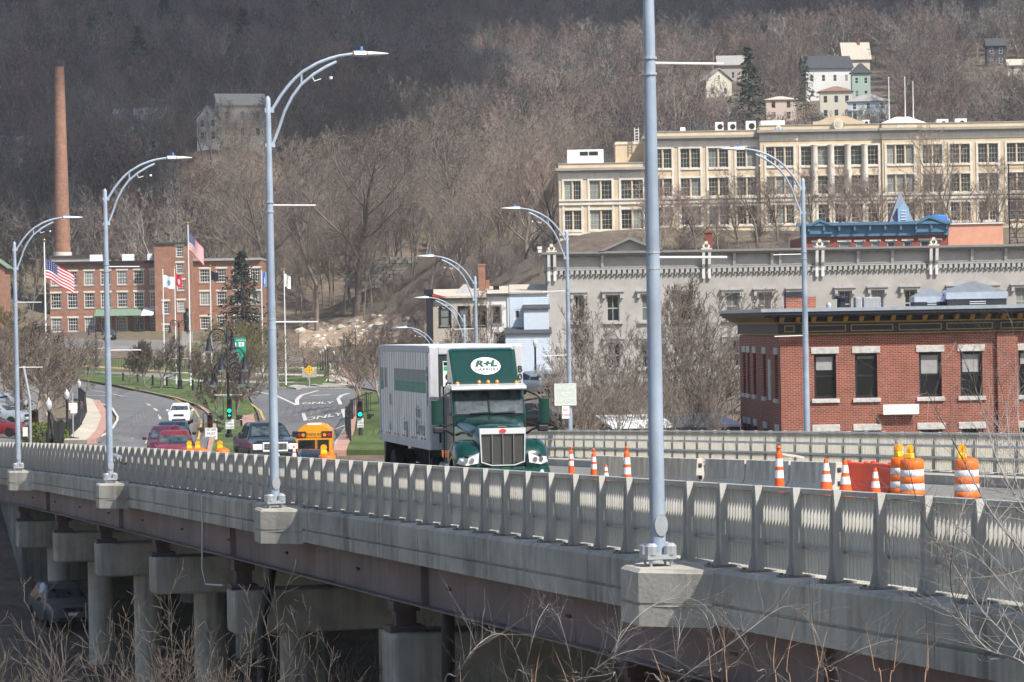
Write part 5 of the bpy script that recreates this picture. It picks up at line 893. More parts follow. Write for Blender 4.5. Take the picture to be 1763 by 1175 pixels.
for s in (-1, 1):
    fr_ = [[(s * x, y, z) for y, z in ((-5.2, 0.9), (-5.22, 1.2), (-5.05, 1.45), (-4.6, 1.62), (-4.1, 1.62), (-3.7, 1.42), (-3.5, 1.05), (-3.62, 0.85), (-3.8, 1.05), (-4.2, 1.2), (-4.55, 1.15), (-4.75, 0.9))] for x in (0.6, 0.95)] + [[(s * 1.14, y, z) for y, z in ((-5.08, 0.9), (-5.08, 1.18), (-4.95, 1.4), (-4.55, 1.55), (-4.1, 1.55), (-3.74, 1.36), (-3.58, 1.03), (-3.66, 0.86), (-3.8, 1.03), (-4.2, 1.18), (-4.55, 1.13), (-4.72, 0.9))], [(s * 1.22, y, z) for y, z in ((-4.93, 0.9), (-4.93, 1.14), (-4.84, 1.3), (-4.5, 1.42), (-4.12, 1.42), (-3.8, 1.26), (-3.66, 1.0), (-3.7, 0.88), (-3.8, 1.0), (-4.2, 1.16), (-4.52, 1.1), (-4.7, 0.9))]]
    MB().loft(fr_).build('front_fender', 'truck_green', tk, smooth=50)
    MB().loft([[(s * a, y, z) for a, y, z in ((0.64, -5.29, 1.30), (0.92, -5.27, 1.24), (1.14, -5.13, 1.17), (1.19, -5.02, 1.03), (0.97, -5.25, 0.98), (0.66, -5.29, 1.04))], [(s * a, y, z) for a, y, z in ((0.66, -5.0, 1.30), (0.92, -5.0, 1.22), (1.12, -4.9, 1.14), (1.16, -4.9, 1.03), (0.95, -5.0, 0.99), (0.68, -5.0, 1.05))]]).build('headlight', 'lens_clear', tk)
    for x in (0.82, 0.98): MB().disc((s * x, -5.285 + (0.03 if x > 0.9 else 0), 1.12), 0.06, 'y', 0.03, 14).build('headlamp_bulb', 'chrome', tk)
    MB().disc((s * 0.98, -5.36, 0.80), 0.05, 'y', 0.03, 12).build('fog_light', 'lens_clear', tk)
    wheel(tk, s * 1.03, -4.2, 0.5, 0.3, 'chrome'); wheel(tk, s * 1.05, 0.3, 0.5, 0.28); wheel(tk, s * 0.72, 0.3, 0.5, 0.28)
    mo = MB().loft([[(s * (1.44 + a * 0.135), -2.98 + b * 0.09, z) for a, b in ((-1, -0.6), (-0.6, -1), (0.6, -1), (1, -0.6), (1, 1), (-1, 1))] for z in (1.98, 2.0, 2.3, 2.56, 2.62)]).build('mirror', 'truck_green', tk, smooth=40)
    MB().tube([(s * 0.98, -2.75, 2.0), (s * 1.2, -2.9, 1.93), (s * 1.42, -2.96, 2.05)], 0.03, 6).build('mirror_arm', 'black_metal', tk); MB().tube([(s * 0.98, -2.7, 2.85), (s * 1.25, -2.9, 2.72), (s * 1.42, -2.96, 2.58)], 0.03, 6).build('mirror_arm', 'black_metal', tk); MB().tube([(s * 0.98, -2.8, 1.7), (s * 1.15, -2.9, 1.82), (s * 1.36, -2.98, 1.88)], 0.035, 6).build('mirror_arm', 'black_metal', tk)
    part('hood_mirror', 'black_metal', tk, (s * 1.4 - 0.14, s * 1.4 + 0.14, -3.05, -2.9, 1.75, 1.93), bev=0.04)
MB().prism([(-5.36, 0.6), (-5.36, 0.84), (-5.22, 0.93), (-4.75, 0.9), (-4.75, 0.5), (-5.2, 0.5)], 'x', -1.2, 1.2).build('bumper', 'truck_green', tk, bev=0.06)
part('chassis', 'black_metal', tk, (-0.45, 0.45, -4.9, 1.2, 0.6, 0.9)); part('fuel_tank', 'chrome', tk, (-1.15, -0.7, -2.4, -1.0, 0.45, 0.95), (0.7, 1.15, -2.4, -1.0, 0.45, 0.95), bev=0.1); part('fifth_wheel', 'black_metal', tk, (-0.5, 0.5, -0.2, 0.9, 0.95, 1.18))
part('bumper_sticker', 'sky_blue_paint', tk, (0.52, 0.6, -5.115, -5.11, 1.24, 1.3)); part('side_deflector', 'truck_green', tk, (-1.0, -0.9, -0.95, -0.55, 1.0, 2.95), (0.9, 1.0, -0.95, -0.55, 1.0, 2.95))
# logo oval on the fairing slope
TILT = R(90) - math.atan2(0.7, 0.81); c0 = Vector((0.05, -1.885, 3.485)); nrm = Vector((0, -0.757, 0.654))
lg = MB().disc((0, 0, 0), 0.30, 'z', 0.012, 32, 1.33).build('logo_oval', 'white_print', tk); lg.location = c0 + nrm * 0.012; lg.rotation_euler = (TILT, 0, 0)
text('R+L', lg, (0, 0.07, 0.008), 0.29, 'logo_green', (0, 0, 0), 0.018, 0.25, 1.2); text('CARRIERS', lg, (0, -0.13, 0.008), 0.135, 'black_print', (0, 0, 0), 0.003, 0.25, 1.1)
# ------------------------------------------------------------------ generic cars
def carbody(name, label, loc, rz, paint, st, glass, L, hw, wr=0.34, wb=0.29, group=None, rear=False, hl=(0.62, 0.8), cat='car'):
    """st: stations (y, half width, z bottom, z belt, z top, top half width), front first (-y)"""
    c = thing(name, label, cat, loc, rz, group)
    def rg(y, w, zb, zl, zt, tw): return [(-w * 0.92, y, zb), (-w, y, zb + 0.12), (-w, y, zl - 0.1), (-w * 0.97, y, zl), (-tw, y, zt - 0.06), (-tw * 0.85, y, zt), (tw * 0.85, y, zt), (tw, y, zt - 0.06), (w * 0.97, y, zl), (w, y, zl - 0.1), (w, y, zb + 0.12), (w * 0.92, y, zb)]
    MB().loft([rg(*s) for s in st]).build('body', paint, c, smooth=38)
    fi, ti, ri, bi = glass
    a, b = st[fi], st[ti]; e = 0.014
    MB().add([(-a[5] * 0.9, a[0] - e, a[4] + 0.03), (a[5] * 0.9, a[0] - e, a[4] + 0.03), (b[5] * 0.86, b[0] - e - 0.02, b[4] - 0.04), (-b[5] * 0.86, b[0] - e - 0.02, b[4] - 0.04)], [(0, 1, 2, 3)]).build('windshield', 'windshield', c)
    a2, b2 = st[ri], st[bi]
    MB().add([(-b2[5] * 0.88, b2[0] + e, b2[4] + 0.03), (b2[5] * 0.88, b2[0] + e, b2[4] + 0.03), (a2[5] * 0.86, a2[0] + e + 0.02, a2[4] - 0.04), (-a2[5] * 0.86, a2[0] + e + 0.02, a2[4] - 0.04)], [(0, 1, 2, 3)]).build('rear_window', 'car_glass', c)
    for s in (-1, 1):
        zl = b[3] + 0.04; w0, w1 = b[1] * 0.972 + 0.006, b[5] + 0.012; ym = (b[0] + a2[0]) / 2
        for y0, y1, ya, yb in ((a[0] + 0.28, ym - 0.04, b[0] + 0.04, ym - 0.04), (ym + 0.04, b2[0] - 0.25, ym + 0.04, a2[0] - 0.05)):
            MB().add([(s * w0, y0, zl), (s * w0, y1, zl), (s * w1, yb, b[4] - 0.1), (s * w1, ya, b[4] - 0.1)], [(0, 1, 2, 3)]).build('side_window', 'car_glass', c)
        y0 = st[0][0]; MB().loft([[(s * x, y, z) for x, y, z in ((hw * 0.5, y0 + 0.0, hl[0]), (hw * 0.86, y0 + 0.04, hl[0] + 0.02), (hw * 0.93, y0 + 0.16, hl[1]), (hw * 0.55, y0 + 0.03, hl[1] - 0.03))], [(s * x, y + 0.25, z) for x, y, z in ((hw * 0.5, y0, hl[0]), (hw * 0.86, y0, hl[0]), (hw * 0.9, y0, hl[1]), (hw * 0.55, y0, hl[1]))]]).build('headlight', 'lens_clear', c)
        yr = st[-1][0]; MB().box(s * hw * 0.75 - 0.12, s * hw * 0.75 + 0.12, yr - 0.1, yr + 0.015, 0.72, 0.95).build('tail_light', 'red_lens', c)
        for y in (st[0][0] + L * 0.19, st[-1][0] - L * 0.19): wheel(c, s * (hw - 0.11), y, wr, 0.22, 'galvanized', hub=0.62)
        m = MB().cbox((s * (hw + 0.1), a[0] + 0.35, a[3] + 0.1), (0.2, 0.12, 0.14)).build('mirror', paint, c, bev=0.03)
    y0 = st[0][0]; gz = hl[0]
    part('grille', 'black_metal', c, (-hw * 0.45, hw * 0.45, y0 - 0.015, y0 + 0.1, gz - 0.02, gz + 0.15)); part('lower_grille', 'black_metal', c, (-hw * 0.6, hw * 0.6, y0 - 0.012, y0 + 0.1, 0.28, 0.42)); part('number_plate', 'white_print', c, (-0.16, 0.16, y0 - 0.025, y0 - 0.016, gz - 0.16, gz - 0.05))
    return c
SUV = [(-2.25, 0.80, 0.30, 0.72, 0.76, 0.7), (-2.15, 0.88, 0.25, 0.88, 0.94, 0.78), (-1.9, 0.91, 0.22, 0.96, 1.02, 0.8), (-1.05, 0.92, 0.22, 1.0, 1.10, 0.82), (-0.35, 0.92, 0.22, 1.02, 1.62, 0.66), (0.4, 0.92, 0.22, 1.03, 1.68, 0.66), (1.5, 0.92, 0.22, 1.04, 1.63, 0.65), (2.1, 0.90, 0.25, 1.05, 1.15, 0.72), (2.25, 0.86, 0.32, 0.95, 1.0, 0.72)]
SED = [(-2.3, 0.76, 0.28, 0.60, 0.64, 0.68), (-2.2, 0.86, 0.22, 0.74, 0.78, 0.76), (-1.8, 0.90, 0.2, 0.82, 0.87, 0.8), (-0.95, 0.91, 0.2, 0.90, 0.97, 0.82), (-0.15, 0.91, 0.2, 0.92, 1.40, 0.60), (0.5, 0.91, 0.2, 0.92, 1.44, 0.60), (1.0, 0.91, 0.2, 0.93, 1.38, 0.60), (1.75, 0.90, 0.2, 0.94, 1.02, 0.76), (2.3, 0.84, 0.28, 0.84, 0.92, 0.72)]
GS = (3, 4, 6, 7)
def gnd(u, v, **k): p = G(u, v, **k); return Vector((p.x, p.y, h1(p.x, p.y) + 0.175))
def suv(label, loc, rz, m, **k): return carbody('parked_car' if k.pop('parked', 0) else 'car', label, loc, rz, m, SUV, GS, 4.5, 0.92, 0.36, hl=(0.66, 0.86), **k)
def sedan(label, loc, rz, m, **k): return carbody('parked_car' if k.pop('parked', 0) else 'car', label, loc, rz, m, SED, GS, 4.6, 0.91, 0.33, hl=(0.54, 0.70), **k)
suv('white car alone at the back of the queue on the left road', gnd(311, 733), R(2), 'white_car')
def at_top(u, v, h, y0=150):
    Ys = np.arange(y0, 420, 0.5); a = W(u, v, 1.0); d = ZC + (a.z - ZC) * Ys - hh(a.x * Ys, Ys) - 0.175 - h; i = int(np.argmax(d <= 0)); y = Ys[i]; return Vector((a.x * y, y, h1(a.x * y, y) + 0.175))
suv('dark blue car just ahead of the white car in the queue', at_top(297, 727, 1.66), R(5), 'navy_car')
suv('maroon car half hidden behind the brighter red car in the queue', at_top(286, 736.5, 1.66), R(6), 'maroon_car')
suv('red car between the maroon car and the dark sedan in the queue', at_top(300, 748, 1.55), R(7), 'red_car')
sedan('dark sedan at the front of the queue by the orange barrels', at_top(313, 763, 1.44), R(9), 'black_car')
# cars at the left edge and under the bridge
suv('silver car parked at the left edge behind the lamp pole', gnd(-4, 738), R(75), 'silver_car', parked=1)
sedan('red car parked low at the left edge', gnd(-12, 757), R(80), 'red_car', parked=1)
sedan('grey car higher up in the left parking lot', gnd(14, 706), R(70), 'silver_car', parked=1)
suv('dark car with a red tail light in the upper left lot', gnd(10, 640), R(100), 'black_car', parked=1)
p = W(104, 1050, 132); suv('car parked under the bridge, its white paint darkened to look shaded', (p.x, p.y, h1(p.x, p.y) + 0.02), R(20), 'shaded_white_car', parked=1)
suv('dark car seen between the truck mirror and the far railing', gnd(930, 745), R(75), 'black_car', parked=1)
suv('silver car half hidden by twigs right of the trailer', gnd(938, 684), R(40), 'silver_car', parked=1)
p = W(190, 585, 540); suv('dark car parked in front of the mill behind the lamp pole', (p.x, p.y, h1(p.x, p.y) + 0.08), R(10), 'black_car', parked=1)
# ------------------------------------------------------------------ pickup truck
pp, s_, t__ = on_deck(458, 803); PK = thing('pickup_truck', 'black pickup truck with big chrome grille coming onto the bridge', 'pickup truck', (pp.x, pp.y, pp.z), R(13))
def rg2(y, w, zb, zl, zt, tw): return [(-w * 0.95, y, zb), (-w, y, zb + 0.1), (-w, y, zl - 0.12), (-w * 0.97, y, zl), (-tw, y, zt - 0.08), (-tw * 0.85, y, zt), (tw * 0.85, y, zt), (tw, y, zt - 0.08), (w * 0.97, y, zl), (w, y, zl - 0.12), (w, y, zb + 0.1), (w * 0.95, y, zb)]
pst = [(-2.75, 0.90, 0.55, 1.05, 1.10, 0.85), (-2.65, 0.98, 0.5, 1.16, 1.22, 0.9), (-2.2, 1.0, 0.45, 1.2, 1.30, 0.9), (-1.2, 1.01, 0.42, 1.24, 1.36, 0.9), (-0.5, 1.01, 0.42, 1.26, 1.90, 0.76), (0.3, 1.01, 0.42, 1.27, 1.96, 0.76), (1.25, 1.01, 0.42, 1.27, 1.92, 0.76), (1.4, 1.01, 0.42, 1.27, 1.30, 0.95), (3.1, 1.0, 0.5, 1.27, 1.30, 0.95)]
MB().loft([rg2(*s) for s in pst]).build('body', 'black_car', PK, smooth=38)
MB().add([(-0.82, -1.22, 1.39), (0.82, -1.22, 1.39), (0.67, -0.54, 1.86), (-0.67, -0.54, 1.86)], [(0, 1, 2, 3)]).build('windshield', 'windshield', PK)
for s in (-1, 1):
    for y0, y1, ya, yb in ((-0.85, 0.3, -0.42, 0.3), (0.4, 1.2, 0.4, 1.18)): MB().add([(s * 0.99, y0, 1.3), (s * 0.99, y1, 1.3), (s * 0.79, yb, 1.8), (s * 0.79, ya, 1.8)], [(0, 1, 2, 3)]).build('side_window', 'car_glass', PK)
    part('headlight', 'lens_clear', PK, (s * 0.77 - 0.21, s * 0.77 + 0.21, -2.775, -2.5, 0.82, 1.08), bev=0.03); part('turn_signal', 'amber_lens', PK, (s * 0.955 - 0.035, s * 0.955 + 0.035, -2.74, -2.55, 0.82, 1.08))
    part('mirror', 'black_car', PK, (s * 1.2 - 0.13, s * 1.2 + 0.13, -0.95, -0.8, 1.28, 1.55), bev=0.03); MB().tube([(s * 1.0, -0.88, 1.36), (s * 1.1, -0.88, 1.38)], 0.03, 6).build('mirror_arm', 'black_metal', PK)
    for y in (-1.75, 2.0): wheel(PK, s * 0.9, y, 0.40, 0.27, 'chrome')
frame('grille_surround', 'bright_chrome', PK, -0.55, 0.55, 0.74, 1.14, 0.06, -2.80, -2.7, 0.01)
part('grille_insert', 'black_metal', PK, (-0.49, 0.49, -2.76, -2.72, 0.8, 1.08))
for k in range(3): part('grille_bar', 'chrome', PK, (-0.49, 0.49, -2.785, -2.765, 0.83 + k * 0.09, 0.86 + k * 0.09))
for k in range(5): part('grille_bar', 'chrome', PK, (-0.36 + k * 0.18, -0.345 + k * 0.18, -2.783, -2.767, 0.8, 1.08))
part('bumper', 'black_car', PK, (-0.98, 0.98, -2.85, -2.6, 0.5, 0.72), bev=0.04); part('number_plate', 'white_print', PK, (-0.16, 0.16, -2.865, -2.851, 0.55, 0.65))
# ------------------------------------------------------------------ school bus
bp = at_top(540, 733, 2.25); BU = thing('school_bus', 'small yellow school bus seen from behind beside the pickup', 'school bus', bp, R(-176) + math.pi * 0)
arch = [(-1.03, 0.55), (-1.05, 1.9), (-0.98, 2.35), (-0.7, 2.62), (-0.3, 2.73), (0.3, 2.73), (0.7, 2.62), (0.98, 2.35), (1.05, 1.9), (1.03, 0.55)]
MB().prism(arch, 'y', -5.2, 0).build('body', 'bus_yellow', BU, smooth=30)
BU.rotation_euler.z = R(182); BU.scale = (0.82, 0.82, 0.82)
def bx(name, m, x0, x1, z0, z1, d=0.03, par=None): return part(name, m, par or BU, (x0, x1, 0.0, d, z0, z1))
for x0, x1 in ((-0.8, -0.25), (-0.02, 0.84)): bx('rear_window', 'car_glass', x0, x1, 1.25, 1.85, 0.012); frame('window_frame', 'black_metal', BU, x0 - 0.05, x1 + 0.05, 1.2, 1.9, 0.05, 0.001, 0.03)
for s in (-1, 1): bx('light_panel', 'black_metal', s * 0.73 - 0.3, s * 0.73 + 0.3, 2.02, 2.38); MB().disc((s * 0.86, 0.045, 2.18), 0.1, 'y', 0.03, 14).build('warning_light', 'red_lens', BU); MB().disc((s * 0.6, 0.045, 2.18), 0.1, 'y', 0.03, 14).build('warning_light', 'amber_lens', BU); MB().disc((s * 0.82, 0.03, 0.95), 0.09, 'y', 0.03, 14).build('tail_light', 'red_lens', BU)
hd_ = bx('header_board', 'bus_yellow', -0.42, 0.42, 2.06, 2.34, 0.035); text('SCHOOL BUS', BU, (0, 0.04, 2.2), 0.2, 'black_print', (R(90), 0, R(180)), 0.003, 0, 0.75)
bx('bumper', 'black_metal', -1.05, 1.05, 0.35, 0.6, 0.15); bx('number_plate', 'white_print', -0.35, 0.35, 0.72, 0.95, 0.015); part('roof_hatch', 'white_print', BU, (-0.4, 0.4, -1.9, -0.6, 2.735, 2.78)); bx('door_seam', 'black_metal', -0.14, -0.12, 0.62, 1.95, 0.01)
for s in (-1, 1): wheel(BU, s * 0.85, -1.0, 0.4, 0.3); wheel(BU, s * 0.85, -4.4, 0.4, 0.3)
for k in range(5): part('side_window', 'car_glass', BU, (1.03, 1.062, -4.8 + k * 0.9, -4.1 + k * 0.9, 1.3, 1.85))
for k in range(5): part('side_window', 'car_glass', BU, (-1.062, -1.03, -4.8 + k * 0.9, -4.1 + k * 0.9, 1.3, 1.85))
cp_, s_, t__ = on_deck(557, 800)
sedan('dark car partly hidden between the pickup and the orange barrel', at_top(536, 783, 1.3, 150), R(190), 'navy_car')
# ------------------------------------------------------------------ road works: cones, drums, barriers
def make_cone(h=0.9, r=0.17):
    c = thing('traffic_cone', 'x', 'traffic cone'); part('base', 'cone_orange', c, (-r * 1.25, r * 1.25, -r * 1.25, r * 1.25, 0, 0.035))
    f = lambda z: r + (0.035 - r) * z / h
    MB().lathe([(f(0.036), 0.036), (f(h * 0.5), h * 0.5)], 16).build('lower_cone', 'cone_orange', c, smooth=50); MB().lathe([(f(h * 0.5) + .003, h * 0.5), (f(h * 0.66) + .003, h * 0.66)], 16).build('reflective_band', 'reflective_white', c, smooth=50)
    MB().lathe([(f(h * 0.66), h * 0.66), (f(h * 0.74), h * 0.74)], 16).build('middle_cone', 'cone_orange', c, smooth=50); MB().lathe([(f(h * 0.74) + .003, h * 0.74), (f(h * 0.9) + .003, h * 0.9)], 16).build('reflective_band', 'reflective_white', c, smooth=50); MB().lathe([(f(h * 0.9), h * 0.9), (f(h), h)], 16).build('tip', 'cone_orange', c, smooth=50); return c
def make_chan():
    c = thing('channelizer_cone', 'x', 'traffic cone'); part('base', 'rubber', c, (-0.2, 0.2, -0.2, 0.2, 0, 0.05)); f = lambda z: 0.10 - 0.045 * z
    for z0, z1, m in ((0.05, 0.55, 'cone_orange'), (0.55, 0.68, 'reflective_white'), (0.68, 0.74, 'cone_orange'), (0.74, 0.87, 'reflective_white'), (0.87, 0.95, 'cone_orange')): MB().lathe([(f(z0), z0), (f(z1), z1)], 14).build('shaft' if 'cone' in m else 'reflective_band', m, c, smooth=50)
    MB().lathe([(0.05, 0.951), (0.03, 0.97), (0.03, 1.03), (0.045, 1.05), (0.03, 1.08)], 10).build('handle', 'cone_orange', c, smooth=50); return c
CO, CH = make_cone(), make_chan(); used = {CO: 0, CH: 0}
def put(src, label, u, v, h, name=None, rz=0.0, sc=1.0):
    q, s, t = on_deck(u, v, h * sc); o = src if not used.get(src) else copy_tree(src); used[src] = 1; o['label'] = label; o.location = q; o.rotation_euler.z = rz; o.scale = (sc, sc, sc); return o
for u, v, sc, lb in ((983, 769, 1.05, 'tall orange channelizer cone nearest the truck'), (1022, 773, 1.05, 'tall orange channelizer cone, second from the truck'), (1079, 769, 1.25, 'tall orange channelizer cone left of the big lamp pole'), (1341, 768, 1.3, 'tall orange channelizer cone with streaming tape before the barriers')): put(CH, lb, u, v, 1.08, sc=sc)
for u, v, sc, lb in ((1043, 800, 0.75, 'small orange cone in front of the left concrete barrier'), (1422, 790, 1.15, 'orange cone standing left of the plastic barricade'), (1455, 793, 1.15, 'orange cone at the left end of the plastic barricade'), (1507, 806, 0.95, 'small orange cone in front of the plastic barricade'), (429, 766, 1.0, 'orange cone in front of the pickup headlight'), (506, 768, 1.0, 'orange cone right of the pickup grille'), (361, 766, 1.0, 'small cone between the two rear orange barrels')): put(CO, lb, u, v, 0.9, sc=sc)
tpq, s_, t__ = on_deck(1341, 768, 1.4); tpe = thing('warning_tape', 'thin red and white tape streaming from a tall cone', 'tape', tpq + Vector((0.06, 0, 1.2))); MB().loft([[(x, 0, z), (x, 0.01, z + 0.05)] for x, z in ((0, 0), (0.15, -0.03), (0.3, -0.05), (0.48, -0.09))], closed=False).build('ribbon', 'pinkish_siding', tpe)
def make_drum():
    c = thing('construction_barrel', 'x', 'construction barrel'); part('base', 'rubber', c, (-0.38, 0.38, -0.38, 0.38, 0, 0.06), bev=0.02)
    rr_ = lambda z: 0.295 - 0.03 * z
    for z0, z1, m in ((0.06, 0.22, 'barrel_orange'), (0.22, 0.38, 'reflective_white'), (0.38, 0.54, 'barrel_orange'), (0.54, 0.70, 'reflective_white'), (0.70, 0.92, 'barrel_orange')): MB().lathe([(rr_(z0) - 0.012, z0), (rr_(z0), z0 + 0.012), (rr_(z1), z1 - 0.012), (rr_(z1) - 0.012, z1)], 24).build('drum_section' if 'orange' in m else 'reflective_band', m, c, smooth=50)
    MB().lathe([(0.265, 0.92), (0.2, 0.95), (0.01, 0.955)], 24).build('lid', 'barrel_orange', c, smooth=50); MB().tube([(-0.12, 0, 0.95), (-0.1, 0, 1.0), (0.1, 0, 1.0), (0.12, 0, 0.95)], 0.018, 6).build('handle', 'barrel_orange', c)
    part('battery_box', 'yellow_plastic', c, (-0.2, 0.0, -0.07, 0.07, 0.956, 1.08), bev=0.02); l = MB().disc((0, 0, 0), 0.10, 'y', 0.09, 20).build('warning_lamp', 'amber_ball', c); l.location = (-0.1, 0, 1.17); return c
DR = make_drum(); used[DR] = 0
for u, v, rz, lb in ((1570, 790, R(60), 'orange and white striped barrel at the right end of the barricade'), (1664, 790, R(0), 'rightmost orange and white barrel with round amber lamp'), (1553, 787, R(40), 'faded barrel behind the barricade end'), (330, 773, R(10), 'leftmost orange barrel top above the railing'), (344.5, 773, R(0), 'second orange barrel top above the railing'), (383, 773, R(-10), 'third orange barrel top beside the pickup'), (563, 783, R(0), 'orange barrel behind the railing in front of the bus')): put(DR, lb, u, v, 0.95, rz=rz)
def make_jersey(L=3.05):
    c = thing('concrete_barrier', 'x', 'concrete barrier'); pf = [(-0.3, 0.0), (0.3, 0.0), (0.3, 0.06), (0.13, 0.30), (0.085, 0.81), (-0.085, 0.81), (-0.13, 0.30), (-0.3, 0.06)]
    MB().prism(pf, 'y', 0.02, L - 0.02).build('block', 'barrier_concrete', c, bev=0.012)
    for z in (0.25, 0.58): part('connector_slot', 'rust_steel', c, (-0.05, 0.05, -0.0, 0.019, z, z + 0.1)); part('loop', 'rust_steel', c, (-0.02, 0.02, -0.03, 0.0, z + 0.03, z + 0.06))
    return c
JB = make_jersey(); used[JB] = 0
def placeJ(s, t, lb, dr=0.0):
    o = JB if not used[JB] else copy_tree(JB); used[JB] = 1; o['label'] = lb; q = B(s, t, ROADZ); o.location = q; o.rotation_euler = (math.atan(sl(s)), 0, BA + dr)
_, sA, tA = on_deck(1206, 790, 0.81)
for k, lb in enumerate(('concrete barrier with its lit end face just right of the big lamp pole', 'second concrete barrier, behind the big lamp pole', 'concrete barrier farthest left, behind the small cone')): placeJ(sA + k * 3.1, tA - k * 0.15, lb, R(2.5))
for k, lb in enumerate(('first concrete barrier right of the gap, touching the lit end', 'concrete barrier left of the taped cone', 'stained concrete barrier between the taped cone and the orange cones')): placeJ(sA - 3.35 - k * 3.08, tA + 0.25 + k * 0.16, lb, R(2.5))
_, sB, tB = on_deck(1497, 796, 0.8)
for k, (lb) in enumerate(('bright orange plastic barricade beside the two cones', 'right half of the orange plastic barricade next to the striped barrel')):
    q = B(sB + 0.85 - k * 1.7, tB, ROADZ); c = thing('plastic_barricade', lb, 'barricade', q, BA + R(4))
    pf = [(-0.28, 0), (0.28, 0), (0.28, 0.1), (0.12, 0.35), (0.1, 0.78), (-0.1, 0.78), (-0.12, 0.35), (-0.28, 0.1)]; MB().prism(pf, 'y', -0.83, 0.83).build('shell', 'barricade_red', c, bev=0.03)
    for y in (-0.5, 0.5): MB().lathe([(0.06, 0.78), (0.06, 0.81), (0.03, 0.83)], 10, (0, y, 0)).build('filler_cap', 'barricade_red', c)
    part('forklift_slot', 'rubber', c, (-0.29, -0.275, -0.5, -0.25, 0.02, 0.09), (-0.29, -0.275, 0.25, 0.5, 0.02, 0.09))
fb, s_, t__ = on_deck(672, 806, 0.25); c = thing('folded_barricade', 'orange plastic piece lying on a concrete block by the trailer', 'barricade', fb, BA); part('block', 'barrier_concrete', c, (-0.9, 0.7, -0.4, 0.4, 0, 0.22), bev=0.02); MB().loft([[(-0.5, -0.2, 0.225), (-0.5, 0.2, 0.225), (-0.5, 0.2, 0.27), (-0.5, -0.2, 0.27)], [(0.4, -0.25, 0.225), (0.4, 0.25, 0.225), (0.4, 0.25, 0.42), (0.4, -0.25, 0.42)]]).build('plastic_piece', 'barricade_red', c)
# ------------------------------------------------------------------ traffic signals, signs, ornamental lamps
def signal_head(parent, z, n=3, lit=None, face=0.0, x=0.0, y=0.0):
    h = bpy.data.objects.new('signal_head', None); COL.objects.link(h); h.parent = parent; h.location = (x, y, z); h.rotation_euler.z = face
    part('housing', 'black_metal', h, (-0.18, 0.18, -0.12, 0.12, 0, 0.36 * n), bev=0.02)
    for k in range(n):
        zz = 0.36 * (n - k) - 0.18; m = 'signal_green' if lit is not None and k in lit else ('signal_red_off', 'signal_amber_off', 'signal_red_off', 'signal_red_off')[k]
        if lit is not None and k == 3: MB().prism([(-0.1, zz), (0.0, zz + 0.1), (0.0, zz + 0.03), (0.1, zz + 0.03), (0.1, zz - 0.03), (0.0, zz - 0.03), (0.0, zz - 0.1)], 'y', -0.135, -0.121).build('arrow_lens', m, h)
        else: MB().disc((0, -0.13, zz), 0.14, 'y', 0.02, 18).build('lens', m, h)
        MB().loft([[(0.155 * math.cos(a), -0.121, zz + 0.155 * math.sin(a)) for a in np.linspace(-0.3, math.pi + 0.3, 9)], [(0.15 * math.cos(a), -0.33, zz + 0.15 * math.sin(a)) for a in np.linspace(0.1, math.pi - 0.1, 9)]], closed=False).build('visor', 'black_metal', h)
    return h
def sigpole(label, u, d, vtop, zh, n, lit, side=True, v=780):
    p = W(u, v, d); g0 = h1(p.x, p.y) + 0.1; ht = W(u, vtop, d).z - g0; r = thing('traffic_signal', label, 'traffic signal', (p.x, p.y, g0), 0)
    MB().lathe([(0.16, 0), (0.14, 0.5), (0.09, 0.6), (0.08, ht)], 12).build('pole', 'black_metal', r, smooth=40); zt = W(u, zh, d).z - g0
    signal_head(r, zt - 0.36 * n, n, lit, 0, 0, -0.25)
    if side:
        for s in (-1, 1): MB().tube([(0, -0.1, zt + 0.08), (s * 0.48, -0.1, zt + 0.08), (s * 0.48, -0.1, zt - 0.36 * n - 0.05)], 0.03, 6).build('bracket', 'black_metal', r)
        for s in (-1, 1): signal_head(r, zt - 0.36 * n - 0.15, 1, None, s * R(85), s * 0.6, -0.1)
    return r, ht, zt
def plate_sign(parent, x, y, z0, z1, w, lines, m='white_print', tm='black_print', sz=0.2):
    b = part('sign_plate', m, parent, (x - w / 2, x + w / 2, y - 0.015, y, z0, z1)); n = len(lines)
    for k, t in enumerate(lines): text(t, b, (x, y - 0.02, z1 - (z1 - z0) * (k + 0.5) / n), sz, tm, sx=min(1.0, w * 0.9 / (sz * 0.62 * max(1, len(t)))))
    return b
s1_, ht, zt = sigpole('traffic signal showing green ball and green left arrow under the black scroll lamp', 397, 238.8, 684, 686, 4, (2, 3)); zz = W(397, 722, 240).z - s1_.location.z; plate_sign(s1_, 0, -0.2, zz - 0.68, zz, 0.62, ('NO', 'TURN', 'ON RED'), sz=0.2)
s2_, ht, zt = sigpole('traffic signal with one green light on the right lawn', 621.5, 222, 690, 690.5, 3, (2,)); zz = W(621, 720.5, 222).z - s2_.location.z; plate_sign(s2_, 0, -0.2, zz - 0.62, zz, 0.45, ('NO', 'TURN', 'ON RED'), sz=0.18)
s3_, ht, zt = sigpole('dark signal head seen from the side left of the lane sign', 363, 225, 711, 714, 3, None)
ls = thing('lane_sign', 'white turn-lane sign on a short post by the median', 'sign', W(364.5, 790, 212)); ls.location.z = h1(ls.location.x, ls.location.y); zz = W(364.5, 737, 212).z - ls.location.z; MB().box(-0.04, 0.04, 0, 0.06, 0, zz - 0.02).build('post', 'galvanized', ls); plate_sign(ls, 0, -0.01, zz - 0.76, zz, 0.78, ('LEFT LANE', 'MUST', 'TURN LEFT'), sz=0.22)
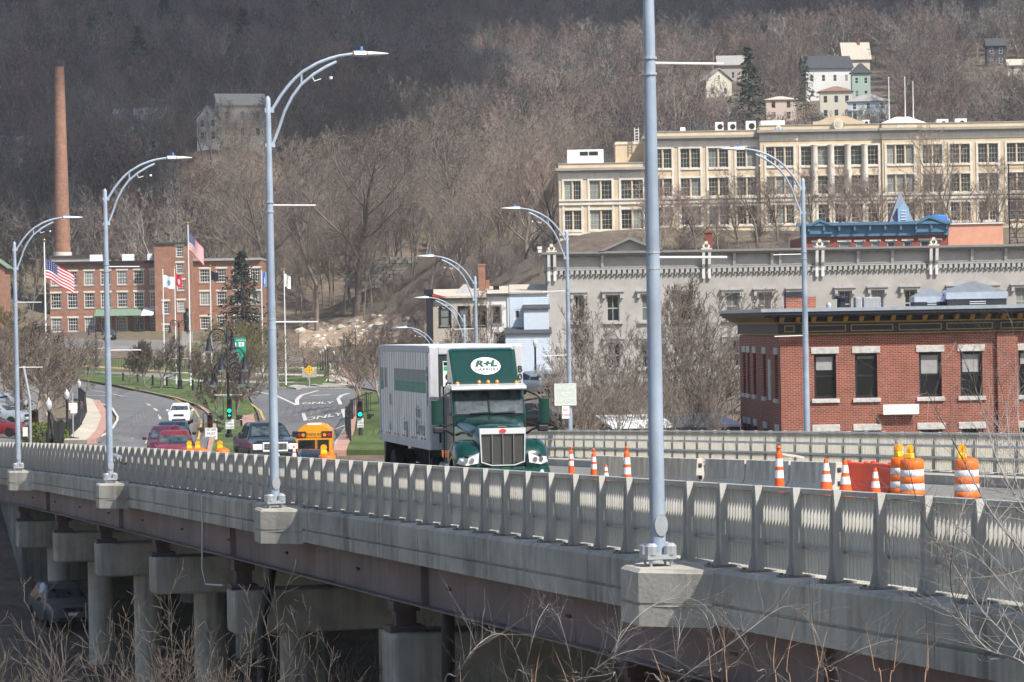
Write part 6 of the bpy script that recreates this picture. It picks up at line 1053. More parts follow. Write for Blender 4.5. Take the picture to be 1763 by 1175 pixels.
for u, d, vt, vh, lb in ((62, 175, 705, 706, 'dark traffic signal seen from behind at the left edge'), (105, 168, 722, 724, 'dark traffic signal low beside the curved black fence')): sigpole(lb, u, d, vt, vh, 3, None, side=(u > 100), v=760)
ps_ = thing('small_white_sign', 'small upright white sign near the left shrubs', 'sign', W(44, 775, 160)); ps_.location.z = h1(ps_.location.x, ps_.location.y); zz = W(44, 736, 160).z - ps_.location.z; part('post', 'black_metal', ps_, (-0.04, 0.04, 0, 0.05, 0, zz)); part('plate', 'white_print', ps_, (-0.12, 0.12, -0.02, -0.001, zz - 0.45, zz))
gp_ = thing('leaning_post', 'grey leaning metal post at the left edge', 'post', W(53, 780, 165)); gp_.location.z = h1(gp_.location.x, gp_.location.y); MB().tube([(0, 0, 0), (0, 0, 2.3), (-0.3, 0, 4.0)], 0.07, 8).build('tube', 'galvanized', gp_)
sp_, s_, t__ = on_deck(992, 760); fs = thing('square_road_sign', 'faded square sign mounted on the street lamp right of the truck', 'sign', B(84.9, 21.55, 0), BA * 0.4); fs.location.z = W(991, 679, 131).z
b_ = part('sign_plate', 'faded_sign', fs, (-0.44, 0.44, -0.03, 0, -0.44, 0.44), bev=0.02); frame('border', 'white_print', fs, -0.44, 0.44, -0.44, 0.44, 0.025, -0.036, -0.031)
for t, z in (('LEFT LANE', 0.24), ('MUST', 0.0), ('TURN LEFT', -0.24)): text(t, b_, (0, -0.036, z), 0.19, 'white_print', sx=0.85)
c_ = part('lower_plate', 'white_print', fs, (-0.15, 0.15, -0.02, 0, -0.97, -0.47)); text('NO', c_, (0, -0.024, -0.62), 0.14, 'red_print'); text('TURNS', c_, (0, -0.024, -0.83), 0.1, 'red_print')
def lantern(mb_root, x, y, z, s=1.0):
    o = MB().lathe([(0.05, 0.0), (0.16 * s, -0.06), (0.18 * s, -0.5), (0.30 * s, -0.85), (0.33 * s, -0.95)], 12, (x, y, z)).build('lantern', 'black_metal', mb_root, smooth=50); MB().lathe([(0.3 * s, -0.951), (0.2 * s, -1.12), (0.03, -1.16)], 12, (x, y, z)).build('globe', 'lens_clear', o, smooth=60); return o
def scroll(root, sx, sy, z, rad, m='black_metal'):
    a = [(sx * (0.08 + rad * 0.9 * (1 - math.cos(t))), sy * (0.08 + rad * 0.9 * (1 - math.cos(t))), z + rad * math.sin(t)) for t in np.linspace(-0.6, math.pi * 0.97, 12)]
    MB().tube(a, 0.055, 7).build('scroll_arm', m, root, smooth=50)
    MB().tube([(sx * (0.08 + rad * 0.9 + rad * 0.5 * (1 - k / 16) * math.cos(k * 0.8)), sy * (0.08 + rad * 0.9 + rad * 0.5 * (1 - k / 16) * math.cos(k * 0.8)), z + rad * 0.1 + rad * 0.5 * (1 - k / 16) * math.sin(k * 0.8)) for k in range(15)], 0.035, 6).build('scroll_curl', m, root, smooth=50)
    return a[-1]
def ornate(label, u, v, d, vtop, tiers, rad):
    p = W(u, v, d); g0 = h1(p.x, p.y) + 0.15; ht = W(u, vtop, d).z - g0; r = thing('ornamental_lamp', label, 'street lamp', (p.x, p.y, g0), 0)
    MB().lathe([(0.38, 0), (0.38, 0.25), (0.28, 0.35), (0.26, 1.1), (0.32, 1.2), (0.16, 1.35), (0.11, 2.0), (0.09, ht * 0.62), (0.16, ht * 0.63), (0.09, ht * 0.65), (0.06, ht - 0.1), (0.02, ht)], 14).build('post', 'black_metal', r, smooth=40)
    for z, dirs in tiers:
        for sx, sy in dirs: e = scroll(r, sx, sy, ht - z, rad); lantern(r, e[0], e[1], e[2], rad / 0.75)
    for z in (0.45, 0.25): MB().tube([(-1.0, 0, ht * z), (1.0, 0, ht * z)], 0.03, 6).build('banner_arm', 'white_metal', r)
    return r
ornate('black scroll lamp with four bell lanterns in front of the green sign', 395, 790, 239, 562, ((0.9, ((-1, 0.1), (0.2, 0.9))), (2.3, ((0.9, 0.1), (-0.3, -0.6))), (3.4, ((-0.75, -0.3), (0.75, -0.3)))), 0.72)
ornate('black double-lantern lamp post on the median strip by the bollards', 310, 674, 385, 551, ((0.6, ((-1, 0), (1, 0))),), 0.55)
ornate('black lamp post by the mill driveway', 166, 643, 470, 560, ((0.6, ((-1, 0), (1, 0))),), 0.5)
def globe_lamp(label, u, v, d, vtop):
    p = W(u, v, d); g0 = h1(p.x, p.y) + 0.12; ht = W(u, vtop, d).z - g0; r = thing('globe_lamp', label, 'street lamp', (p.x, p.y, g0), 0)
    MB().lathe([(0.2, 0), (0.18, 0.5), (0.09, 0.7), (0.07, ht - 0.75), (0.11, ht - 0.7), (0.08, ht - 0.6)], 12).build('post', 'black_metal', r, smooth=40); MB().lathe([(0.08, ht - 0.6), (0.17, ht - 0.4), (0.16, ht - 0.2), (0.05, ht - 0.06), (0.02, ht + 0.06)], 14).build('globe', 'globe_glass', r, smooth=60)
for u, v, d, vt, lb in ((565, 655, 418, 592, 'nearest globe lamp at the corner of the park path'), (560.5, 645, 445, 596, 'second globe lamp along the park path'), (556, 636, 475, 600, 'third globe lamp along the park path'), (551.5, 627, 500, 603, 'farthest globe lamp along the park path'), (85, 765, 168, 686, 'acorn globe lamp standing in the left shrubs'), (116, 742, 205, 671, 'second globe lamp beside the curved fence'), (137, 720, 250, 654, 'third globe lamp where the fence curves away'), (922, 640, 250, 584, 'slim lamp in front of the pale blue house'), (612, 600, 520, 560, 'thin globe lamp before the rubble slope')): globe_lamp(lb, u, v, d, vt)
# bollards with chain on the median
bl0 = None; prev = None
BL = [(152, 650), (212, 659), (237, 662), (263, 665.5), (287.5, 669), (332, 677), (346, 681)]
for i, (u, v) in enumerate(BL):
    p = G(u, v); r = thing('bollard', ('black chained bollard at the left end of the median row', 'black bollard beside the lamp pole, second in the median row', 'third black bollard of the median row', 'fourth black bollard of the median row', 'black bollard just left of the median lamp post', 'black bollard just right of the median lamp post', 'last black bollard at the right end of the median row')[i], 'bollard', (p.x, p.y, h1(p.x, p.y) + 0.15), 0)
    MB().lathe([(0.2, 0), (0.2, 0.12), (0.13, 0.18), (0.11, 1.05), (0.15, 1.1), (0.14, 1.2), (0.05, 1.25)], 10).build('post', 'black_metal', r, smooth=40)
    if i + 1 < len(BL):
        q = G(*BL[i + 1]) - p; MB().tube([(q.x * k / 8, q.y * k / 8, 0.95 - 0.45 * math.sin(math.pi * k / 8) + (h1(p.x + q.x * k / 8, p.y + q.y * k / 8) - h1(p.x, p.y))) for k in range(9)], 0.03, 5).build('chain', 'black_metal', r)
# fences
def iron_fence(label, pts, h=1.15, step=0.28, group=None):
    P = [G(*q) for q in resample(pts, 24)]; o0 = P[0]; r = thing('iron_fence', label, 'fence', o0, 0)
    loc = [p - o0 for p in P]; zz = [h1(p.x, p.y) - o0.z + 0.15 for p in P]; up = [(a.x, a.y, z) for a, z in zip(loc, zz)]
    for k in (0.12, h): MB().tube([(x, y, z + k) for x, y, z in up], 0.04, 4).build('rail', 'black_metal', r)
    mb = MB()
    for i in range(len(up) - 1):
        a, b = Vector(up[i]), Vector(up[i + 1]); n = max(1, int((b - a).length / step))
        for k in range(n): c = a.lerp(b, k / n); mb.box(c.x - 0.025, c.x + 0.025, c.y - 0.025, c.y + 0.025, c.z, c.z + h)
    tag(mb.build('pickets', 'black_metal', r), kind='stuff')
    for i in range(0, len(up), 4): x, y, z = up[i]; part('fence_post', 'black_metal', r, (x - 0.06, x + 0.06, y - 0.06, y + 0.06, z - 0.3, z + h + 0.15))
    return r
iron_fence('black iron fence curving beside the left sidewalk', [(95, 775), (128, 750), (145, 722), (147, 700), (138, 690)])
iron_fence('black iron fence curving along the right lawn', [(603, 768), (594, 745), (606, 726), (626, 716), (642, 712)], 1.5)
iron_fence('dark fence behind the median trees in front of the mill', [(190, 638), (260, 641), (330, 648), (410, 655)], 1.6)
# yellow diamond sign on the traffic island, hydrant, green route signs
p = G(533, 669); ds = thing('diamond_sign', 'yellow diamond warning sign on the traffic island', 'sign', (p.x, p.y, p.z + 0.2), 0); part('post', 'galvanized', ds, (-0.05, 0.05, 0, 0.06, 0, 1.6))
q_ = part('back_plate', 'roof_grey', ds, (-0.75, 0.75, -0.02, 0.0, 0.95, 1.9)); d_ = MB().prism([(-0.55, 1.7), (0, 1.15), (0.55, 1.7), (0, 2.25)], 'y', -0.05, -0.025).build('diamond', 'sign_yellow', ds)
for x, z in ((-0.25, 1.72), (0, 1.95), (0.25, 1.72), (0, 1.48), (0, 1.72)): MB().disc((x, -0.055, z), 0.07, 'y', 0.006, 10).build('reflector', 'black_print', d_)
p = G(527, 626); hy = thing('fire_hydrant', 'small red hydrant on the park lawn', 'hydrant', (p.x, p.y, p.z + 0.1), 0); MB().lathe([(0.2, 0), (0.17, 0.1), (0.16, 0.6), (0.2, 0.65), (0.15, 0.8), (0.04, 0.88)], 12).build('barrel', 'red_paint', hy, smooth=50); MB().tube([(-0.28, 0, 0.5), (0.28, 0, 0.5)], 0.07, 8).build('outlets', 'red_paint', hy)
rs_ = thing('route_sign', 'green and white route sign behind the black scroll lamp', 'sign', W(411, 640, 330), 0); rs_.location.z = h1(rs_.location.x, rs_.location.y); zz = lambda v: W(411, v, 330).z - rs_.location.z
part('post', 'galvanized', rs_, (-0.06, 0.06, 0.0, 0.08, 0, zz(584))); b_ = part('sign_plate', 'sign_green', rs_, (-0.75, 0.75, -0.03, -0.001, zz(608), zz(582))); text('NORTH', b_, (0.3, -0.04, zz(586.5)), 0.26, 'white_print'); part('shield', 'white_print', b_, (0.05, 0.6, -0.045, -0.031, zz(597), zz(589.5))); text('8', b_, (0.32, -0.05, zz(593.3)), 0.36, 'black_print'); part('shield', 'white_print', b_, (-0.6, -0.2, -0.045, -0.031, zz(600), zz(590))); part('lower_plate', 'sign_green', rs_, (0.1, 0.6, -0.03, -0.001, zz(626), zz(609.5)))
ws_ = thing('notice_board', 'plain white upright board in the park left of the scroll lamp', 'sign', W(349, 624, 480), 0); ws_.location.z = h1(ws_.location.x, ws_.location.y); part('board', 'white_print', ws_, (-0.4, 0.4, -0.05, 0, 0.4, 2.3)); part('legs', 'galvanized', ws_, (-0.35, -0.28, 0.001, 0.06, 0, 2.2), (0.28, 0.35, 0.001, 0.06, 0, 2.2))
lw = thing('hanging_street_sign', 'white signs on a grey post behind the left fence', 'sign', W(126, 745, 215), 0); lw.location.z = h1(lw.location.x, lw.location.y); zz = lambda v: W(126, v, 215).z - lw.location.z
part('post', 'galvanized', lw, (-0.04, 0.04, 0, 0.06, 0, zz(676))); part('plate', 'white_print', lw, (-0.25, 0.3, -0.03, -0.001, zz(706), zz(694))); part('plate', 'white_print', lw, (-0.15, 0.28, -0.03, -0.001, zz(712), zz(706.5)))
# ------------------------------------------------------------------ flags and statue
def flagpole(label, u, v, d, vtop, flag=None, fw=2.7, fh=1.75, vf=None, drop=0.35, mats=('flag_red', 'flag_white', 'flag_blue'), us=False):
    p = W(u, v, d); g0 = h1(p.x, p.y) - 0.1; ht = W(u, vtop, d).z - g0; r = thing('flagpole', label, 'flagpole', (p.x, p.y, g0), 0)
    MB().lathe([(0.11, 0), (0.06, ht)], 10).build('pole', 'white_metal', r, smooth=40); MB().sphere((0, 0, ht + 0.12), 0.16, 8).build('ball', 'gold_ball', r, smooth=60)
    if flag:
        f = thing('flag', flag, 'flag', r.location + Vector((0.1, 0, W(u, vf, d).z - g0)), 0); nx, nz = 26, 13; mb = MB()
        def P(i, j):
            x = i / nx; z = j / nz; return (fw * x * (1 - 0.12 * drop), 0.16 * math.sin(x * 7 + z * 1.5) * (0.3 + x) * fh * 0.6, -fh * z - drop * fw * x ** 1.2 + 0.05 * math.sin(x * 9))
        vs = [P(i, j) for j in range(nz + 1) for i in range(nx + 1)]; n0 = len(mb.v); mb.v += vs
        for j in range(nz):
            for i in range(nx):
                q = (j * (nx + 1) + i, j * (nx + 1) + i + 1, (j + 1) * (nx + 1) + i + 1, (j + 1) * (nx + 1) + i); mb.f.append(q)
                if us: k = 2 if (j < 7 and i < 11) else (0 if j % 2 == 0 else 1)
                else: k = 0 if abs(i / nx - 0.5) ** 2 + (abs(j / nz - 0.5) * 0.7) ** 2 > 0.03 else 1
                mb.m.append(k)
        if us:
            mb.k = 1
            for j in range(5):
                for i in range(5):
                    c = Vector(P(1.2 + i * 2.1, 0.9 + j * 1.25)); a = 0.03
                    for yy in (-0.012, 0.012): mb.add([(c.x - a, c.y + yy, c.z - a), (c.x + a, c.y + yy, c.z - a), (c.x + a, c.y + yy, c.z + a), (c.x - a, c.y + yy, c.z + a)], [(0, 1, 2, 3)])
        mb.build('cloth', list(mats), f, smooth=60)
    return r
flagpole('white flagpole at the left carrying the large striped flag', 80, 640, 300, 416, 'large red, white and blue striped flag blowing on the left pole', 2.75, 1.85, 446, 0.55, us=True)
flagpole('tallest white flagpole standing before the mill tower', 328, 640, 400, 386, 'striped flag hanging steeply on the pole before the mill tower', 2.0, 2.2, 401, 1.0, us=True)
flagpole('short flagpole with the white flag before the mill tower', 283, 625, 430, 462, 'white flag with a pale blue emblem before the mill tower', 1.4, 1.6, 474, 0.25, mats=('flag_white', 'flag_lightblue'))
flagpole('short flagpole with the red flag before the mill tower', 303, 620, 432, 462, 'drooping red flag before the mill tower', 0.9, 1.6, 471, 0.5, mats=('flag_red', 'flag_white'))
flagpole('short flagpole with the black flag right of the mill tower', 364, 600, 430, 460, 'small black flag right of the mill tower', 1.05, 1.2, 467, 0.3, mats=('flag_black', 'flag_black'))
flagpole('flagpole with the blue flag behind the tall street lamp', 452, 590, 430, 464, 'narrow blue flag half behind the tall street lamp', 0.6, 1.9, 468, 0.3, mats=('flag_lightblue', 'flag_white'))
flagpole('flagpole with a drooping white flag on the right of the row', 491, 585, 430, 466, 'drooping white flag right of the tall street lamp', 0.8, 1.7, 472, 0.5, mats=('flag_white', 'flag_white'))
st_ = thing('statue', 'dark bronze standing figure on a plinth before the mill tower', 'statue', W(323, 590, 440), 0); z0 = W(323, 571, 440).z - st_.location.z
part('plinth', 'cornice_grey', st_, (-0.7, 0.7, -0.7, 0.7, -3, z0)); MB().lathe([(0.45, z0), (0.42, z0 + 0.9), (0.5, z0 + 1.6), (0.55, z0 + 2.3), (0.3, z0 + 2.6), (0.14, z0 + 2.7), (0.22, z0 + 2.9), (0.2, z0 + 3.1), (0.06, z0 + 3.2)], 12).build('figure', 'statue_bronze', st_, smooth=60)
# ------------------------------------------------------------------ people
def person(label, u, v, joints, top, legs, loc=None):
    p = G(u, v); r = thing('person', label, 'person', (p.x, p.y, h1(p.x, p.y) + 0.22), 0)
    def skin(name, vs, es, rad, m):
        me = bpy.data.meshes.new(name); me.from_pydata(vs, es, []); o = obj(name, me, m, r); sm = o.modifiers.new('skin', 'SKIN')
        for i, q in enumerate(me.skin_vertices[0].data): q.radius = (rad[i], rad[i])
        o.modifiers.new('sub', 'SUBSURF').levels = 1; return o
    j = joints
    skin('body', [j['hip'], j['chest'], j['neck'], j['head'], j['ls'], j['le'], j['lh'], j['rs'], j['re'], j['rh']], [(0, 1), (1, 2), (2, 3), (1, 4), (4, 5), (5, 6), (1, 7), (7, 8), (8, 9)], [.15, .17, .06, .105, .07, .05, .04, .07, .05, .04], top)
    skin('trousers', [j['hip'], j['lk'], j['lf'], j['lt'], j['rk'], j['rf'], j['rt']], [(0, 1), (1, 2), (2, 3), (0, 4), (4, 5), (5, 6)], [.16, .08, .055, .04, .08, .055, .04], legs)
    hz = j['head']; MB().sphere((hz[0], hz[1], hz[2] + 0.02), 0.125, 8, 1.15).build('hair', 'dark_hair', r, smooth=60); return r
walkj = dict(hip=(0, 0, .95), chest=(0, 0, 1.35), neck=(0, 0, 1.55), head=(-.02, 0, 1.7), ls=(-.02, -.2, 1.42), le=(-.12, -.24, 1.15), lh=(-.25, -.2, 1.0), rs=(.02, .2, 1.42), re=(.12, .24, 1.15), rh=(.2, .2, .95), lk=(-.2, -.1, .5), lf=(-.3, -.1, .06), lt=(-.42, -.1, .03), rk=(.18, .1, .52), rf=(.42, .1, .12), rt=(.32, .1, .03))
person('person in a pale top and jeans striding along the far street', 595, 616, walkj, 'pale_shirt', 'denim')
person('person in dark and white clothes near the end of the brick path', 575, 624, {k: (x * 0.3, y, z) for k, (x, y, z) in walkj.items()}, 'white_print', 'dark_cloth')
# ------------------------------------------------------------------ vegetation generators
def grow(seed, H, n=(11, 7, 6, 4), trunk=0.3, ang=(48, 42, 40, 38), ratio=(0.52, 0.5, 0.5, 0.55), r0=0.022, up=0.10, tmin=0.012, jit=0.10, lean=0.0, stems=1):
    rng = random.Random(seed); S = []
    def rv(): return Vector((rng.gauss(0, 1), rng.gauss(0, 1), rng.gauss(0, 1)))
    def branch(p, d, L, r, lev, t0):
        k = (7, 5, 3, 2, 2)[lev]; pts = [(p, d, 0.0)]; r1 = max(tmin, r * (0.35 if lev else 0.25)); q = p
        for i in range(k):
            d = (d + rv() * jit + Vector((0, 0, up if lev else 0.04))).normalized(); nq = q + d * (L / k)
            a, b = r + (r1 - r) * i / k, r + (r1 - r) * (i + 1) / k; S.append((q, nq, a, b, lev)); q = nq; pts.append((q, d, (i + 1) / k))
        if lev >= len(n): return
        az = rng.random() * 6.28
        for j in range(n[lev]):
            t = t0 + (1 - t0) * (j + rng.random() * 0.8) / n[lev]; t = min(t, 0.99); i = min(int(t * k), k - 1); f = t * k - i
            bp = pts[i][0].lerp(pts[i + 1][0], f); bd = pts[i + 1][1]; az += 2.4 + rng.uniform(-0.4, 0.4)
            ax = bd.orthogonal().normalized(); ax.rotate(Matrix.Rotation(az, 3, bd)); a = R(ang[lev] * rng.uniform(0.75, 1.25)) * (1.0 if lev else 1.25 - 0.6 * t)
            nd = bd.copy(); nd.rotate(Matrix.Rotation(a, 3, ax)); nl = L * ratio[lev] * rng.uniform(0.75, 1.2) * (1.15 - 0.55 * (t - t0) / (1 - t0 + 1e-6) if lev == 0 else 1.1 - 0.5 * t)
            branch(bp, nd, nl, max(tmin, (r + (r1 - r) * t) * 0.55), lev + 1, 0.22)
    for s in range(stems):
        a = rng.random() * 6.28; o = Vector((math.cos(a), math.sin(a), 0)) * (0.0 if stems == 1 else 0.05 * H * rng.random())
        d = Vector((math.cos(a) * (0.0 if stems == 1 else rng.uniform(0.1, 0.55)) + lean, math.sin(a) * (0.0 if stems == 1 else rng.uniform(0.1, 0.55)), 1)).normalized()
        branch(o, d, H * (0.8 if stems == 1 else rng.uniform(0.55, 0.8)), H * r0 * (1 if stems == 1 else 0.6), 0, trunk)
    return S
def segmesh(name, S, m, sides=3):
    n = len(S); P0 = np.array([s[0] for s in S]); P1_ = np.array([s[1] for s in S]); R0 = np.array([s[2] for s in S]); R1 = np.array([s[3] for s in S])
    D = P1_ - P0; D /= np.linalg.norm(D, axis=1)[:, None] + 1e-9; A = np.cross(D, np.array([0.31, 0.17, 0.93])); A /= np.linalg.norm(A, axis=1)[:, None] + 1e-9; Bv = np.cross(D, A)
    vs = np.empty((n, 2 * sides, 3))
    for k in range(sides):
        a = 2 * math.pi * k / sides; off = A * math.cos(a) + Bv * math.sin(a); vs[:, k] = P0 + off * R0[:, None]; vs[:, sides + k] = P1_ + off * R1[:, None]
    base = np.arange(n) * 2 * sides; fs = np.stack([np.stack([base + k, base + (k + 1) % sides, base + sides + (k + 1) % sides, base + sides + k], 1) for k in range(sides)], 1).reshape(-1, 4)
    me = bpy.data.meshes.new(name); me.vertices.add(n * 2 * sides); me.vertices.foreach_set('co', vs.ravel()); nf = len(fs); me.loops.add(nf * 4); me.loops.foreach_set('vertex_index', fs.ravel().astype(np.int32)); me.polygons.add(nf); me.polygons.foreach_set('loop_start', np.arange(nf, dtype=np.int32) * 4); me.update(); me.validate()
    me.materials.append(MATS[m]); return me
def treemesh(seed, H, tm, bm='bark', cut=2, **k):
    S = grow(seed, H, **k); return segmesh('trunk', [s for s in S if s[4] < cut], bm, 5), segmesh('crown', [s for s in S if s[4] >= cut], tm), H
def conifermesh(seed, H, m, dens=1.0, w=0.24):
    rng = random.Random(seed); T = []; S = [(Vector((0, 0, 0)), Vector((0, 0, H * 0.97)), H * 0.018, 0.01, 0)]; vs = []; fs = []
    nl = int(26 * dens)
    for i in range(nl):
        z = H * (0.08 + 0.9 * i / nl); L = H * w * (1 - (i / nl) ** 1.1) + 0.25
        for j in range(int(9 * dens)):
            a = rng.random() * 6.28; l = L * rng.uniform(0.6, 1.15); dr = rng.uniform(0.1, 0.45)
            tip = Vector((math.cos(a) * l, math.sin(a) * l, z - l * dr)); o = Vector((0, 0, z + rng.uniform(-0.3, 0.3))); S.append((o, tip, 0.03, 0.01, 1))
            for q in range(9):
                c = o.lerp(tip, 0.2 + 0.8 * rng.random()); e = Vector((rng.gauss(0, 1), rng.gauss(0, 1), rng.gauss(-0.4, 0.6))).normalized() * (0.022 * H + 0.12) * rng.uniform(0.6, 1.3); f = Vector((rng.gauss(0, 1), rng.gauss(0, 1), rng.gauss(0, 0.5))).normalized() * 0.010 * H
                n0 = len(vs); vs += [tuple(c - f), tuple(c + f), tuple(c + e)]; fs.append((n0, n0 + 1, n0 + 2))
    me = bpy.data.meshes.new('crown'); me.from_pydata(vs, [], fs); me.materials.append(MATS[m]); return segmesh('trunk', S, 'bark', 4), me, H
TV = {}
for i in range(4): TV['broad%d' % i] = treemesh(10 + i, 18, 'twig_knoll', n=(12, 8, 6, 4), tmin=0.016, r0=0.017)
for i in range(3): TV['tall%d' % i] = treemesh(30 + i, 18, 'twig_knoll', n=(10, 6, 5, 3), trunk=0.38, ang=(34, 38, 38, 36), tmin=0.017, r0=0.011)
for i in range(2): TV['red%d' % i] = treemesh(40 + i, 16, 'twig_pink', n=(15, 9, 7, 4), trunk=0.14, ang=(44, 36, 34, 30), tmin=0.014, r0=0.016, up=0.16)
for i in range(2): TV['street%d' % i] = treemesh(50 + i, 7, 'twig_street', n=(12, 8, 6, 4), trunk=0.24, ang=(46, 38, 36, 34), tmin=0.012, r0=0.016, up=0.14)
for i in range(2): TV['olive%d' % i] = treemesh(55 + i, 7, 'twig_olive', n=(12, 8, 7, 4), trunk=0.2, ang=(50, 42, 40, 34), tmin=0.012, r0=0.016)
for i in range(3): TV['bush%d' % i] = treemesh(60 + i, 6, ('twig_thicket', 'twig_thicket', 'twig_knoll')[i], cut=1, n=(6, 5, 4, 3), trunk=0.12, ang=(32, 34, 34, 32), tmin=0.009, r0=0.012, stems=6)
for i in range(2): TV['median%d' % i] = treemesh(52 + i, 7, 'twig_street', n=(12, 8, 7, 4), trunk=0.26, ang=(46, 38, 36, 34), tmin=0.022, r0=0.02, up=0.14)
TV['cherry0'] = treemesh(70, 5, 'twig_pink', n=(9, 8, 6, 5), trunk=0.3, ang=(68, 46, 42, 40), tmin=0.010, r0=0.028, up=0.02)
TV['pale0'] = treemesh(75, 15, 'bark_pale', 'bark_pale', n=(7, 5, 3, 2), trunk=0.35, tmin=0.02, r0=0.014)
TV['spruce0'] = conifermesh(80, 16, 'needles', 1.1); TV['spruce1'] = conifermesh(81, 14, 'needles_light', 0.8, 0.3); TV['pine0'] = conifermesh(82, 12, 'needles', 1.3, 0.36)
def tree(kind, label, loc, H, rz=0.0, name='bare_tree', cat='tree', group=None, sx=1.0):
    tm, cm, h0 = TV[kind]; r = thing(name, label, cat, loc, rz, group); k = H / h0
    for n_, m_ in (('trunk', tm), ('crown', cm)): o = obj(n_, m_, None, r); o.scale = (k * sx, k * sx, k)
    return r
rng = random.Random(5)
def T(kind, label, u, v, d, vtop, name='bare_tree', group=None, sx=1.0, sink=0.3, cat='tree'):
    p = W(u, v, d); g = h1(p.x, p.y) - sink; H = W(u, vtop, d).z - g; return tree(kind, label, (p.x, p.y, g), H, rng.random() * 6.28, name, cat, group, sx)
# single trees that can be told apart
T('broad0', 'big spreading bare tree on the knoll, left of the middle', 612, 520, 575, 196, sx=1.15); T('broad1', 'big forked bare tree standing on the knoll crest above the houses', 790, 445, 560, 190, sx=1.05)
T('tall0', 'dark leaning bare tree at the left end of the knoll', 545, 545, 570, 215, sx=1.1); T('broad2', 'wide bare tree at the left side of the knoll wood', 470, 540, 578, 240)
for u, v, d, vt, sx, lb in ((905, 470, 480, 235, 1.15, 'large reddish bare tree left of the beige building'), (955, 460, 470, 255, 0.95, 'reddish bare tree touching the beige building corner'), (850, 470, 500, 260, 0.95, 'reddish bare tree behind the row houses'), (985, 440, 462, 330, 0.7, 'small reddish tree before the beige left wing')): T('red%d' % (int(u) % 2), lb, u, v, d, vt, sx=sx)
for i, (u, v, d, vt) in enumerate(((222, 662, 398, 592), (250, 666, 392, 590), (275, 670, 386, 586), (340, 684, 360, 606))): T('median%d' % (i % 2), ('first slim street tree on the median, from the left', 'second slim street tree on the median', 'third street tree on the median, left of the lamp post', 'street tree on the median right of the lamp post')[i], u, v, d, vt, name='street_tree', sx=1.25)
T('median1', 'round bare tree behind the green signal on the median', 405, 742, 262, 620, name='street_tree', sx=1.15); T('median0', 'round bare tree between the two road branches', 372, 720, 285, 628, name='street_tree')
T('olive0', 'olive budding tree in front of the mill tower', 352, 640, 430, 552, name='street_tree', sx=1.3); T('olive1', 'olive budding tree right of the black scroll lamp', 425, 640, 420, 548, name='street_tree', sx=1.3); T('olive0', 'low olive budding tree behind the route sign', 455, 640, 425, 575, name='street_tree', sx=1.1)
T('cherry0', 'low wide ornamental tree left in the park', 480, 658, 430, 585, name='ornamental_tree', sx=1.5); T('cherry0', 'low wide ornamental tree right in the park', 530, 650, 445, 582, name='ornamental_tree', sx=1.6); T('cherry0', 'small ornamental tree behind the diamond sign', 545, 640, 470, 592, name='ornamental_tree', sx=1.2)
for u, v, d, vt, k, sx, lb in ((655, 740, 262, 560, 'street1', 1.25, 'dense bare tree left of the trailer'), (625, 720, 300, 572, 'street0', 1.0, 'bare tree behind the right traffic signal'), (690, 700, 300, 552, 'street0', 1.15, 'dense bare tree behind the trailer roof'), (735, 690, 310, 560, 'street1', 1.1, 'bare tree between the trailer and the tan house'), (770, 650, 255, 545, 'street1', 0.6, 'thin bare tree in front of the tan house'), (843, 650, 250, 500, 'street0', 0.55, 'thin bare tree in front of the white row house')): T(k, lb, u, v, d, vt, sx=sx)
for u, v, d, vt, k, sx, lb in ((60, 740, 215, 575, 'street0', 1.3, 'brown bare tree beside the left lamp pole'), (95, 730, 235, 545, 'street1', 1.4, 'large brown bare tree behind the acorn lamp'), (130, 700, 275, 565, 'street0', 1.25, 'brown bare tree where the left road curves'), (35, 700, 290, 560, 'street1', 1.1, 'bare tree over the left parking lot'), (150, 660, 340, 575, 'street0', 0.9, 'bare tree at the far end of the left sidewalk'), (10, 660, 330, 520, 'olive1', 1.2, 'olive-green tree at the left edge')): T(k, lb, u, v, d, vt, sx=sx)
T('pale0', 'white-barked birch between the left lamp and the flagpole', 50, 600, 500, 428, sx=0.7); T('pale0', 'pale spreading tree above the mill roof', 285, 470, 590, 325, sx=1.0); T('pale0', 'pale dead tree high in the middle of the hill', 935, 190, 760, 100, sx=1.1); T('pale0', 'slim pale birch left of the dark spruce on the hill', 1163, 200, 700, 112, sx=0.7)
# evergreens
T('spruce0', 'tall dark spruce on the right hillside among houses', 1290, 190, 690, 72, 'spruce_tree', sx=1.1); T('pine0', 'dark evergreen in front of the mill right wing', 418, 560, 520, 425, 'evergreen_tree', sx=1.15); T('spruce1', 'thin grey-green conifer before the white hillside house', 1388, 205, 740, 90, 'spruce_tree', sx=0.8)
for u, v, d, vt, k, lb in ((285, 110, 930, 62, 'pine0', 'dark evergreen on the upper left hill'), (190, 125, 920, 85, 'spruce1', 'light evergreen clump on the upper left hill'), (225, 128, 915, 92, 'spruce1', 'lighter evergreen beside it on the upper left hill'), (160, 140, 900, 98, 'pine0', 'evergreen above the brick chimney'), (240, 190, 800, 120, 'spruce0', 'narrow dark spruce pair on the left hill'), (420, 150, 850, 82, 'spruce0', 'dark spruce high behind the tall street lamp'), (10, 60, 1000, 22, 'pine0', 'dark pine at the top left corner'), (545, 90, 980, 62, 'spruce1', 'small green spruce above the tall street lamp'), (1628, 40, 1000, 12, 'spruce0', 'dark spruce at the top right')): q = G(u, v, 600, 1400); H_ = (v - vt) * q.y / F; tree(k, lb, (q.x, q.y, q.z - 3), H_ + 14, rng.random() * 6, 'evergreen_tree', sx=1.3)
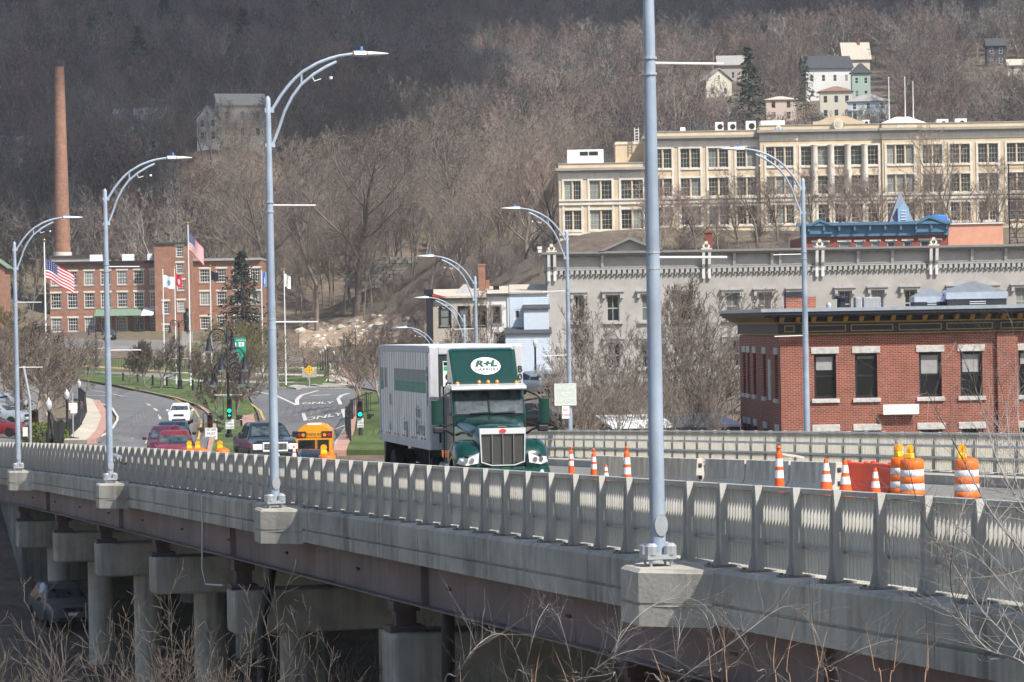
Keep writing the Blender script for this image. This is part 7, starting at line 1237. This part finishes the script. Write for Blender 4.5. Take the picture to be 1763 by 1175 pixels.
# trees behind the far railing
for i, (u, v, d, vt, k, sx, lb) in enumerate(((1020, 760, 175, 520, 'bush1', 0.9, 'upright many-stemmed bush before the grey building windows'), (975, 760, 168, 590, 'bush0', 1.0, 'tangled bush behind the faded square sign'), (1075, 760, 180, 530, 'bush0', 1.0, 'bush just left of the big lamp pole'), (1165, 760, 185, 500, 'bush1', 1.1, 'tall bush right of the big lamp pole'), (1215, 760, 178, 520, 'bush2', 1.0, 'tall bush in the middle of the thicket'), (1255, 760, 190, 500, 'bush1', 0.9, 'bush at the corner of the red brick building'), (1120, 760, 170, 600, 'bush2', 1.1, 'lower bush over the shed roof'), (1060, 760, 162, 620, 'bush0', 1.0, 'low bush left of the shed'), (1190, 760, 160, 630, 'bush2', 1.0, 'low bush in front of the shed'), (1005, 760, 160, 640, 'bush2', 0.9, 'low brown bush below the faded sign'), (1310, 740, 200, 500, 'street0', 0.7, 'bare tree behind the brick roof chimney'), (1145, 770, 150, 660, 'bush0', 1.0, 'lowest bush against the far railing'), (1240, 770, 152, 640, 'bush1', 0.8, 'low bush against the brick building'), (1215, 740, 215, 470, 'street1', 0.75, 'open bare tree before the middle of the grey building'), (1165, 740, 210, 490, 'street0', 0.7, 'open bare tree just right of the big lamp pole'), (1010, 740, 205, 505, 'street1', 0.55, 'thin open tree before the left windows of the grey building'))): T(k, lb, u, v, d, vt, name='bare_bush', sx=sx, cat='bush')
# trees before the beige building
for i, u in enumerate((1135, 1165, 1200, 1235, 1275, 1300, 1345, 1400, 1440, 1480, 1520, 1560, 1600, 1640, 1680, 1725, 1755)):
    T(('red0', 'broad0', 'red1', 'broad3')[i % 4], 'bare tree on the bank before the beige building', u + rng.uniform(-6, 6), 425, 435 - rng.random() * 22, (310 if i < 5 else 285) + rng.uniform(-25, 35), group='trees before the beige building', sx=rng.uniform(1.0, 1.4))
T('broad1', 'tallest pale bare tree before the right end of the beige building', 1635, 425, 430, 222)
# the wood on the knoll
for i in range(120):
    u = rng.uniform(395, 985); d = rng.uniform(568, 645) if u < 740 else rng.uniform(500, 640)
    x = U(u, d); z = h1(x, d) - 0.3; H = rng.uniform(13, 21)
    tree(rng.choice(('tall0', 'tall1', 'tall2', 'broad1', 'broad3', 'tall1')), 'slender bare tree of the wood covering the knoll', (x, d, z), H, rng.random() * 6.28, group='trees of the knoll wood', sx=rng.uniform(0.75, 1.1))
for i in range(60):
    u = rng.uniform(730, 945); d = rng.uniform(430, 540); x = U(u, d)
    tree(rng.choice(('bush0', 'bush1', 'bush2', 'tall0')), 'low bare sapling on the leafy bank behind the row houses', (x, d, h1(x, d) - 0.2), rng.uniform(3, 7), rng.random() * 6.28, 'bare_sapling', group='saplings on the bank', sx=rng.uniform(0.8, 1.2))
for i in range(80):
    u = rng.uniform(985, 1420); d = rng.uniform(335, 442); x = U(u, d)
    tree(rng.choice(('bush0', 'bush1', 'bush2')), 'low brown brush on the bank below the beige building', (x, d, h1(x, d) - 0.2), rng.uniform(2, 4.5), rng.random() * 6.28, 'brush', cat='bush', group='brush below the beige building', sx=1.2)
for i in range(35):
    u = rng.uniform(630, 770); d = rng.uniform(515, 565); x = U(u, d)
    tree(rng.choice(('bush0', 'bush1', 'bush2')), 'scrubby bare bush on the slope between the rubble and the row houses', (x, d, h1(x, d) - 0.2), rng.uniform(2, 5), rng.random() * 6.28, 'scrub', cat='bush', group='scrub beside the rubble slope', sx=1.1)
for u, v, vt, lb in ((395, 262, 175, 'bare tree before the left corner of the big white hillside house'), (425, 262, 185, 'bare tree before the middle of the big white hillside house'), (455, 262, 170, 'bare tree before the right end of the big white hillside house'), (380, 265, 205, 'bare tree right of the narrow white gable house'), (350, 276, 195, 'bare tree before the left side of the narrow white gable house'), (365, 280, 190, 'bare tree before the door of the narrow white gable house')):
    q = G(u, v, 600, 900); tree('broad%d' % (int(u) % 4), lb, (q.x, q.y, q.z - 0.5), (v - vt) * q.y / F + 0.5, rng.random() * 6)
# hillside forest: one mass
FV = [treemesh(100 + i, 15, ('twig_brown', 'twig_grey', 'twig_red', 'twig_dark', 'twig_pale')[i], ('bark', 'bark_pale', 'bark', 'bark', 'bark_pale')[i], n=(11, 5, 5, 3), trunk=0.2, ang=(44, 40, 38, 36), tmin=0.026, r0=0.019) for i in range(5)] + [treemesh(120, 16, 'bark_pale', 'bark_pale', n=(9, 5, 3), trunk=0.3, ang=(42, 40, 38), tmin=0.035, r0=0.016)]
fc = bpy.data.collections.new('forest_sources')
for i, (a, b, h) in enumerate(FV):
    S = [o.copy() for o in (a, b)]; va = np.concatenate([np.array([v.co for v in m.vertices]) for m in S]); fa = []; off = 0; mi = []
    for k, m in enumerate(S): fa += [tuple(j + off for j in p.vertices) for p in m.polygons]; mi += [k] * len(m.polygons); off += len(m.vertices)
    me = bpy.data.meshes.new('forest_tree'); me.from_pydata(va.tolist(), [], fa); me.materials.append(a.materials[0]); me.materials.append(b.materials[0]); me.polygons.foreach_set('material_index', mi); fc.objects.link(bpy.data.objects.new('forest_tree_%d' % i, me))
hs = [(o.location.x / o.location.y, o.location.y) for o in bpy.data.objects if o.name.startswith('hill_house')]
pts = []; nr = np.random.default_rng(3)
for y0, y1, cnt in ((585, 700, 1100), (700, 850, 1900), (850, 1050, 2200), (1050, 1300, 1500)):
    for _ in range(cnt):
        y = nr.uniform(y0, y1); a = nr.uniform(-0.185, 0.185); u = UC + a * F
        if y < 650 and 380 < u < 990: continue
        if u > 980 and y < 640 and nr.random() < 0.6: continue
        if u < 450 and y < 606: continue
        if any(abs(a - ha) < 8 / y + 0.001 and hy - (110 if ha > 0.05 else 2) < y < hy + 12 for ha, hy in hs): continue
        if 330 < u < 560 and 640 < y < 662: continue
        pts.append((a * y, y))
pts = np.array(pts); pz = hh(pts[:, 0], pts[:, 1]) - 0.4
me = bpy.data.meshes.new('hillside_forest'); me.from_pydata(np.column_stack([pts, pz]).tolist(), [], [])
at = me.attributes.new('rot', 'FLOAT_VECTOR', 'POINT'); at.data.foreach_set('vector', np.column_stack([nr.normal(0, 0.05, len(pts)), nr.normal(0, 0.05, len(pts)), nr.uniform(0, 6.28, len(pts))]).ravel().astype(np.float32))
at = me.attributes.new('scl', 'FLOAT', 'POINT'); at.data.foreach_set('value', nr.uniform(0.65, 1.15, len(pts)).astype(np.float32)); at = me.attributes.new('idx', 'INT', 'POINT')
pi_ = np.clip(np.sin(pts[:, 0] * 0.03 + pts[:, 1] * 0.017) * 1.3 + np.sin(pts[:, 0] * 0.011 - pts[:, 1] * 0.02) + nr.normal(2.0, 1.1, len(pts)), 0, 4.99).astype(int); pi_[nr.random(len(pts)) < 0.03] = 5; at.data.foreach_set('value', pi_.astype(np.int32))
fo = obj('hillside_forest', me, None); tag(fo, 'dense bare brown woodland covering the whole hillside', 'forest', kind='stuff')
ng = bpy.data.node_groups.new('forest_scatter', 'GeometryNodeTree'); ng.interface.new_socket('Geometry', in_out='INPUT', socket_type='NodeSocketGeometry'); ng.interface.new_socket('Geometry', in_out='OUTPUT', socket_type='NodeSocketGeometry')
A = ng.nodes.new; gi_ = A('NodeGroupInput'); go_ = A('NodeGroupOutput'); iop = A('GeometryNodeInstanceOnPoints'); ci = A('GeometryNodeCollectionInfo'); ci.inputs['Collection'].default_value = fc; ci.inputs['Separate Children'].default_value = True; ci.inputs['Reset Children'].default_value = True
def na(n, t): x = A('GeometryNodeInputNamedAttribute'); x.data_type = t; x.inputs['Name'].default_value = n; return x.outputs['Attribute']
K = ng.links.new; K(gi_.outputs[0], iop.inputs['Points']); K(ci.outputs[0], iop.inputs['Instance']); iop.inputs['Pick Instance'].default_value = True; K(na('idx', 'INT'), iop.inputs['Instance Index']); K(na('rot', 'FLOAT_VECTOR'), iop.inputs['Rotation']); K(na('scl', 'FLOAT'), iop.inputs['Scale']); K(iop.outputs[0], go_.inputs[0])
fo.modifiers.new('scatter', 'NODES').node_group = ng
# ------------------------------------------------------------------ hedge, rubble, retaining wall
def leafball(label, u, v, d, w, h, m='hedge_leaf'):
    p = W(u, v, d); r = thing('evergreen_shrub', label, 'shrub', (p.x, p.y, h1(p.x, p.y)), 0); rg = random.Random(int(u)); vs = []; fs = []
    for k in range(2600):
        a = Vector((rg.gauss(0, 1), rg.gauss(0, 1), rg.gauss(0, 1))).normalized() * (0.75 + 0.25 * rg.random()) * (1 + 0.12 * math.sin(k)); c = Vector((a.x * w / 2, a.y * w / 2, max(0.02, h * 0.45 + a.z * h * 0.55))); e = Vector((rg.gauss(0, 1), rg.gauss(0, 1), rg.gauss(0, 1))).normalized() * 0.12; f = Vector((rg.gauss(0, 1), rg.gauss(0, 1), rg.gauss(0, 1))).normalized() * 0.06
        n0 = len(vs); vs += [tuple(c - f), tuple(c + f), tuple(c + e)]; fs.append((n0, n0 + 1, n0 + 2))
    me = bpy.data.meshes.new('foliage'); me.from_pydata(vs, [], fs); obj('foliage', me, m, r); MB().tube([(0, 0, -0.2), (0, 0, h * 0.6)], 0.08, 6).build('stem', 'bark', r)
leafball('upper rounded yellow-green shrub by the acorn lamp', 84, 745, 185, 2.4, 1.2); leafball('lower rounded yellow-green shrub by the acorn lamp', 76, 765, 172, 2.6, 1.2); leafball('reddish shrub next to the yellow-green one', 108, 738, 195, 1.3, 1.1, 'twig_red')
rk = []
for i in range(3):
    rg = random.Random(200 + i); mb = MB().sphere((0, 0, 0), 1.0, 6, 0.7); mb.v = [tuple(Vector(v) * rg.uniform(0.75, 1.2)) for v in mb.v]; me = mb.mesh('boulder'); me.materials.append(MATS['rock']); rk.append(me)
for i in range(95):
    u = rng.uniform(515, 720); v = rng.uniform(545, 592) + (u - 620) * -0.06; p = G(u, v, 520, 640); o = obj('boulder', rk[i % 3], None); o.location = (p.x, p.y, h1(p.x, p.y) + 0.1); s = rng.uniform(0.2, 0.5) if i % 8 else rng.uniform(0.6, 1.1); o.scale = (s * 1.3, s, s); o.rotation_euler = (rng.uniform(-.3, .3), rng.uniform(-.3, .3), rng.random() * 6); tag(o, 'pale boulder of the rubble slope below the knoll', 'boulder', 'boulders on the rubble slope')
ribbon('bare_earth_slope', [(515, 602), (735, 590)], [(515, 553), (735, 540)], 'bare_earth', 0.1, n=20, nx=12)
rw_ = thing('stone_retaining_wall', 'dark fieldstone retaining wall at the foot of the knoll', 'wall', W(665, 540, 585), R(-8)); rw_.location.z = h1(rw_.location.x, rw_.location.y) - 1
sm = MB().cbox((0, 0, 0), (1.1, 0.8, 0.6)).mesh('stone'); sm.materials.append(MATS['fieldstone'])
for j in range(9):
    for i in range(13):
        o = obj('stone', sm, None, rw_); o.location = (-7 + i * 1.12 + (j % 2) * 0.5 + rng.uniform(-.06, .06), rng.uniform(-.1, .1), 0.3 + j * 0.62); o.scale = (rng.uniform(0.85, 1.0), 1, rng.uniform(0.9, 1.0)); o.rotation_euler = (rng.uniform(-.08, .08), rng.uniform(-.06, .06), rng.uniform(-.1, .1))
# ------------------------------------------------------------------ foreground twigs
FS = [treemesh(300 + i, 6, 'twig_tan', 'twig_tan', cut=1, n=(6, 5, 4), trunk=0.15, ang=(30, 36, 38), tmin=0.0027, r0=0.0036, stems=9, jit=0.13, ratio=(0.5, 0.5, 0.5, 0.5)) for i in range(3)]
for i, f in enumerate(FS): TV['fore%d' % i] = f
def F_(u, v, d, vt, lb, sx=1.0): return T('fore%d' % (int(u) % 3), lb, u, v, d, vt, name='foreground_shrub', sx=sx, cat='shrub')
for u, d, vt, sx, lb in ((-20, 62, 985, 1.2, 'pale twiggy shrub at the lower left corner'), (60, 66, 1000, 1.1, 'twiggy shrub in front of the leftmost columns'), (140, 60, 1020, 1.1, 'twiggy shrub before the dark underpass'), (205, 70, 1000, 1.0, 'twiggy shrub left of the slim lit column'), (290, 64, 1015, 1.1, 'twiggy shrub between the two lit columns'), (345, 58, 960, 0.8, 'tallest twiggy shrub beside the second lit column'), (420, 66, 1000, 1.1, 'twiggy shrub under the hanging conduit'), (480, 56, 1050, 1.0, 'twiggy shrub before the big pier cap'), (540, 62, 1100, 0.9, 'low twiggy shrub right of the drain pipe'), (100, 50, 1100, 1.1, 'near low twigs at the bottom left'), (260, 50, 1110, 1.1, 'near low twigs at the bottom between the columns'), (400, 50, 1120, 1.0, 'near low twigs under the drain pipe')): F_(u, 1175, d, vt, lb, sx)
def spline(P, n=8):
    out = []; P = [P[0]] + P + [P[-1]]
    for i in range(1, len(P) - 2):
        for k in range(n):
            t = k / n; a, b, c, d = P[i - 1], P[i], P[i + 1], P[i + 2]; out.append(0.5 * ((2 * b) + (c - a) * t + (2 * a - 5 * b + 4 * c - d) * t * t + (3 * b - a - 3 * c + d) * t ** 3))
    return out + [P[-2]]
def stems(name, label, cat, paths, m, seed, tw=3, r0=0.016, tl=0.5, tm=None):
    rg = random.Random(seed); root = thing(name, label, cat, W(*paths[0][0][0], paths[0][1]), 0); root.location.z = h1(root.location.x, root.location.y)
    for pl, d, rr in paths:
        S = []; Tw = []; rr *= 0.62
        Q = [W(u, v, d + 0.6 * math.sin(i * 1.3 + seed)) - root.location for i, (u, v) in enumerate(pl)]; g = Q[0].copy(); g.z = min(g.z, 0) if g.z < 1.5 else 0; Q = [Vector((Q[0].x * 0.85, Q[0].y, 0))] + Q
        s = spline(Q); n = len(s)
        for i in range(n - 1):
            a = rr * (1 - 0.8 * i / n); b = rr * (1 - 0.8 * (i + 1) / n); S.append((s[i], s[i + 1], a, b, 0))
            if i > n * 0.25 and rg.random() < tw / 8:
                dd = (s[i + 1] - s[i]).normalized(); ax = Vector((rg.gauss(0, 1), rg.gauss(0, 1), rg.gauss(0, 1))).normalized(); dd.rotate(Matrix.Rotation(R(rg.uniform(20, 55)), 3, ax)); L = tl * rg.uniform(0.4, 1.3); p = s[i].copy(); r_ = a * 0.45
                for k in range(5):
                    dd = (dd + Vector((rg.gauss(0, .12), rg.gauss(0, .12), rg.gauss(0.06, .12)))).normalized(); q = p + dd * L / 5; Tw.append((p, q, r_ * (1 - k / 6), r_ * (1 - (k + 1) / 6), 1)); p = q
                    if rg.random() < 0.3:
                        e = dd.copy(); e.rotate(Matrix.Rotation(R(rg.uniform(-50, 50)), 3, Vector((0.2, 1, 0.1)).normalized())); Tw.append((p, p + e * L * 0.35, r_ * 0.5, r_ * 0.15, 2))
        o = obj('stem', segmesh('stem', S, m, 6), None, root, 60)
        if Tw: tag(obj('twigs', segmesh('twigs', Tw, tm or m, 4), None, o, 60), kind='stuff')
    return root
stems('foreground_sapling', 'silvery bare sapling leaning in at the lower right', 'sapling', [
    ([(1800, 1260), (1770, 1150), (1700, 1118), (1655, 1060), (1637, 1000), (1645, 920), (1668, 850)], 21, .018), ([(1830, 1230), (1763, 1128), (1690, 1050), (1640, 970), (1590, 895), (1562, 800), (1540, 755)], 22, .014),
    ([(1850, 1100), (1763, 958), (1705, 880), (1668, 810), (1625, 730), (1594, 672)], 21, .016), ([(1850, 1050), (1763, 880), (1720, 800), (1690, 700), (1660, 620), (1645, 585)], 22, .015), ([(1850, 1150), (1763, 1020), (1700, 950), (1640, 900), (1570, 850), (1535, 800)], 23, .010),
    ([(1850, 980), (1763, 860), (1740, 780), (1730, 690), (1700, 600)], 21, .011), ([(1850, 900), (1763, 790), (1715, 730), (1690, 690)], 22, .010), ([(1840, 1220), (1763, 1060), (1720, 1000), (1680, 960), (1600, 925)], 20, .011), ([(1850, 1020), (1790, 850), (1755, 740), (1748, 640), (1700, 590)], 23, .013), ([(1850, 1190), (1763, 1090), (1660, 1010), (1610, 980)], 23, .008)], 'twig_silver', 4, 8, tl=0.6)
stems('foreground_brambles', 'grey arching brambles along the bottom below the bridge', 'bramble', [
    ([(760, 1260), (790, 1160), (830, 1105), (870, 1095), (900, 1150), (920, 1200)], 27, .010), ([(880, 1260), (905, 1150), (925, 1075), (945, 1040)], 26, .008), ([(1000, 1260), (985, 1150), (960, 1060), (935, 1050)], 27, .007), ([(1060, 1260), (1055, 1160), (1065, 1100), (1075, 1085)], 26, .010), ([(1000, 1260), (1040, 1150), (1100, 1060), (1170, 1030), (1220, 1050), (1250, 1120)], 25, .009),
    ([(1180, 1260), (1165, 1150), (1170, 1080), (1150, 1045)], 26, .008), ([(1240, 1260), (1235, 1150), (1215, 1060), (1180, 1040)], 25, .007), ([(1320, 1260), (1300, 1150), (1270, 1090), (1235, 1050)], 26, .008), ([(1100, 1260), (1160, 1180), (1270, 1100), (1350, 1045), (1390, 1065)], 24, .008), ([(1440, 1260), (1425, 1150), (1400, 1080), (1370, 1050)], 25, .008), ([(950, 1260), (1000, 1180), (1060, 1130), (1130, 1120), (1200, 1160)], 27, .007), ([(1300, 1260), (1380, 1180), (1480, 1120), (1540, 1100)], 24, .007)], 'twig_silver', 9, 8, tl=0.5)
stems('foreground_canes', 'orange-brown upright canes standing before the concrete fascia', 'canes', [
    ([(1340, 1260), (1332, 1150), (1338, 1080), (1345, 1020)], 25, .010), ([(1365, 1260), (1355, 1150), (1370, 1070), (1380, 1012)], 26, .008), ([(1430, 1260), (1410, 1140), (1396, 1060), (1394, 1000)], 25, .010), ([(1405, 1260), (1415, 1130), (1428, 1070), (1433, 1025)], 26, .007), ([(1230, 1260), (1225, 1170), (1218, 1100), (1210, 1055)], 26, .008), ([(1160, 1260), (1140, 1170), (1118, 1110), (1102, 1082)], 25, .009), ([(1520, 1260), (1505, 1150), (1490, 1080), (1470, 1045)], 24, .009), ([(1530, 1260), (1540, 1150), (1548, 1080), (1555, 1000)], 25, .007), ([(1590, 1260), (1598, 1150), (1596, 1080), (1592, 1030)], 24, .008), ([(1255, 1260), (1248, 1130), (1246, 1060), (1248, 1015)], 27, .008), ([(1000, 1260), (975, 1170), (955, 1120), (949, 1100)], 26, .007), ([(920, 1260), (922, 1170), (930, 1120), (938, 1100)], 27, .007), ([(790, 1260), (793, 1180), (791, 1140)], 27, .007)], 'twig_orange', 12, 2, tl=0.3)

# ------------------------------------------------------------------ haze and an unseen cloud, its outline shaped to shade the upper left hill
hz = MB().box(-760, 760, -60, 2290, -6, 470).build('haze', None); tag(hz, kind='stuff')
hm = bpy.data.materials.new('haze'); hm.use_nodes = True; hm.node_tree.nodes.clear(); ou = hm.node_tree.nodes.new('ShaderNodeOutputMaterial'); pv = hm.node_tree.nodes.new('ShaderNodeVolumePrincipled')
pv.inputs['Color'].default_value = (0.86, 0.90, 1.0, 1); pv.inputs['Density'].default_value = 0.00010; hm.node_tree.links.new(pv.outputs[0], ou.inputs['Volume']); hz.data.materials.append(hm)

cl_, rc = MB(), random.Random(8); OFF = Vector((sdir.x, sdir.y, 0)) * (640 / sdir.z); poly = [(-280, 606), (-48, 618), (-42, 800), (-20, 980), (320, 1040), (360, 1450), (-420, 1450)]
def inside(x, y):
    c = False
    for i in range(len(poly)):
        (x0, y0), (x1, y1) = poly[i], poly[i - 1]
        if (y0 > y) != (y1 > y) and x < (x1 - x0) * (y - y0) / (y1 - y0) + x0: c = not c
    return c
for gx in range(-420, 370, 34):
    for gy in range(600, 1460, 34):
        x, y = gx + rc.uniform(-9, 9), gy + rc.uniform(-9, 9)
        if inside(x, y): cl_.sphere((x + OFF.x, y + OFF.y, 700 + rc.uniform(-12, 18)), rc.uniform(26, 38), 7, 0.6)
mat('cloud_white', (0.85, 0.85, 0.87), 1.0, var=0.03, scale=0.01); tag(cl_.build('cloud', 'cloud_white', smooth=60), kind='structure')
